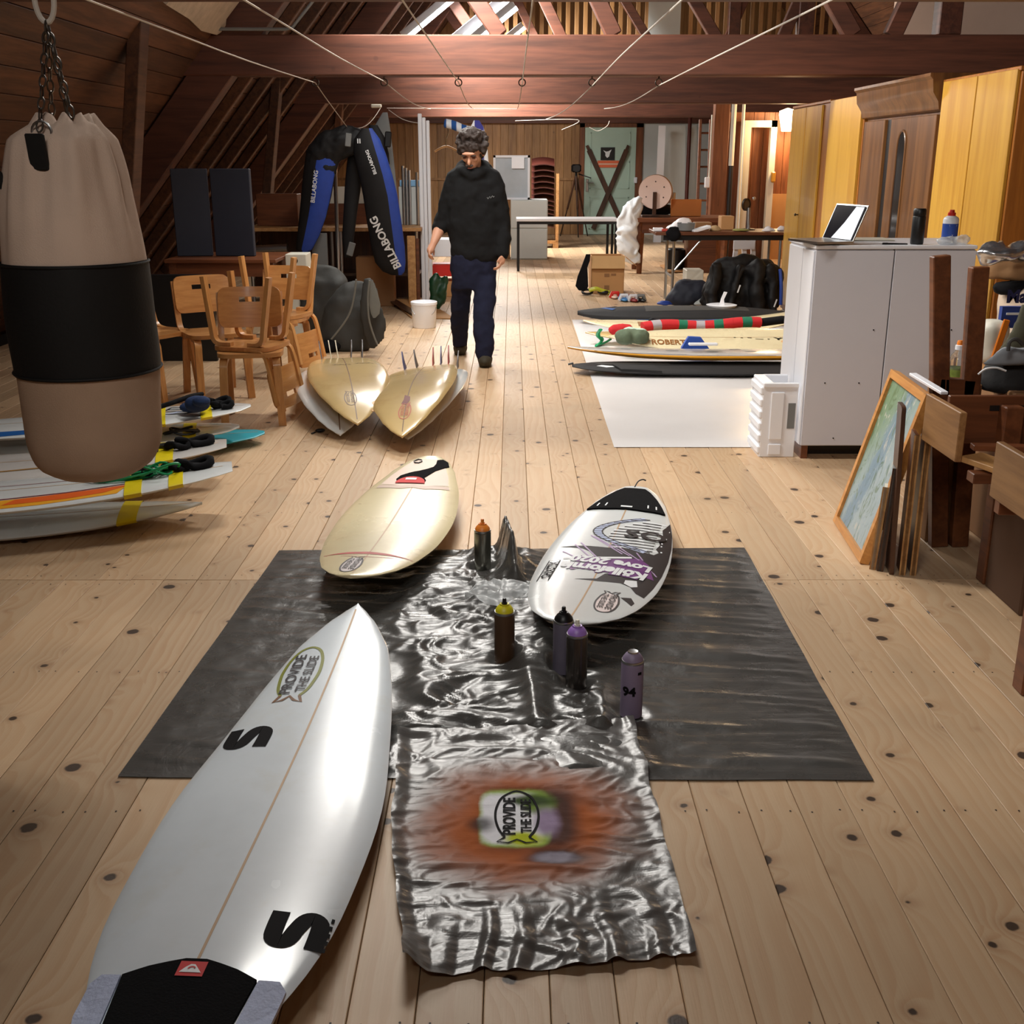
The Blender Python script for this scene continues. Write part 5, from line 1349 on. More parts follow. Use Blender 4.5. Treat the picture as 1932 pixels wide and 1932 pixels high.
# workbench behind
wbn = thing('workbench', 'long wooden workbench with steel legs behind the wetsuits', 'workbench', (-1.9, 12.9, 0))
MB().bb((-2.95, 12.6, .79), (-1.0, 13.3, .83), 0, .004).build('bench_top', m_pine, wbn, 0)
MB().bb((-2.9, 12.7, .30), (-1.05, 13.2, .33)).build('shelf', m_darkwood, wbn, 0)
for x in (-2.9, -2.0, -1.9, -1.06):
    for y in (12.66, 13.24): MB().tube([(x, y, 0), (x, y, .79)], .02, 8).build('leg', m_steel, wbn)
MB().bb((-2.9, 13.22, .0), (-1.05, 13.26, .79)).build('back_panel', m_darkwood, wbn, 0)
def boxes(lst):
    for name, lb, cat, lo, hi, mt, gr in lst:
        o = MB().bb(lo, hi, 0, min(.006, min(abs(a-b_) for a, b_ in zip(lo, hi))*.3)).build(name, mt, None, 0); tag(o, lb, cat, gr)
def pxbox(name, lb, cat, x0, y0, x1, y1, Y, d, mt, gr=None, z0=None):
    a = YP(x0, y1, Y); b_ = YP(x1, y0, Y); lo = (a.x, Y, a.z if z0 is None else z0); hi = (b_.x, Y+d, b_.z)
    boxes([(name, lb, cat, lo, hi, mt, gr)])
pxbox('wooden_beam', 'short brown timber lying on the workbench, left of the wetsuit', 'timber', 484, 366, 560, 402, 12.9, .25, m_deskx, z0=.831)
o = MB().tube([V((-2.85, 12.45, .60)), V((-2.45, 12.45, .62))], .05, 16).build('metal_tube', m_steel, None, 35); tag(o, 'short fat metal tube left of the wetsuit sleeve', 'tube')
pxbox('white_board', 'white board leaning behind the hanging wetsuit legs', 'panel', 616, 352, 690, 384, 13.4, .04, m_offwhite, z0=.0)
pxbox('brown_board', 'brown board standing behind the workbench', 'panel', 600, 384, 692, 440, 13.36, .03, m_deskx, z0=0)
for i, (px, zt_) in enumerate(((638, 1.45),)):
    x = YP(px, 430, 12.55).x; o = MB().tube([(x-.02, 12.52, .0), (x, 12.52, zt_)], .022, 8).build('metal_pole', m_steel); tag(o, 'slim steel pole standing between the wetsuit legs', 'pole')
for i, px in enumerate((762, 768, 774, 788)):
    x = YP(px, 400, 13.1).x; o = MB().tube([(x, 13.1, .831), (x, 13.1, YP(px, 313+4*i, 13.1).z)], .016, 8).build('steel_bar', m_steel); tag(o, ('first', 'second', 'third', 'fourth')[i]+' steel bar from the left standing on the workbench by the posts', 'bar', 'steel bars on the bench')
pxbox('storage_box', 'pale box with a blue lid on the workbench behind steel bars', 'box', 754, 352, 800, 425, 13.15, .12, m_greywall, z0=.831)
a = YP(754, 352, 13.14); b_ = YP(800, 340, 13.14); boxes([('box_lid', 'light blue lid on the pale storage box', 'lid', (a.x, 13.14, a.z+.001), (b_.x, 13.28, b_.z), M('light_blue_plastic', (130, 176, 214), .4), None)])
pxbox('plank', 'pale plank standing under the bench beside the posts', 'plank', 770, 445, 783, 535, 12.5, .03, m_pine, z0=0)
pxbox('plank', 'dark plank standing under the bench beside the pale plank', 'plank', 786, 450, 790, 535, 12.5, .03, m_deskx, z0=0)
pxbox('wooden_crate', 'low brown crate under the workbench behind the wetsuits', 'crate', 672, 485, 742, 518, 12.4, .2, m_cardd, z0=0)
pxbox('grey_door_panel', 'grey panel leaning at the left end of the workbench', 'panel', 592, 440, 616, 545, 12.3, .04, m_grey, z0=0)
# cool box, red box and greenery behind the man
pxbox('cool_box', 'white foam cool box behind the man hand', 'box', 815, 452, 860, 500, 13.3, .4, m_whiteplastic, z0=.46)
pxbox('red_crate', 'bright red plastic crate under the white cool box', 'crate', 812, 501, 862, 530, 13.25, .45, m_red, z0=.24)
pxbox('low_box', 'cardboard box under the red crate', 'box', 818, 531, 862, 566, 13.28, .4, m_card, z0=0)
mb = MB()
for k in range(12): mb.ell(G(822+random.uniform(-5, 20), 585, 0)+V((0, 0, random.uniform(.06, .36))), (.05, .04, .09), (random.uniform(-.5, .5), random.uniform(-.6, .6), 0))
o = blob('garden_bag', mb, M('dark_green_film', (22, 66, 40), .4, var=.4, scale=10), None, .02, 2, .02, 8, floor=.002); tag(o, 'dark green leafy bag below the red crate beside the man leg', 'bag')
o = MB().ell(G(848, 566, .95), (.06, .05, .05)).ell(G(842, 440, .9)+V((0, 0, .0)), (.02, .02, .02)); 
# flattened cardboard on the floor
o = MB().prism([G(735, 565, .01), G(775, 600, .004), G(858, 602, .004), G(800, 566, .01)], (0, 0, .008)).build('cardboard_sheet', m_card, None, 0); tag(o, 'flattened pale cardboard on the floor behind the bucket', 'cardboard')
o = MB().prism([G(733, 558, .06), G(790, 592, .02), G(782, 597, .02), G(728, 565, .05)], (0, 0, .012)).build('dark_board', m_darkwood, None, 0); tag(o, 'dark strip of board lying left of the bucket', 'board')
# ------------------------------------------------------------------ dark covers beside the chairs
cv = thing('boat_cover', 'heap of dark grey board covers standing open beside the birch chairs', 'cover', tuple(G(665, 664)))
m_cover = M('dark_grey_cover', (52, 52, 50), .7, var=.2, scale=6, bump=.2, bscale=40); m_coverl = M('grey_lining', (104, 104, 98), .6, var=.15)
mb = MB(); px_loft(mb, [(528, 668, 690), (545, 640, 698), (575, 612, 704), (605, 602, 708), (635, 600, 706), (655, 606, 700), (668, 626, 690)], 9.45, .5, 20)
blob('cover_body', mb, m_cover, cv, .025, 3, .03, 4, floor=.003)
mb = MB(); px_loft(mb, [(524, 684, 700), (545, 682, 712), (580, 678, 722), (610, 682, 730), (640, 688, 726), (658, 696, 708)], 9.2, .32, 20)
blob('cover_flap', mb, m_cover, cv, .02, 3, .015, 5, floor=.003)
mb = MB(); px_loft(mb, [(530, 698, 704), (550, 696, 712), (575, 696, 718), (592, 700, 716), (600, 704, 708)], 9.05, .12, 14); mb.build('lining', m_coverl, cv, 60)
for pts in (((672, 527), (668, 560), (660, 590), (645, 615), (625, 640)), ((697, 529), (694, 560), (696, 600), (704, 630), (712, 650))):
    MB().tube(curve_pts([YP(x, y, 9.0) for x, y in pts], 4), .008, 6).build('zip', m_coverl, cv)
mb = MB()
for k in range(7): mb.ell(G(615+k*8, 664-k, 0)+V((0, 0, .05)), (.09, .1, .05))
o = blob('dark_cloth', mb, m_blackcloth, None, .022, 3, .02, 6, floor=.003); tag(o, 'crumpled black cloth on the floor in front of the dark covers', 'cloth')
mb = MB(); px_loft(mb, [(500, 590, 640), (530, 560, 660), (570, 560, 640), (610, 575, 630), (650, 590, 625)], 9.9, .5, 16)
o = blob('dark_tarpaulin', mb, m_cover, None, .03, 3, .04, 4, floor=.003); tag(o, 'dark tarpaulin heaped behind the chairs', 'tarpaulin')
pxbox('black_screen', 'flat black panel standing behind the single birch chair', 'panel', 282, 518, 398, 690, 8.9, .04, m_black, z0=0)
# ------------------------------------------------------------------ row of wardrobes along the right, fronts to the aisle
WX = 2.9
m_ydoor2 = WOOD('yellow_door_ply', (214, 166, 70), (190, 138, 50), 2, 5, .3, 0, .1, .3)
def wardrobe(label, y0, y1, zt, doors, mbody, mdoor, x0=WX, knobs=()):
    t = thing('wardrobe', label, 'wardrobe', (x0+.3, (y0+y1)/2, 0), group='wardrobes along the right side')
    MB().bb((x0, y0, .02), (x0+.58, y1, zt-.02), 0, .004).build('carcass', mbody, t, 0)
    MB().bb((x0-.015, y0-.005, zt-.02), (x0+.6, y1+.005, zt+.005), 0, .004).build('top_board', mbody, t, 0)
    MB().bb((x0+.02, y0+.02, 0), (x0+.56, y1-.02, .06)).build('plinth', m_darkwood, t, 0)
    for a, b_, z0, z1 in doors:
        dd = MB().bb((x0-.022, a, z0), (x0-.001, b_, z1), 0, .003).build('door', mdoor, t, 0)
        for ky, kz in knobs:
            if a < ky < b_: MB().lathe([(.006, 0), (.006, .02), (.014, .026), (.014, .036), (.004, .04)], 12, (x0-.022, ky, kz), (0, R(-90), 0)).build('knob', m_darksteel, dd)
    return t
kp = XP(1510, 405, WX)
wardrobe('yellow two-door wardrobe at the far end of the row, small knob on its door', 10.74, 12.15, 2.06, ((10.98, 11.55, .08, 2.03), (11.57, 12.13, .08, 2.03)), m_orangewood, m_yellow, knobs=((kp.y, kp.z),))
w2 = wardrobe('narrow yellow wardrobe with a rounded door corner, left of the dark one', 9.72, 10.72, 2.05, (), m_orangewood, m_yellow)
def rdoor(u): pass
pts = [V((WX-.022, 9.74, .08)), V((WX-.022, 10.7, .08)), V((WX-.022, 10.7, 2.05))]+[V((WX-.022, 9.82+.08*math.cos(a), 1.97+.08*math.sin(a))) for a in [math.pi/2+k*math.pi/12 for k in range(7)]]
MB().prism(pts, (.02, 0, 0)).build('door', m_ydoor2, w2, 0)
# dark wardrobe
m_ward = WOOD('brown_wardrobe', (128, 86, 48), (86, 54, 30), 2, 9, .35, 0, .1, .3)
wd = thing('wardrobe', 'dark brown wardrobe with a heavy cornice and an arched glass pane', 'wardrobe', (WX+.3, 8.85, 0), group='wardrobes along the right side')
MB().bb((WX+.02, 8.02, .02), (WX+.6, 9.68, 1.95), 0, .004).build('carcass', m_ward, wd, 0)
prof = [(0, 1.86), (-.02, 1.87), (-.03, 1.92), (-.07, 1.98), (-.08, 2.06), (-.1, 2.08), (-.1, 2.1), (.6, 2.1), (.6, 1.86)]
MB().prism([V((WX+a, 7.98, z)) for a, z in prof], (0, 1.74, 0)).build('cornice', m_ward, wd, 30)
MB().bb((WX+.01, 9.0, .1), (WX+.03, 9.12, 1.84)).build('open_gap', m_black, wd, 0)
dd = MB().bb((WX-.01, 8.04, .1), (WX+.02, 8.98, 1.84), 0, .004).build('door', m_ward, wd, 0)
MB().bb((WX-.01, 9.14, .1), (WX+.02, 9.66, 1.84), 0, .004).build('door', m_ward, wd, 0)
yg = XP(1702, 300, WX).y; hwg = .09
arch = [V((WX-.014, yg-hwg, .7)), V((WX-.014, yg+hwg, .7)), V((WX-.014, yg+hwg, 1.62))]+[V((WX-.014, yg+hwg*math.cos(a), 1.62+.13*math.sin(a))) for a in [k*math.pi/10 for k in range(1, 10)]]+[V((WX-.014, yg-hwg, 1.62))]
MB().prism(arch, (.004, 0, 0)).build('glass_pane', M('dark_glass', (40, 42, 44), .08, var=.3, scale=4), dd, 0)
MB().tube(arch+[arch[0]], .009, 6).build('pane_moulding', m_ward, dd, 35)
w4 = wardrobe('broad yellow wardrobe nearest the camera, behind the white cupboards', 6.78, 7.96, 2.05, ((6.8, 7.36, .08, 2.04), (7.38, 7.94, .08, 2.04)), m_orangewood, m_yellow)
# ------------------------------------------------------------------ white cupboards
cb = [('white cupboard with the laptop, left of the pair, its back to the camera', 1.556, 1.952), ('white cupboard behind the brown uprights, right of the pair', 1.962, 2.372)]
for lb, x0, x1 in cb:
    t = thing('cupboard', lb, 'cupboard', ((x0+x1)/2, 6.1, 0), group='white cupboards')
    MB().bb((x0, 5.835, .075), (x1, 6.37, 1.11), 0, .003).build('carcass', m_white, t, 0)
    MB().bb((x0-.002, 5.822, .08), (x1+.002, 5.834, 1.105), 0, .002).build('back_panel', M('grey_white_panel', (206, 206, 214), .5, var=.03), t, 0)
    MB().bb((x0-.008, 5.818, 1.111), (x1+.004, 6.385, 1.13), 0, .003).build('top_board', m_white, t, 0)
    MB().bb((x0+.01, 5.85, 0), (x0+.045, 6.34, .075)).build('plinth', m_desk, t, 0)
    MB().bb((x0+.06, 5.95, 0), (x1-.02, 5.98, .074)).build('plinth', m_black, t, 0)
    if x0 < 1.7:
        MB().bb((x0-.009, 5.84, .08), (x0-.001, 6.05, 1.10), 0, .002).build('side_panel', m_white, t, 0)
        MB().bb((x0-.009, 6.06, .08), (x0-.001, 6.36, 1.10), 0, .002).build('side_panel', m_white, t, 0)
    for hx, hz in ((.1, .42), (.28, .42), (.33, .7), (.17, .12)):
        MB().lathe([(.004, 0), (.004, .002)], 8, (x0+hx, 5.822, hz), (R(90), 0, 0)).build('screw_hole', m_black, t, 0)
# laptop
lp = thing('laptop', 'open grey laptop with a painted reflection across its screen, on the white cupboard', 'laptop', (1.62, 6.0, 1.131))
h1, h2 = V((1.665, 6.13, 1.137)), V((1.745, 5.84, 1.137)); bd_ = V((-.966, -.266, 0))*.205; up = V((.36, .1, .93)).normalized()*.20
def quad(mb, a, b_, c, d, th): 
    n = (V(b_)-V(a)).cross(V(d)-V(a)).normalized()*th; return mb.prism([a, b_, c, d], n)
quad(MB(), h1, h2, h2+bd_, h1+bd_, -.012).build('keyboard_base', m_steel, lp, 0)
nrm = (h2-h1).cross(up).normalized()
if nrm.x > 0: nrm = -nrm
quad(MB(), h1+V((0, 0, .004)), h2+V((0, 0, .004)), h2+up, h1+up, .006).build('lid', m_steel, lp, 0)
def scp(u, v, o=.009): return h1.lerp(h2, u)+up*v+nrm*o
MB().add([scp(.03, .06), scp(.97, .06), scp(.97, .96), scp(.03, .96)], [(0, 1, 2, 3)]).build('screen', M('dark_screen', (26, 26, 34), .1, var=.3, scale=9), lp, 0)
MB().add([scp(.30, .07, .011), scp(.93, .07, .011), scp(.93, .94, .011), scp(.68, .94, .011), scp(.52, .5, .011)], [(0, 1, 2, 3, 4)]).build('screen_reflection', EMIT('glowing_reflection', (.95, .97, 1.0), 1.1), lp, 0)  # white reflection on the dark screen, put in as a glowing polygon
g = YP(1729, 462, 5.9); t = thing('thermos', 'black thermos flask standing on the white cupboard', 'flask', (g.x, 5.9, 1.131))
MB().lathe([(.031, 0), (.033, .004), (.033, .135), (.031, .14)], 24, t.location).build('flask_body', m_black, t, 40)
MB().lathe([(.031, .141), (.032, .145), (.032, .172), (.028, .178)], 24, t.location).build('flask_lid', m_black, t, 40)
g = YP(1790, 455, 6.05); t = thing('paint_tin', 'blue and white bottle with a red cap on the cupboard', 'bottle', (g.x, 6.05, 1.131))
MB().lathe([(.038, 0), (.04, .004), (.04, .115), (.036, .125), (.02, .135)], 24, t.location).build('bottle_body', m_whiteplastic, t, 40)
MB().lathe([(.0405, .012), (.0405, .095)], 24, t.location, cap=False).build('blue_label', M('blue_label', (44, 80, 170), .4), t, 40)
MB().add([V((t.location.x+.041*math.sin(a), 6.05-.041*math.cos(a), 1.131+z)) for a, z in ((-.5, .09), (.5, .09), (0, .03))], [(0, 1, 2)]).build('white_wedge', m_lettering_w, t, 0)
MB().lathe([(.02, .133), (.02, .15), (.014, .152), (.012, .165)], 16, t.location).build('red_cap', m_red, t, 40)
mb = MB()
for k in range(9): mb.ell(V((YP(1770+k*6, 455, 5.92).x, 5.9+random.uniform(-.03, .03), 1.145+random.uniform(0, .012))), (.03, .03, .018))
o = blob('plastic_bag', mb, m_clear, None, .009, 2, .01, 30, floor=1.1315); tag(o, 'crumpled clear bag in front of the blue bottle', 'bag')
o = MB().tube([YP(1665, 460, 5.88)+V((0, 0, .0)), YP(1712, 461, 5.88)], [.006, .005], 8).box(YP(1670, 460, 5.88), (.03, .012, .012), None, 0, .003).build('pen_knife', m_black, None, 35); tag(o, 'thin black tool lying between laptop and thermos', 'tool')
o = MB().bb((1.70, 6.12, 1.1305), (2.05, 6.33, 1.137)).build('paper_sheet', m_offwhite, None, 0); tag(o, 'flat pale sheet lying behind the thermos', 'paper')
# foam crate
ct = thing('foam_crate', 'white ribbed plastic crate standing on end before the cupboards', 'crate', (1.435, 6.0, 0))
cx0, cx1, cy0, cy1, ch = 1.345, 1.535, 5.875, 6.14, .395
MB().bb((cx0, cy0, 0), (cx1, cy0+.012, .39), 0, .004).bb((cx0, cy0-.008, .385), (cx1, cy0+.012, .41), 0, .004).build('end_wall', m_whiteplastic, ct, 0)
MB().bb((cx0+.045, cy0-.008, .10), (cx0+.115, cy0+.0, .36), 0, .006).build('raised_panel', m_whiteplastic, ct, 0)
MB().bb((cx0+.045, cy0-.008, .015), (cx0+.115, cy0+.0, .075), 0, .006).build('raised_panel', m_whiteplastic, ct, 0)
MB().bb((cx0+.14, cy0-.002, .16), (cx0+.18, cy0+.001, .30), 0, .001).build('handle_slot', m_grey, ct, 0)
for z in (.02, .085, .15, .215, .28, .345):
    MB().bb((cx0-.012, cy0, z), (cx0+.01, cy1, z+.042), 0, .006).build('rib', m_whiteplastic, ct, 0)
MB().bb((cx0, cy0+.012, 0), (cx0+.008, cy1, .39)).build('side_wall', m_whiteplastic, ct, 0)
MB().bb((cx0, cy0+.012, .385), (cx0+.06, cy1, .41), 0, .006).bb((cx0, cy1-.02, .3), (cx1, cy1, .41), 0, .006).build('top_rim', m_whiteplastic, ct, 0)
# ------------------------------------------------------------------ white sheet on the floor
m_wsheet = M('white_film', (226, 224, 224), .3, var=.05, scale=3, bump=.35, bscale=5)
def wsh(u, v):
    x = lerp(.575, 2.7, u)+.03*(1-u)*v; y = lerp(6.085, 11.3, v); e = sst(0, .03, min(u, v, 1-u, 1-v))
    return V((x, y, .0035+e*.004*(1+noise.noise(V((x*3, y*2.5, 1))))+e*.006*max(0, ridg(V((x*.8+y*.5, y*.5-x*.3, 0)), 2.2)-.72)))
o = MB().grid(60, 120, wsh).build('floor_sheet', m_wsheet, None, 180); tag(o, 'shiny white plastic sheet spread on the floor under the right boards', 'plastic sheet')
# ------------------------------------------------------------------ boards and bags on it
m_gold = M('golden_rail', (196, 138, 40), .3, var=.12, coat=.5); m_bagc = M('black_bag_cloth', (26, 25, 27), .75, var=.3, scale=9, bump=.25, bscale=60); m_bagg = M('grey_bag_cloth', (62, 60, 58), .7, var=.2, scale=6, bump=.2, bscale=40)
GR = 'boards on the white sheet'
BAG = [(0, .14), (.05, .2), (.2, .25), (.5, .26), (.8, .23), (.92, .17), (.97, .11), (1, .04)]
tip = V((.455, 8.37, 0))
r1 = lying('black padded board bag lying nearest on the white sheet', (tip.x, tip.y), 180, 2.2, BAG, .008, 0, 0, [m_bagc], T=.06, rn=.02, rt=.0, group=GR, cat='board bag', stringer=None, hull='bag_body')
r1.decal('grey_top_panel', *tri_poly([[(-.02, 1.45), (.15, 1.5), (.18, 1.95), (.1, 2.06), (.0, 2.0)]], .04), m_bagg, .002)
r1.decal('white_badge', *tri_poly([[(-.12, 1.95), (-.07, 2.02), (-.04, 1.98), (-.10, 1.86)]], .03), m_lettering_w, .003)
r1.decal('pocket', *tri_poly([[(-.24, 1.55), (-.10, 1.6), (-.08, 1.9), (-.2, 1.85)]], .04), m_bagc, .004, 1, .012)
MB().tube([(0, 2.19, .07), (0.0, 2.23, .06)], .008, 6).build('bag_loop', m_black, r1.t, 35, local=True)
tip = V((YP(1071, 658, 8.58).x, 8.58, 0))
r2 = lying('white surfboard with a golden rail resting on the nearest black bag', (tip.x, tip.y), 180, 2.3, PN, .072, R(0), R(3), [m_grey2], T=.07, rn=.055, rt=.0, group=GR, rail=m_gold)
r2.decal('black_pinline', *stroke([(-.19, .3), (-.215, .8), (-.21, 1.3), (-.165, 1.8), (-.10, 2.1)], .005), m_lettering_k, .001)
for s, x in ((1.85, -.02), (1.5, -.06), (1.2, -.1), (.9, -.08), (1.0, .05)): r2.decal('dark_smudge', *tri_poly([ellipse(x, s, .03, .05, 8)], .03), m_grey, .001)
MB().box((-.09, 1.27, .125), (.05, .22, .02), None, 0, .005).build('white_block', m_whiteplastic, r2.t, 0, local=True)
tip = V((YP(1148, 640, 9.2).x, 9.2, 0))
r3 = lying('white board lettered Roberts tilted on its edge toward the camera', (tip.x, tip.y), 180, 1.98, PN, .09, R(0), R(-15), [m_boardcream], T=.06, rn=.04, rt=.03, group=GR)
r3.text('ROBERTS', 1.48, -.10, .085, M('brown_letters', (140, 90, 40), .5), 270, 1, 'lettering', .03, .68)
r3.text('. . - _ . Y', .75, -.02, .05, m_lettering_k, 262, 1, 'small_lettering', .03, 2.0)
r3.decal('peach_stain', *tri_poly([ellipse(-.09, .5, .04, .08, 10)], .03), M('peach', (226, 176, 120), .4), .001)
o = MB(); gg = V((YP(1310, 660, 8.9).x, 8.9, 0)); 
poly = [V((gg.x-.12, gg.y, .005)), V((gg.x+.13, gg.y, .005)), V((gg.x+.12, gg.y, .10)), V((gg.x+.05, gg.y, .19)), V((gg.x-.05, gg.y, .195)), V((gg.x-.10, gg.y, .11))]
o.prism(poly, (0, .05, 0)); o = o.build('fin_block', M('blue_foam', (30, 76, 170), .5), None, 0); tag(o, 'blue foam block leaning on the lettered board', 'block')
tip = G(1105, 636, .08)
r4 = lying('pale yellow board half under the striped board sock', (tip.x, 9.72), 179, 2.15, PN, .03, 0, R(-4), [m_boardyel], T=.06, rn=.05, group=GR)
tip = G(1100, 613, .1)
r5 = lying('cream board with orange rings at the back of the right group', (tip.x, 10.25), 179, 2.1, PN, .05, R(0), R(-7), [m_boardcream], T=.06, rn=.06, rt=.16, group=GR)
for k in range(3): r5.decal('orange_ring', *stroke(ellipse(-.05, 1.25, .05+.03*k, .07+.04*k, 16), .012), m_or, .001)
r5.decal('brown_label', *tri_poly([[(-.1, 1.4), (.05, 1.4), (.05, 1.6), (-.1, 1.6)]], .04), m_cardd, .001)
r5.decal('blue_edge', *stroke([(.12, .6), (.16, 1.0), (.15, 1.6)], .03), m_bl, .0012)
# striped sock: rings of knitted colour
sk = thing('board_sock', 'red, green and grey striped knitted board sock lying on the boards', 'board sock', tuple(G(1330, 632, .2)))
m_sr = M('red_knit', (186, 28, 34), .9, bump=.3, bscale=120); m_sg = M('green_knit', (20, 104, 76), .9, bump=.3, bscale=120); m_sgr = M('grey_knit', (160, 152, 156), .9, bump=.3, bscale=120)
P0, P1 = YP(1212, 624, 9.75)+V((0, 0, .03)), YP(1432, 617, 9.75)+V((0, 0, .04))
cols = [m_sr, m_sgr, m_sr, m_sr, m_sg, m_sr, m_sgr, m_sr, m_sg, m_sr, m_sr, m_sg, m_sr]
for k, mt in enumerate(cols):
    a, b_ = k/len(cols), (k+1)/len(cols)
    q = [P0.lerp(P1, lerp(a, b_, j/3))+V((0, .03*math.sin(5*lerp(a, b_, j/3)), .012*math.sin(9*lerp(a, b_, j/3)))) for j in range(4)]
    MB().tube(q, .075, 14, flat=.6, caps=True).build('knit_stripe', mt, sk, 60)
o = MB().tube([P1+V((.02, 0, 0)), P1+V((.2, .02, .02)), P1+V((.38, .02, .03))], [.06, .06, .02], 12, flat=.6).build('black_sock_end', m_blackcloth, sk, 60)
mb = MB(); 
for k in range(6): mb.ell(G(1175+k*7, 634, .17)+V((0, random.uniform(-.04, .04), 0)), (.07, .08, .06))
o = blob('camouflage_cloth', mb, M('camouflage', (92, 106, 84), .9, var=.5, scale=14), None, .016, 2, .02, 9); tag(o, 'grey green camouflage cloth on the nose of the lettered board', 'cloth')
mb = MB()
for k in range(4): mb.ell(YP(1160+k*8, 622, 9.6), (.06, .06, .05))
o = blob('red_cloth', mb, m_sr, None, .016, 2, .015, 9); tag(o, 'small red cloth bundled behind the camouflage cloth', 'cloth')
mb = MB()
for k in range(4): mb.ell(YP(1185+k*8, 626, 9.5), (.06, .05, .04))
o = blob('pale_cloth', mb, M('pale_green_cloth', (178, 200, 184), .8), None, .016, 2, .012, 9); tag(o, 'pale green cloth next to the red bundle', 'cloth')
o = MB().tube(curve_pts([G(1133, 622, .16), G(1128, 632, .1), G(1136, 642, .05), G(1125, 652, .02), G(1142, 646, .03), G(1152, 640, .06)], 5), .02, 8, flat=.5).build('green_leash', m_green, None, 60); tag(o, 'green leash trailing off the lettered board nose', 'leash')
o = MB().box(YP(1240, 612, 10.0), (.16, .12, .1), (0, .2, 0), 0, .02); o = o.build('black_pouch', m_blackcloth, None, 0); tag(o, 'black pouch with a white tag between the rear boards', 'pouch')
tip = G(1092, 606, .06)
r6 = lying('long black board bag at the very back of the white sheet', (tip.x, 11.0), 179, 2.05, BAG, .006, 0, 0, [m_bagc], T=.17, rn=.02, rt=.01, group=GR, cat='board bag', stringer=None, hull='bag_body')
r6.decal('blue_strap', *stroke([(-.1, 1.7), (.0, 1.8), (.1, 1.7), (.2, 1.6)], .05), m_bl, .004)
r6.decal('grey_top_panel', *tri_poly([[(-.15, .4), (.15, .4), (.2, 1.4), (-.18, 1.4)]], .05), m_bagg, .002)
ds = thing('white_fin_stand', 'white plastic dish with an upright fin on the rear board bag', 'dish', tuple(G(1360, 600, .15)))
gp = V((YP(1360, 600, 11.0).x, 11.0, .16))
MB().lathe([(.02, 0), (.13, .004), (.15, .03), (.13, .035), (.02, .03)], 24, gp).build('dish', m_whiteplastic, ds, 50)
MB().prism([gp+V((-.02, 0, .02)), gp+V((.03, 0, .02)), gp+V((.02, 0, .08)), gp+V((.05, 0, .15)), gp+V((.02, 0, .155)), gp+V((-.005, 0, .09))], (0, .02, 0)).build('upright_fin', m_whiteplastic, ds, 0)
# ------------------------------------------------------------------ desk without a top, right foreground
dk_ = thing('desk', 'brown wooden desk frame without a top, right edge of the picture', 'desk', (2.1, 3.6, 0))
X0, X1, Y0, Y1 = 1.53, 2.75, 3.03, 4.05
m_pined = WOOD('dull_pine', (158, 116, 72), (122, 84, 48), 1, 18, .55, .1, .3)
for x, y in ((X0+.045, Y0+.045), (X0+.30, Y1-.05), (X1-.05, Y0+.045), (X1-.05, Y1-.05)):
    MB().bb((x-.035, y-.035, 0), (x+.035, y+.035, .69), 0, .005).build('leg', m_desk, dk_, 0)
MB().bb((X0, Y0, .52), (X0+.025, 3.42, .70), 0, .003).build('side_apron', m_pined, dk_, 0)
MB().bb((X0, 3.72, .55), (X0+.025, Y1, .725), 0, .003).build('side_apron', m_pined, dk_, 0)
MB().bb((X0+.08, Y1-.025, .54), (X1, Y1, .72), 0, .003).build('back_apron', m_deskx, dk_, 0)
for x in (1.76, 2.2): MB().bb((x, Y1-.028, .665), (x+.16, Y1-.024, .685)).build('hand_slot', m_black, dk_, 0)
MB().bb((X0+.03, 3.62, .50), (X1, 3.68, .535), 0, .003).build('cross_rail', m_deskx, dk_, 0)
MB().bb((X0+.03, 3.40, .46), (X1, 3.44, .52), 0, .003).build('cross_rail', m_deskx, dk_, 0)
MB().bar((1.60, 3.76, .56), (1.84, 3.3, .53), .11, .02, bev=.002).build('loose_slat', m_pine, dk_, 0)
MB().bar((1.66, 3.9, .56), (2.05, 3.86, .56), .05, .02, bev=.002).build('drawer_runner', m_deskx, dk_, 0)
# things under and on it
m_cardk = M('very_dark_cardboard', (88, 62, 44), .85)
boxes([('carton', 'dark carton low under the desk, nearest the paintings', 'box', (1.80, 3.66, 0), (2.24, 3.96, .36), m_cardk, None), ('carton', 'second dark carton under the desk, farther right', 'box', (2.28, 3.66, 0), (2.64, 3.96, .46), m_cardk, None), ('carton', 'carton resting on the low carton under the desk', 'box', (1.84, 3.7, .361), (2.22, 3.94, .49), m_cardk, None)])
# upturned frame with two uprights
fr = thing('wooden_uprights', 'reddish brown frame with two upright legs rising behind the desk', 'wooden frame', (1.75, 4.4, 0))
for (xb, yb), (xt, yt) in (((1772, 735), (1774, 482)), ((1828, 755), (1847, 503))):
    a = YP(xb, yb, 4.42); b_ = YP(xt, yt, 4.42); a2_ = a+(a-b_)*((a.z-0)/(b_.z-a.z)) if True else a
    MB().bar(a2_ if a2_.z > -.01 else V((a.x, a.y, 0)), b_, .068, .05, 0, (0, 1, 0), .004).build('upright', m_desk, fr, 0)
MB().bar(YP(1768, 728, 4.42), YP(1835, 732, 4.42), .05, .07, 0, (0, 0, 1), .004).build('cross_rail', m_deskx, fr, 0)
bt = thing('water_bottle', 'clear plastic bottle with an orange and white cap between the brown uprights', 'bottle', tuple(YP(1803, 718, 4.55)))
bl = V(bt.location)
m_pet = M('clear_pet', (232, 236, 234), .08, var=.02); m_pet.node_tree.nodes['Principled BSDF'].inputs['Transmission Weight'].default_value = .9; m_pet.node_tree.nodes['Principled BSDF'].inputs['IOR'].default_value = 1.2
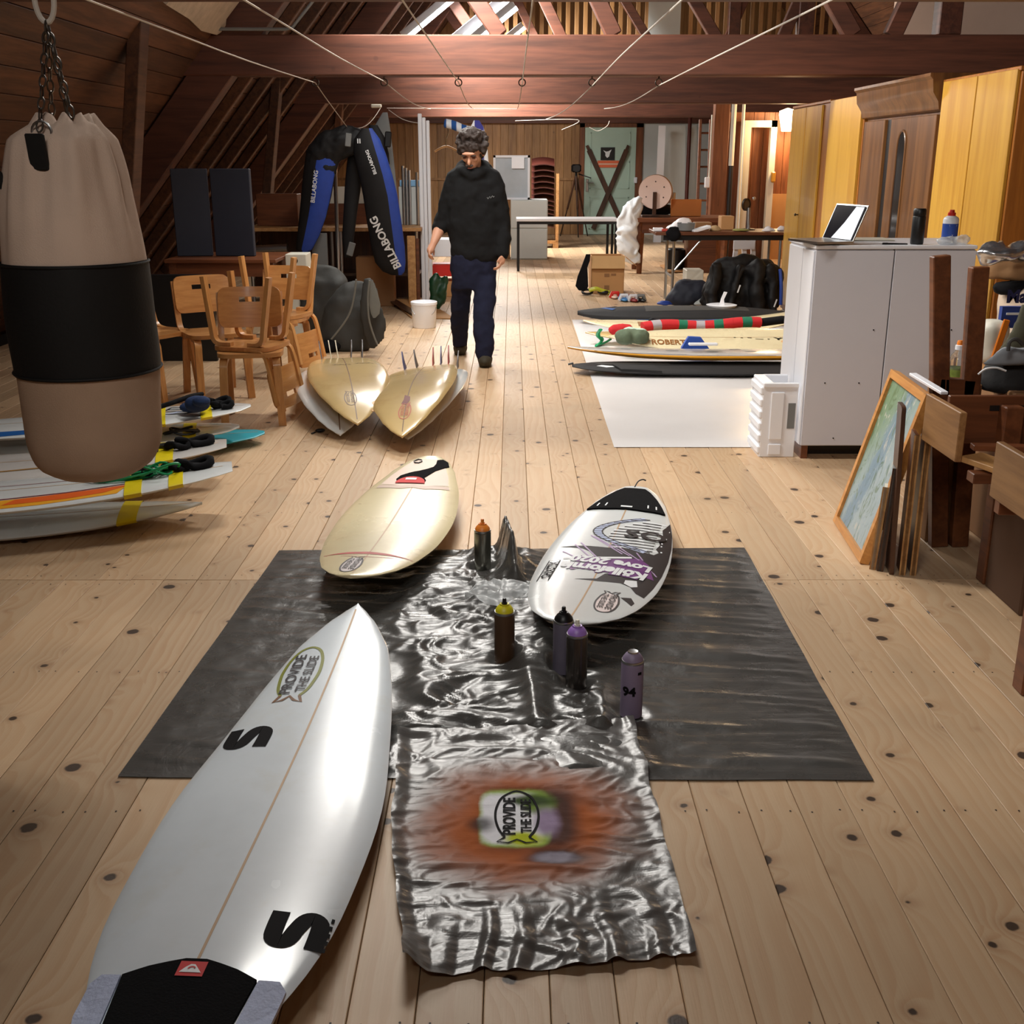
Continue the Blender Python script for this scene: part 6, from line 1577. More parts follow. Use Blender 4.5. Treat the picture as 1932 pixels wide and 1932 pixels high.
MB().lathe([(.03, 0), (.034, .01), (.034, .045), (.036, .06), (.036, .085), (.03, .105), (.016, .122), (.014, .13)], 24, bl).build('bottle_body', m_pet, bt, 50)
MB().lathe([(.0345, .018), (.0345, .058)], 24, bl, cap=False).build('bottle_label', M('green_label', (120, 140, 60), .5, var=.7, scale=40), bt, 50)
MB().lathe([(.017, .128), (.017, .146), (.012, .148)], 16, bl).build('cap_collar', m_whiteplastic, bt, 40)
MB().lathe([(.012, .147), (.012, .158), (.009, .166)], 16, bl).build('cap', m_orange, bt, 40)
MB().bb((bl.x-.08, 4.47, 0), (bl.x+.08, 4.64, bl.z-.001), 0, .004).build('stand', m_cardd, None, 0); bpy.context.scene.collection.objects[-1]
for o in bpy.data.objects:
    if o.name == 'stand': o.name = 'carton'; tag(o, 'tall carton carrying the clear bottle behind the desk', 'box')
# leaning paintings
def leaning(name, label, cat, far, near, lean, h, th, parts):
    far = V((*far, 0)); near = V((*near, 0)); up_ = V((lean, 0, math.sqrt(h*h-lean*lean))); t = thing(name, label, cat, tuple((far+near)/2), group='pictures and panels leaning on the desk')
    n = (near-far).cross(up_).normalized()          # towards the room
    if n.x > 0: n = -n
    def P_(u, v, o=0): return far.lerp(near, u)+up_*v+n*o
    return t, P_
def PAINT():
    t = NT('landscape_painting'); u = t.coord('Object'); x, y, z = t.sep(u)
    d = t.math('ADD', t.math('MULTIPLY', y, -.8), t.math('MULTIPLY', z, .55))
    n = t.noise(t.vmap(u, (1, 2.6, 1.2), (0, 0, 0), (.6, 0, 0)), 7, 5, .6, 1.5); n2 = t.noise(u, 26, 4)
    c = t.mix(t.sm(t.math('ADD', z, t.math('MULTIPLY', y, .9)), .25, .75), lin((158, 174, 180)), lin((116, 142, 108)))
    rv = t.math('ABSOLUTE', t.math('SUBTRACT', t.math('ADD', y, t.math('MULTIPLY', n, .25)), t.math('SUBTRACT', .28, t.math('MULTIPLY', z, .35))))
    c = t.mix(t.math('MULTIPLY', t.sm(rv, .09, .03), .8), c, lin((112, 138, 158)))
    c = t.mix(t.math('MULTIPLY', t.sm(n, .52, .66), .75), c, lin((90, 112, 70)))
    c = t.mix(t.math('MULTIPLY', t.sm(n, .42, .33), .8), c, lin((196, 192, 180)))
    c = t.mix(t.math('MULTIPLY', t.sm(n2, .6, .7), .5), c, lin((110, 134, 146)))
    t.set(Base_Color=c, Roughness=.5); t.bump(n2, .3, .003); return t.m
pt_, P_ = leaning('painting', 'framed green and pale blue landscape painting leaning on the desk', 'painting', (1.462, 4.74), (1.418, 4.19), .19, .71, .03, None)
def slab(u0, u1, v0, v1, o0, o1, P):
    mb = MB(); c = [P(u, v, o) for o in (o0, o1) for u, v in ((u0, v0), (u1, v0), (u1, v1), (u0, v1))]
    return mb.add(c, [(0, 1, 2, 3), (4, 5, 6, 7), (0, 1, 5, 4), (1, 2, 6, 5), (2, 3, 7, 6), (3, 0, 4, 7)])
m_fr = WOOD('frame_pine', (206, 146, 78), (176, 116, 56), 1, 20, .4, 0, .2)
slab(.05, .95, .04, .96, 0, .012, P_).build('canvas', PAINT(), pt_, 0)
for a in ((0, .06, 0, 1), (.94, 1, 0, 1), (.06, .94, 0, .045), (.06, .94, .955, 1)): slab(*a, -.012, .026, P_).build('frame_bar', m_fr, pt_, 0)
cur = [(0, 0), (1, 0), (1.0, .25), (1.04, .5), (.98, .7), (1.0, .86), (.96, .95), (.9, 1), (.0, 1)]
for i, (lb, fx, yf, yn, le, h, mt, wavy) in enumerate((
    ('dark stretched canvas edge right beside the framed painting', 1.452, 4.185, 4.13, .02, .34, m_offwhite, 0),
    ('thin grey board beside the framed painting', 1.476, 4.185, 4.11, .02, .42, m_grey, 0),
    ('dark plywood panel with a wavy edge standing by the desk', 1.512, 4.185, 4.075, -.02, .665, m_darkwood, 1),
    ('brown board standing between the wavy panel and the desk leg', 1.55, 4.18, 4.07, .0, .56, m_desk, 0),
    ('pale-edged board innermost of the standing panels', 1.59, 4.18, 4.065, .0, .56, m_darkwood, 0))):
    t, P = leaning('leaning_panel', lb, 'panel', (fx, yf), (fx-.02, yn), le, h, .016, None)
    if wavy:
        w_ = curve_pts([V((u, v, 0)) for u, v in cur], 4)
        MB().prism([P(p.x, p.y, 0) for p in w_], P(0, 0, .016)-P(0, 0, 0)).build('board', mt, t, 0)
    else:
        slab(0, 1, 0, 1, 0, .012, P).build('board', mt, t, 0)
        slab(.97, 1.0, 0, 1, -.006, .018, P).build('edge_strip', m_pine if i != 1 else m_darkwood, t, 0)
o = slab(0, 1, 0, 1, 0, .03, lambda u, v, o=0: V((1.60+.06*v+.0*o, 4.62-.42*u, .0+.0*v))+V((o, 0, .66+.05*v))); 
q = MB().bar(YP(1722, 706, 4.5), YP(1782, 742, 4.2), .03, .012, bev=.002).build('white_strip', m_white, None, 0); tag(q, 'white foam strip lying along the painting frame top', 'strip')
# sacks and bags stacked beyond the desk
SXX = 2.2
boxes([('carton', 'tall carton at the bottom of the sack pile, far right', 'box', (2.28, 5.02, 0), (2.8, 5.5, .42), m_card, None)])
sk1 = thing('cement_sack', 'paper sack printed with blue lettering, far right', 'sack', (2.5, 5.25, .42))
mb = MB().box((2.56, 5.25, .72), (.5, .34, .58), None, 0, .06); blob('sack_body', mb, M('paper_sack', (206, 186, 166), .8, var=.06), sk1, .02, 3, .012, 6)
a = YP(1884, 562, 5.06); b_ = YP(1932, 562, 5.06); flat_text('Ma', V((a.x+.07, 5.028, a.z+.01)), .06, (1, 0, 0), (0, 0, 1), M('navy_print', (26, 34, 80), .5), sk1, 'lettering', .05)
p = YP(1884, 594, 5.06); MB().bb((p.x, 5.028, p.z-.055), (p.x+.4, 5.06, p.z+.04)).build('blue_panel', M('navy_panel', (36, 60, 130), .5), sk1, 0)
MB().bb((p.x+.02, 5.024, p.z+.004), (p.x+.2, 5.0275, p.z+.014)).build('white_line', m_lettering_w, sk1, 0)
mb = MB().box((YP(1872, 645, 5.0).x, 5.0, YP(1872, 645, 5.0).z), (.12, .14, .2), None, 0, .03)
sk2 = thing('paper_bag', 'small white paper bag with an orange side, left of the blue-lettered sack', 'bag', (YP(1872, 645, 5.0).x, 5.0, .42)); blob('bag_body', mb, m_offwhite, sk2, .014, 3, .006, 10)
p = YP(1886, 645, 4.93); MB().box(p, (.03, .01, .2), (0, .2, 0), 0, .004).build('orange_side', m_orange, sk2, 0)
boxes([('carton', 'small carton propping the white paper bag', 'box', (YP(1855, 680, 5.0).x, 4.93, 0), (YP(1890, 680, 5.0).x, 5.06, YP(1872, 676, 5.0).z), m_card, None)])
mb = MB(); px_loft(mb, [(470, 1880, 1960), (490, 1866, 1975), (510, 1860, 1985), (528, 1866, 1975)], 5.3, .6, 18)
o = blob('brown_bag', mb, M('tan_bag', (150, 112, 74), .8, var=.2), None, .02, 3, .015, 8); tag(o, 'tan bag on top of the sack pile under the silver foil', 'bag')
mb = MB(); px_loft(mb, [(462, 1862, 1950), (468, 1852, 1960), (480, 1848, 1950), (496, 1852, 1900)], 5.15, .5, 18)
o = blob('foil_bag', mb, m_foil, None, .016, 1, .03, 12, ridged=True); tag(o, 'crinkled silver foil bag at the right edge beside the cupboards', 'foil bag')
mb = MB(); px_loft(mb, [(530, 1880, 1990), (545, 1872, 1990), (556, 1880, 1990)], 5.25, .6, 16); o = blob('dark_bag', mb, m_blackcloth, None, .02, 2, .012, 8); tag(o, 'flat dark bag squeezed under the tan bag', 'bag')
# olive cloth and rucksack
mb = MB(); px_loft(mb, [(575, 1925, 1990), (610, 1912, 1990), (650, 1890, 1990), (690, 1868, 1990), (730, 1850, 1990)], 4.75, .35, 18)
o = blob('olive_cloth', mb, M('olive_canvas', (66, 64, 48), .9, var=.2), None, .02, 3, .012, 6); tag(o, 'olive canvas draped down at the right edge behind the rucksack', 'cloth')
rk = thing('rucksack', 'black and grey rucksack lying at the right edge above the desk', 'rucksack', tuple(YP(1900, 738, 4.5)))
mb = MB(); px_loft(mb, [(672, 1880, 1990), (690, 1856, 1990), (715, 1844, 1990), (738, 1846, 1990)], 4.5, .5, 18); blob('bag_body', mb, m_bagc, rk, .016, 3, .01, 9)
mb = MB(); px_loft(mb, [(655, 1900, 1990), (665, 1880, 1990), (680, 1862, 1970), (688, 1852, 1930)], 4.42, .4, 16); blob('grey_lid', mb, M('grey_pack_cloth', (140, 144, 150), .7, var=.1), rk, .014, 2, .01, 12)
MB().tube(curve_pts([YP(1902, 662, 4.3), YP(1905, 645, 4.3), YP(1918, 640, 4.3), YP(1930, 650, 4.3)], 5), .008, 8).build('grab_loop', m_bagg, rk)
MB().tube(curve_pts([YP(1846, 706, 4.24), YP(1860, 696, 4.22), YP(1880, 694, 4.22), YP(1898, 700, 4.22)], 5), .004, 6).build('white_piping', m_lettering_w, rk)
boxes([('carton', 'long carton under the rucksack behind the desk', 'box', (2.0, 4.36, 0), (2.8, 4.9, .66), m_cardd, None)])
# ------------------------------------------------------------------ far part of the attic
# white-topped table
wt = thing('table', 'white-topped table with thin black legs in mid room', 'table', (.78, 16.7, 0))
MB().bb((.06, 16.4, .70), (1.52, 17.05, .735), 0, .004).build('tabletop', m_white, wt, 0)
MB().bb((.08, 16.42, .66), (1.5, 16.45, .70)).build('frame_rail', m_blackmetal, wt, 0)
for x in (.09, 1.42, 1.49):
    for y in ((16.43, 17.02) if x != 1.42 else (17.02,)): MB().bb((x-.018, y-.018, 0), (x+.018, y+.018, .70)).build('leg', m_blackmetal, wt, 0)
# freezer cabinet and glass tank
fz_ = thing('cabinet', 'pale grey low cabinet behind the white-topped table', 'cabinet', (.28, 18.6, 0))
MB().bb((-.02, 18.35, 0), (.57, 18.95, .93), 0, .006).build('carcass', m_greywall, fz_, 0)
MB().bb((-.01, 18.335, .5), (.56, 18.349, .92), 0, .003).build('door', m_greywall, fz_, 0)
MB().bb((-.01, 18.335, .02), (.56, 18.349, .48), 0, .003).build('door', m_greywall, fz_, 0)
tk = thing('glass_tank', 'white-framed glass case standing on the pale cabinet', 'glass case', (-.0, 18.6, .93))
a = YP(931, 374, 18.5); b_ = YP(1000, 293, 18.5)
x0, x1, z0, z1 = a.x, b_.x, .931, b_.z
MB().bb((x0+.03, 18.52, z0+.03), (x1-.03, 18.9, z1-.03)).build('milky_pane', M('milky_glass', (176, 184, 192), .12, var=.25, scale=3), tk, 0)
for lo, hi in (((x0, z0), (x0+.035, z1)), ((x1-.035, z0), (x1, z1)), ((x0, z1-.035), (x1, z1)), ((x0, z0), (x1, z0+.03))): MB().bb((lo[0], 18.5, lo[1]), (hi[0], 18.93, hi[1])).build('frame_bar', m_white, tk, 0)
MB().bb(((x0+x1)/2+.0, 18.49, z1-.2), ((x0+x1)/2+.2, 18.5, z1-.02)).build('paper_note', m_whiteplastic, tk, 0)
boxes([('support_crate', 'brown crate carrying the left end of the glass case', 'crate', (x0, 18.52, 0), (-.03, 18.9, .93), m_cardd, None)])
# stack of brown shell chairs on a wooden cart
cs = thing('chair_stack', 'stack of maroon plywood chair shells on a pale wooden rack', 'chair stack', (.62, 21.0, 0))
xa, xb = YP(1003, 400, 21).x, YP(1045, 400, 21).x
for k in range(13):
    z = .35+k*.075 if k < 7 else .92+(k-7)*.10
    def sh(u, v, z=z): return V((lerp(xa, xb, u), 20.85+.3*v, z+.06*(2*u-1)**2*0+(.12*v**2)+.03*math.cos(math.pi*(u-.5))))
    solid(MB().grid(7, 5, sh), .018).build('seat_shell', M('maroon_ply', (70, 32, 26), .35, coat=.3) if k == 0 else bpy.data.materials['maroon_ply'], cs, 40)
for x in (xb+.03,): 
    for y in (20.8, 21.2): MB().bb((x, y, 0), (x+.05, y+.05, 1.3)).build('rack_post', m_pine, cs, 0)
MB().bb((xa, 20.8, .08), (xb+.08, 21.25, .13)).build('rack_base', m_pine, cs, 0)
for x in (xa, xb-.02): MB().bb((x, 20.8, 0), (x+.05, 21.25, .08)).build('rack_foot', m_pine, cs, 0)
# tripod
tp = thing('tripod', 'camera tripod with a black head in front of the board wall', 'tripod', tuple(G(1087, 447)))
c_ = G(1087, 447); Yt = c_.y; hd_ = YP(1087, 330, Yt)
for gx, gy in ((1058, 447), (1110, 447), (1090, 450)):
    q = YP(gx, gy, Yt); q.z = 0; q.y = Yt+(.25 if gx != 1090 else -.2); MB().tube([hd_, hd_.lerp(q, .55)], .022, 8).build('leg', m_darkwood, tp); MB().tube([hd_.lerp(q, .5), q], .013, 8).build('lower_leg', m_darksteel, tp)
MB().tube([hd_-V((0, 0, .3)), hd_+V((0, 0, .05))], .025, 8).build('centre_column', m_blackmetal, tp)
MB().box(hd_+V((0, 0, .13)), (.2, .16, .16), None, 0, .03).lathe([(.06, 0), (.07, .1)], 16, hd_+V((0, -.1, .13)), (R(90), 0, 0)).build('camera_head', m_black, tp)
MB().tube([hd_+V((.05, 0, .02)), hd_+V((.3, -.1, -.06))], .012, 8).build('pan_handle', m_black, tp)
# crossed skis and notices on the mint door
for i, (p0, p1, lb) in enumerate((((1111, 283), (1160, 404), 'dark ski slanting down to the right on the mint door'), ((1182, 283), (1119, 432), 'dark ski slanting down to the left on the mint door'))):
    yy = YB-.10-.03*i; a = YP(*p0, yy); b_ = YP(*p1, yy)
    if i == 0: b_ = YP(1172, 420, yy)
    t = thing('old_ski', lb, 'ski', tuple((a+b_)/2), group='crossed skis on the door')
    MB().bar(a, b_, .1, .022, 0, (0, 1, 0), .003).build('ski_blade', m_darkwood, t, 0)
    d0 = (a-b_).normalized(); MB().bar(a, a+d0*.10, .06, .02, 0, (0, 1, 0), .003).build('ski_tip', m_darkwood, t, 0)
t = thing('poster', 'small black poster with a white bird-like shape on the mint door', 'poster', tuple(YP(1147, 290, YB-.075)))
a = YP(1133, 302, YB-.075); b_ = YP(1160, 278, YB-.075); MB().bb((a.x, YB-.078, a.z), (b_.x, YB-.073, b_.z)).build('sheet', m_black, t, 0)
cx, cz = (a.x+b_.x)/2, (a.z+b_.z)/2
MB().add([V((cx+x*.16, YB-.08, cz+z*.14)) for x, z in ((-.6, .5), (-.2, .3), (.1, .35), (.5, .6), (.3, .1), (.2, -.4), (-.05, -.6), (-.3, -.3), (-.3, .1))], [tuple(range(9))]).build('white_shape', m_lettering_w, t, 0)
t = thing('warning_sign', 'orange striped paper sign below the black poster on the door', 'sign', tuple(YP(1147, 309, YB-.075)))
a = YP(1127, 316, YB-.076); b_ = YP(1168, 303, YB-.076); m_os = M('orange_paper', (226, 110, 70), .6)
MB().bb((a.x, YB-.079, a.z), (b_.x, YB-.074, b_.z)).build('sheet', m_os, t, 0)
MB().bb((a.x+.02, YB-.082, (a.z+b_.z)/2-.012), (b_.x-.02, YB-.0795, (a.z+b_.z)/2+.012)).build('pale_stripe', m_plaster, t, 0)
# light switch on the door frame
o = MB().box(YP(1199, 340, YB-.1), (.07, .04, .12), None, 0, .01).build('light_switch', m_whiteplastic); tag(o, 'white light switch right of the mint door', 'switch')
# pale panels, pipe, ladder right of the door
def stand(name, lb, cat, xl0, xr0, xl1, xr1, yt, Y, th, mt, gr=None):
    z1 = YP(xl1, yt, Y).z; dz = Y*CT-(z1-CAMH)*ST; d0 = Y*CT-(0-CAMH)*ST
    f = lambda px, d: (px-966)/FPX*d
    o = MB().prism([V((f(xl0, d0), Y, 0)), V((f(xr0, d0), Y, 0)), V((f(xr1, dz), Y, z1)), V((f(xl1, dz), Y, z1))], (0, th, 0)).build(name, mt, None, 0); tag(o, lb, cat, gr)
stand('white_sheet_panel', 'wide greyish white panel leaning right of the mint door', 'panel', 1232, 1290, 1246, 1294, 237, 22.5, .04, m_greywall)
stand('white_plank', 'narrow bright white plank leaning right of the mint door', 'plank', 1233, 1247, 1243, 1256, 237, 22.3, .04, m_white)
stand('grey_board', 'narrow grey panel behind the dark red pipe', 'panel', 1298, 1314, 1298, 1314, 237, 22.6, .03, m_greywall)
o = MB().tube([(YP(1294, 400, 22.2).x, 22.2, 0), (YP(1294, 400, 22.2).x, 22.2, 2.3)], .035, 10).build('red_pipe', M('dark_red_paint', (84, 34, 28), .5)); tag(o, 'dark red vertical pipe right of the white panels', 'pipe')
ld_ = thing('ladder', 'narrow wooden ladder standing before the post', 'ladder', (YP(1322, 400, 20.2).x, 20.2, 0))
xa, xb = YP(1314, 380, 20.2).x, YP(1333, 380, 20.2).x
for x in (xa, xb): MB().bar((x, 20.0, 0), (x+.05, 20.5, 2.2), .05, .07, bev=.004).build('rail', m_deskx, ld_, 0)
for k in range(7): MB().tube([(xa+.02, 20.05+.065*k, .3+.28*k), (xb+.02, 20.05+.065*k, .3+.28*k)], .018, 8).build('rung', m_deskx, ld_)
# ------------------------------------------------------------------ heavy wooden table with the wheel
ht = thing('workshop_table', 'heavy wooden table with tapered legs carrying a pale wheel', 'table', (2.45, 16.4, 0))
MB().bb((1.68, 15.95, .71), (3.1, 16.85, .77), 0, .006).build('tabletop', m_deskx, ht, 0)
MB().bb((1.78, 16.02, .56), (3.0, 16.05, .71)).bb((1.75, 16.05, .56), (1.78, 16.75, .71)).build('apron', m_deskx, ht, 0)
for x in (1.80, 2.98):
    for y in (16.06, 16.74):
        MB().tube([(x, y, 0), (x, y, .71)], [.035, .06], 4).build('leg', m_desk, ht, 0)
wh = thing('sanding_wheel', 'pale pink disc wheel on a dark stand on the wooden table', 'wheel', tuple(YP(1236, 405, 16.3)))
c_ = YP(1237, 362, 16.3); r_ = .232
MB().lathe([(r_, -.06), (r_+.004, -.05), (r_+.004, .05), (r_, .06)], 48, c_, (R(90), 0, R(-14))).build('wheel_drum', m_cardd, wh, 30)
fn = Euler((R(90), 0, R(-14))).to_matrix() @ V((0, 0, 1))
MB().lathe([(r_-.002, .061), (r_-.002, .066)], 48, c_, (R(90), 0, R(-14))).build('wheel_face', M('pale_pink_board', (236, 208, 196), .5, var=.03), wh, 30)
for k in range(6):
    a = k*math.pi/3+.5; q = c_+Euler((R(90), 0, R(-14))).to_matrix() @ V((.14*math.cos(a), .14*math.sin(a), .067)); MB().ell(q, (.01, .01, .01), None, 8).build('bolt', m_darkwood, wh)
MB().bar(c_+fn*.09, V((c_.x+fn.x*.09, c_.y+fn.y*.09, .80)), .05, .03, 0, (0, 1, 0)).box((c_.x, c_.y-.05, .785), (.4, .26, .025), None, 0, .004).build('stand', m_darkwood, wh, 0)
a = YP(1265, 410, 16.4); b_ = YP(1324, 376, 16.4); boxes([('orange_board', 'plain orange board standing on the wooden table right of the wheel', 'board', (a.x, 16.4, .771), (b_.x, 16.44, b_.z), m_orange if False else M('orange_hardboard', (222, 140, 70), .6, var=.05), None)])
mb = MB(); px_loft(mb, [(385, 1212, 1262), (395, 1206, 1272), (404, 1204, 1276)], 16.55, .5, 16); o = blob('dark_bundle', mb, m_blackcloth, None, .025, 2, .03, 6, floor=.771); tag(o, 'black bundle lying behind the pale wheel', 'bundle')
o = MB().lathe([(.05, 0), (.05, .14), (.046, .142), (.046, .01)], 18, V((YP(1268, 375, 16.6).x, 16.6, .95))).build('metal_can', m_steel, None, 40); tag(o, 'small shiny metal can behind the wheel', 'can')
mb = MB(); px_loft(mb, [(372, 1195, 1212), (390, 1178, 1214), (410, 1166, 1206), (440, 1162, 1204), (470, 1166, 1206), (496, 1176, 1208)], 16.0, .4, 18)
o = blob('plastic_film', mb, M('white_film2', (224, 228, 232), .25, var=.08, bump=.8, bscale=14), None, .022, 1, .035, 7, ridged=True, floor=.004); tag(o, 'bunched white plastic film hanging off the wooden table corner', 'plastic film')
o = MB().lathe([(.12, 0), (.14, .02), (.14, .3), (.12, .32)], 18, (2.36, 16.5, 0)).build('black_bin', m_black, None, 40); tag(o, 'black bin under the wooden table', 'bin')
boxes([('wooden_box', 'brown wooden box standing under the wooden table', 'box', (2.5, 16.2, 0), (2.9, 16.6, .5), m_deskx, None)])
# ------------------------------------------------------------------ trestle table crowded with small things
tt = thing('trestle_table', 'long work table with silver tube legs crowded with small things', 'table', (2.35, 12.8, 0))
TZ = .79
MB().bb((1.57, 12.5, TZ-.035), (3.15, 13.15, TZ), 0, .004).build('tabletop', m_deskx, tt, 0)
MB().bb((1.66, 12.53, TZ-.09), (3.1, 12.56, TZ-.035)).build('frame_rail', m_blackmetal, tt, 0)
for x in (1.78, 2.95):
    for y in (12.55, 13.1): MB().tube([(x, y, 0), (x, y, TZ-.035)], .016, 8).build('leg', m_steel, tt)
    MB().tube([(x, 12.55, .3), (x, 13.1, .3)], .012, 8).build('leg_rail', m_steel, tt)
    MB().tube([(x, 12.57, .35), (x+.32, 12.57, TZ-.06)], .01, 8).build('brace', m_steel, tt)
def lump(name, lb, cat, secs, Y, mt, vox=.015, amp=.01, sc=12, dr=.7, fl=TZ+.001, ridged=False):
    mb = MB(); px_loft(mb, secs, Y, dr, 16); o = blob(name, mb, mt, None, vox, 2, amp, sc, floor=fl, ridged=ridged); tag(o, lb, cat); return o
m_whitebag = M('white_bag_film', (232, 226, 226), .4, var=.06)
lump('carrier_bag', 'white carrier bag slumped on the work table', 'bag', [(410, 1288, 1302), (418, 1272, 1305), (426, 1260, 1306), (433, 1254, 1308)], 12.8, m_whitebag, .014, .015, 10)
lump('black_cloth', 'black cloth hanging over the left front edge of the work table', 'cloth', [(428, 1262, 1280), (438, 1256, 1285), (448, 1258, 1284), (455, 1266, 1276)], 12.47, m_blackcloth, .012, .01, 12, .4, 0)
o = MB().lathe([(.07, 0), (.09, .01), (.1, .09), (.095, .09), (.085, .015)], 20, (YP(1294, 434, 12.65).x, 12.65, TZ+.001)).build('grey_tub', m_grey, None, 40); tag(o, 'grey plastic tub on the work table behind the black cloth', 'tub')
def cbox(lb, cat, name, x0, y0, x1, y1, Y, d, mt): pxbox(name, lb, cat, x0, y0, x1, y1, Y, d, mt, z0=TZ+.001)
cbox('brown cardboard box open on the work table, right of the papers', 'box', 'carton', 1360, 408, 1386, 434, 12.85, .2, m_card)
cbox('low flat carton in the middle of the work table', 'box', 'carton', 1312, 420, 1344, 434, 12.9, .2, m_cardd)
cbox('small white packet at the left end of the work table', 'packet', 'packet', 1233, 430, 1252, 438, 12.6, .08, m_whiteplastic)
cbox('small red packet at the left end of the work table', 'packet', 'packet', 1249, 432, 1260, 438, 12.56, .06, M('red_packet', (190, 70, 56), .5))
o = MB().box(YP(1322, 432, 12.6), (.2, .12, .03), (0, -.25, .2), 0, .004).build('papers', m_whiteplastic, None, 0); tag(o, 'white folded papers at the front of the work table', 'papers')
lump('brown_paper', 'crumpled brown paper beside the white papers', 'paper', [(424, 1346, 1352), (430, 1338, 1360), (436, 1336, 1362)], 12.7, M('kraft', (176, 146, 106), .8), .012, .012, 16)
lump('green_cloth', 'dull yellow green cloth flat on the right of the work table', 'cloth', [(432, 1384, 1410), (436, 1378, 1420)], 12.62, M('dull_green', (150, 146, 80), .9), .012, .006, 16)
lump('white_rag', 'white rag toward the right end of the work table', 'rag', [(428, 1446, 1452), (433, 1440, 1462), (437, 1436, 1464)], 12.7, m_whitebag, .012, .012, 16)
lump('white_rag', 'white glove at the very right end of the work table', 'rag', [(426, 1472, 1480), (431, 1466, 1482), (435, 1464, 1484)], 12.75, m_whitebag, .012, .01, 16)
ml = thing('round_mirror', 'round magnifier lamp on a steel stem standing on the work table', 'lamp', (YP(1411, 434, 12.9).x, 12.9, TZ))
mx = ml.location.x
MB().lathe([(.08, 0), (.08, .012), (.02, .02)], 20, (mx, 12.9, TZ+.001)).build('foot', m_darksteel, ml, 40)
MB().tube([(mx, 12.9, TZ+.02), (mx-.005, 12.9, TZ+.24)], .022, 10).build('stem', m_steel, ml)
cc = YP(1408, 386, 12.9); MB().lathe([(.055, -.012), (.068, -.012), (.068, .012), (.055, .012)], 28, cc, (R(90), 0, R(40)), cap=False).build('ring', m_darksteel, ml, 40)
MB().lathe([(.055, -.004), (.055, .004)], 28, cc, (R(90), 0, R(40))).build('lens', M('brown_lens', (110, 92, 66), .1), ml, 40)
# white trestle behind
ts = thing('trestle', 'white wooden trestle under the right end of the work table', 'trestle', (2.7, 13.6, 0))
for p0, p1 in (((1380, 500), (1392, 452)), ((1410, 500), (1402, 452)), ((1424, 500), (1420, 452))): MB().bar(V((YP(*p0, 13.6).x, 13.6, 0)), V((YP(*p1, 13.6).x, 13.6, .72)), .05, .05).build('leg', m_white, ts, 0)
MB().bar(YP(1384, 462, 13.56), YP(1424, 462, 13.56), .03, .1).build('rail', m_white, ts, 0)
# heap of black wetsuits, dark bag, cloth
hp_ = thing('wetsuit_heap', 'big heap of black wetsuits hung over a seat before the work table', 'wetsuit heap', tuple(G(1400, 580)))
mb = MB(); px_loft(mb, [(482, 1385, 1430), (490, 1362, 1452), (505, 1345, 1470), (525, 1335, 1476), (550, 1330, 1474), (570, 1326, 1470), (579, 1330, 1466)], 11.75, .45, 26, wob=.1)
for k, (xa_, xb_, r_a) in enumerate(((1352, 1340, .07), (1398, 1372, .05), (1425, 1432, .08), (1455, 1462, .05))):
    a = YP(xa_, 505, 11.55); b_ = YP(xb_, 574, 11.5); mb.cap(a, r_a, V((b_.x, 11.5, .04)), r_a*.8)
blob('draped_suits', mb, m_neo, hp_, .022, 4, .045, 5, floor=.003)
MB().tube(curve_pts([YP(1472, 508, 11.45), YP(1474, 540, 11.4), YP(1473, 575, 11.4)], 4), .018, 8).build('blue_stripe', m_blue, hp_)
for x, y in ((1394, 545), (1463, 572)): MB().box(YP(x, y, 11.33), (.012, .01, .08), (0, .3, 0)).build('white_mark', m_lettering_w, hp_, 0)
lump('duffel_bag', 'slumped dark navy bag on the floor left of the black wetsuits', 'bag', [(526, 1282, 1310), (536, 1270, 1336), (552, 1260, 1342), (566, 1254, 1340), (574, 1258, 1330)], 12.1, M('navy_bag', (40, 44, 58), .7, var=.3, scale=8), .02, .03, 6, .6, .003)
lump('blue_cloth', 'small bright blue cloth on the floor before the dark bag', 'cloth', [(567, 1250, 1264), (571, 1240, 1268), (575, 1236, 1272)], 11.95, m_blue, .012, .01, 10, .7, .003)
lump('grey_glove', 'pale grey glove on the floor beside the black wetsuits', 'glove', [(562, 1324, 1336), (570, 1312, 1334), (576, 1306, 1326)], 11.9, m_greywall, .012, .01, 10, .7, .003)
o = MB().prism([G(1245, 502, .01), G(1262, 514, .01), G(1345, 512, .01), G(1340, 497, .01)], (0, 0, .02)).build('cardboard_sheet', m_card, None, 0); tag(o, 'flat cardboard on the floor under the work table', 'cardboard')
pxbox('carton', 'pale carton behind the dark bag under the work table', 'box', 1294, 510, 1328, 552, 12.75, .3, m_offwhite, z0=0)
# ------------------------------------------------------------------ open carton, paddle, goggles, sandals
cn = thing('open_carton', 'open brown cardboard box with one flap hanging forward, mid floor', 'box', (1.16, 13.8, 0))
x0, x1 = YP(1115, 540, 13.6).x, YP(1177, 540, 13.6).x
MB().bb((x0, 13.6, 0), (x1, 13.61, .44)).bb((x0, 13.98, 0), (x1, 13.99, .44)).bb((x0, 13.6, 0), (x0+.01, 13.99, .44)).bb((x1-.01, 13.6, 0), (x1, 13.99, .44)).bb((x0, 13.6, 0), (x1, 13.99, .01)).build('box_walls', m_card, cn, 0)
MB().bar((x0, 13.59, .445), (x0, 13.55, .30), .01, .004).build('hidden_edge', m_card, cn, 0)
MB().box(((x0+x1)/2, 13.565, .375), (x1-x0, .008, .15), (R(-14), 0, 0)).build('front_flap', M('pale_cardboard', (206, 164, 112), .8), cn, 0)
MB().box((x1+.08, 13.8, .38), (.008, .36, .17), (0, R(-52), 0)).build('side_flap', m_card, cn, 0)
MB().bb((x0+.16, 13.596, .0), (x0+.22, 13.599, .1)).build('tape', m_cardd, cn, 0)
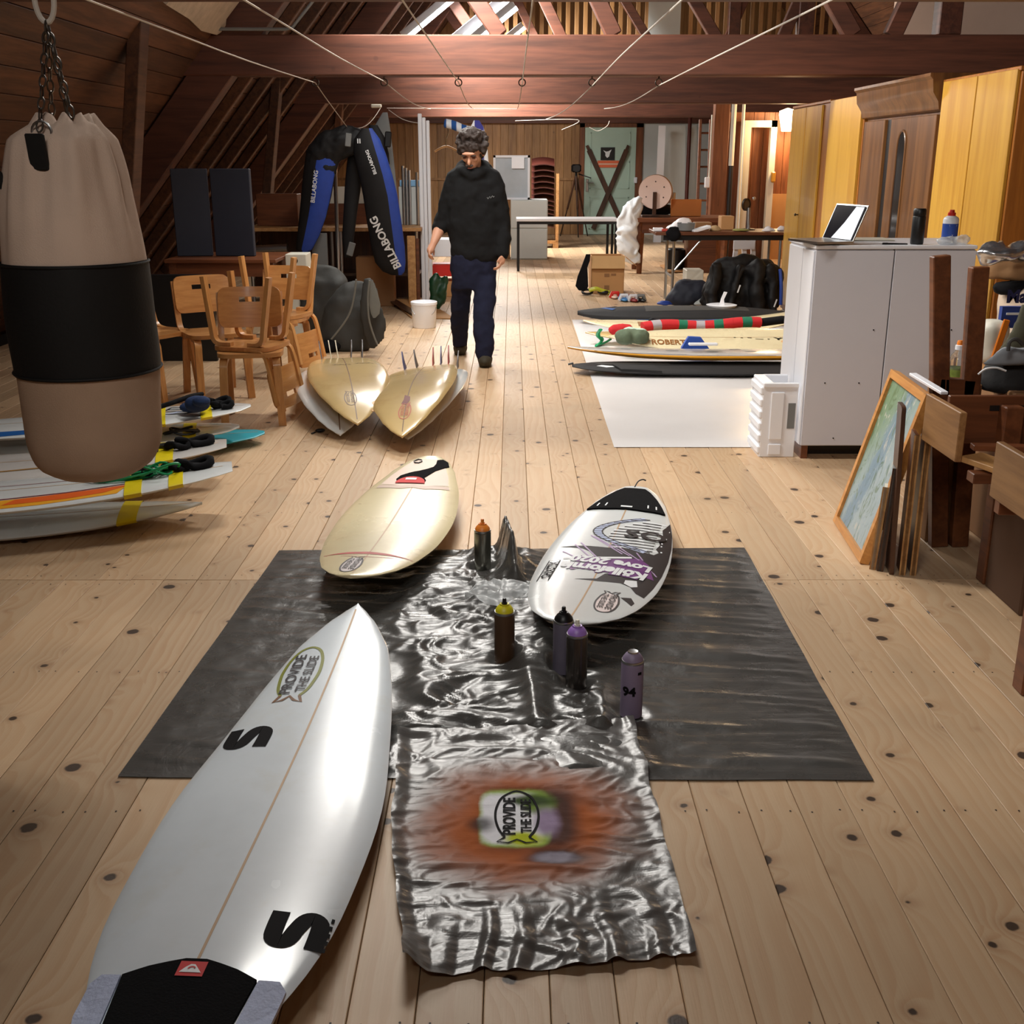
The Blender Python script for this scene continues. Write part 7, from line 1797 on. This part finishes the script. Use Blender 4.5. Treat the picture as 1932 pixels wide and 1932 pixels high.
MB().bb(((x0+x1)/2-.04, 13.596, .2), ((x0+x1)/2+.02, 13.599, .24)).bb(((x0+x1)/2+.04, 13.596, .215), ((x0+x1)/2+.1, 13.599, .24)).build('faint_print', m_cardd, cn, 0)
pd = thing('paddle', 'black paddle blade leaning on the open cardboard box', 'paddle', tuple(G(1098, 548)))
Yp = 13.5; pts = [(1106, 480), (1114, 480), (1113, 492), (1108, 505), (1109, 520), (1110, 540), (1106, 549), (1092, 548), (1086, 540), (1090, 522), (1098, 502)]
MB().prism([YP(x, y, Yp) for x, y in pts], (.0, .04, 0)).build('blade', m_blackcloth, pd, 0)
gg_ = thing('goggles', 'yellow and black diving goggles on the floor before the carton', 'goggles', tuple(G(1116, 556)))
q = G(1108, 557); MB().tube([q+V((.06*math.cos(a), .05*math.sin(a), .04+.02*math.sin(a))) for a in [k*math.pi/8 for k in range(16)]], .014, 8, closed=True).build('strap', m_black, gg_)
MB().tube(curve_pts([q+V((.02, -.02, .06)), q+V((.1, -.03, .08)), q+V((.18, 0, .05)), q+V((.26, .01, .03))], 4), .025, 8).build('frame', M('acid_yellow', (196, 200, 60), .4), gg_)
MB().ell(q+V((.2, .02, .035)), (.08, .05, .03)).build('lens', m_black, gg_, 180)
for i, (px, py, lb, mt, m2) in enumerate(((1160, 563, 'pale pink sandal leftmost in the row of sandals', m_plaster, m_red), (1177, 568, 'blue and white sandal second in the row of sandals', M('sandal_blue', (60, 130, 190), .5), m_white), (1194, 569, 'red sandal with a dark strap third in the row of sandals', M('sandal_red', (140, 36, 40), .5), m_white), (1208, 569, 'black sandal rightmost in the row of sandals', m_black, m_grey))):
    g = G(px, py); t = thing('sandal', lb, 'sandal', tuple(g), group='sandals on the floor')
    MB().ell(g+V((0, 0, .02)), (.045, .13, .02), (0, 0, .15*i-.1)).build('sole', mt, t, 180)
    MB().tube([g+V((-.05, -.02, .01)), g+V((-.03, -.03, .07)), g+V((.03, -.03, .07)), g+V((.05, -.02, .01))], .022, 8).build('strap', m2, t)
    MB().tube([g+V((-.05, .07, .01)), g+V((-.03, .08, .06)), g+V((.03, .08, .06)), g+V((.05, .07, .01))], .018, 8).build('strap', mt, t)
# small wall fittings
o = MB().box(YP(710, 200, 15.55), (.14, .05, .045), None, 0, .01).build('junction_box', m_offwhite, None, 0); tag(o, 'small white box under the second beam above the wetsuits', 'fitting')
bpy.data.scenes.remove(TMP)
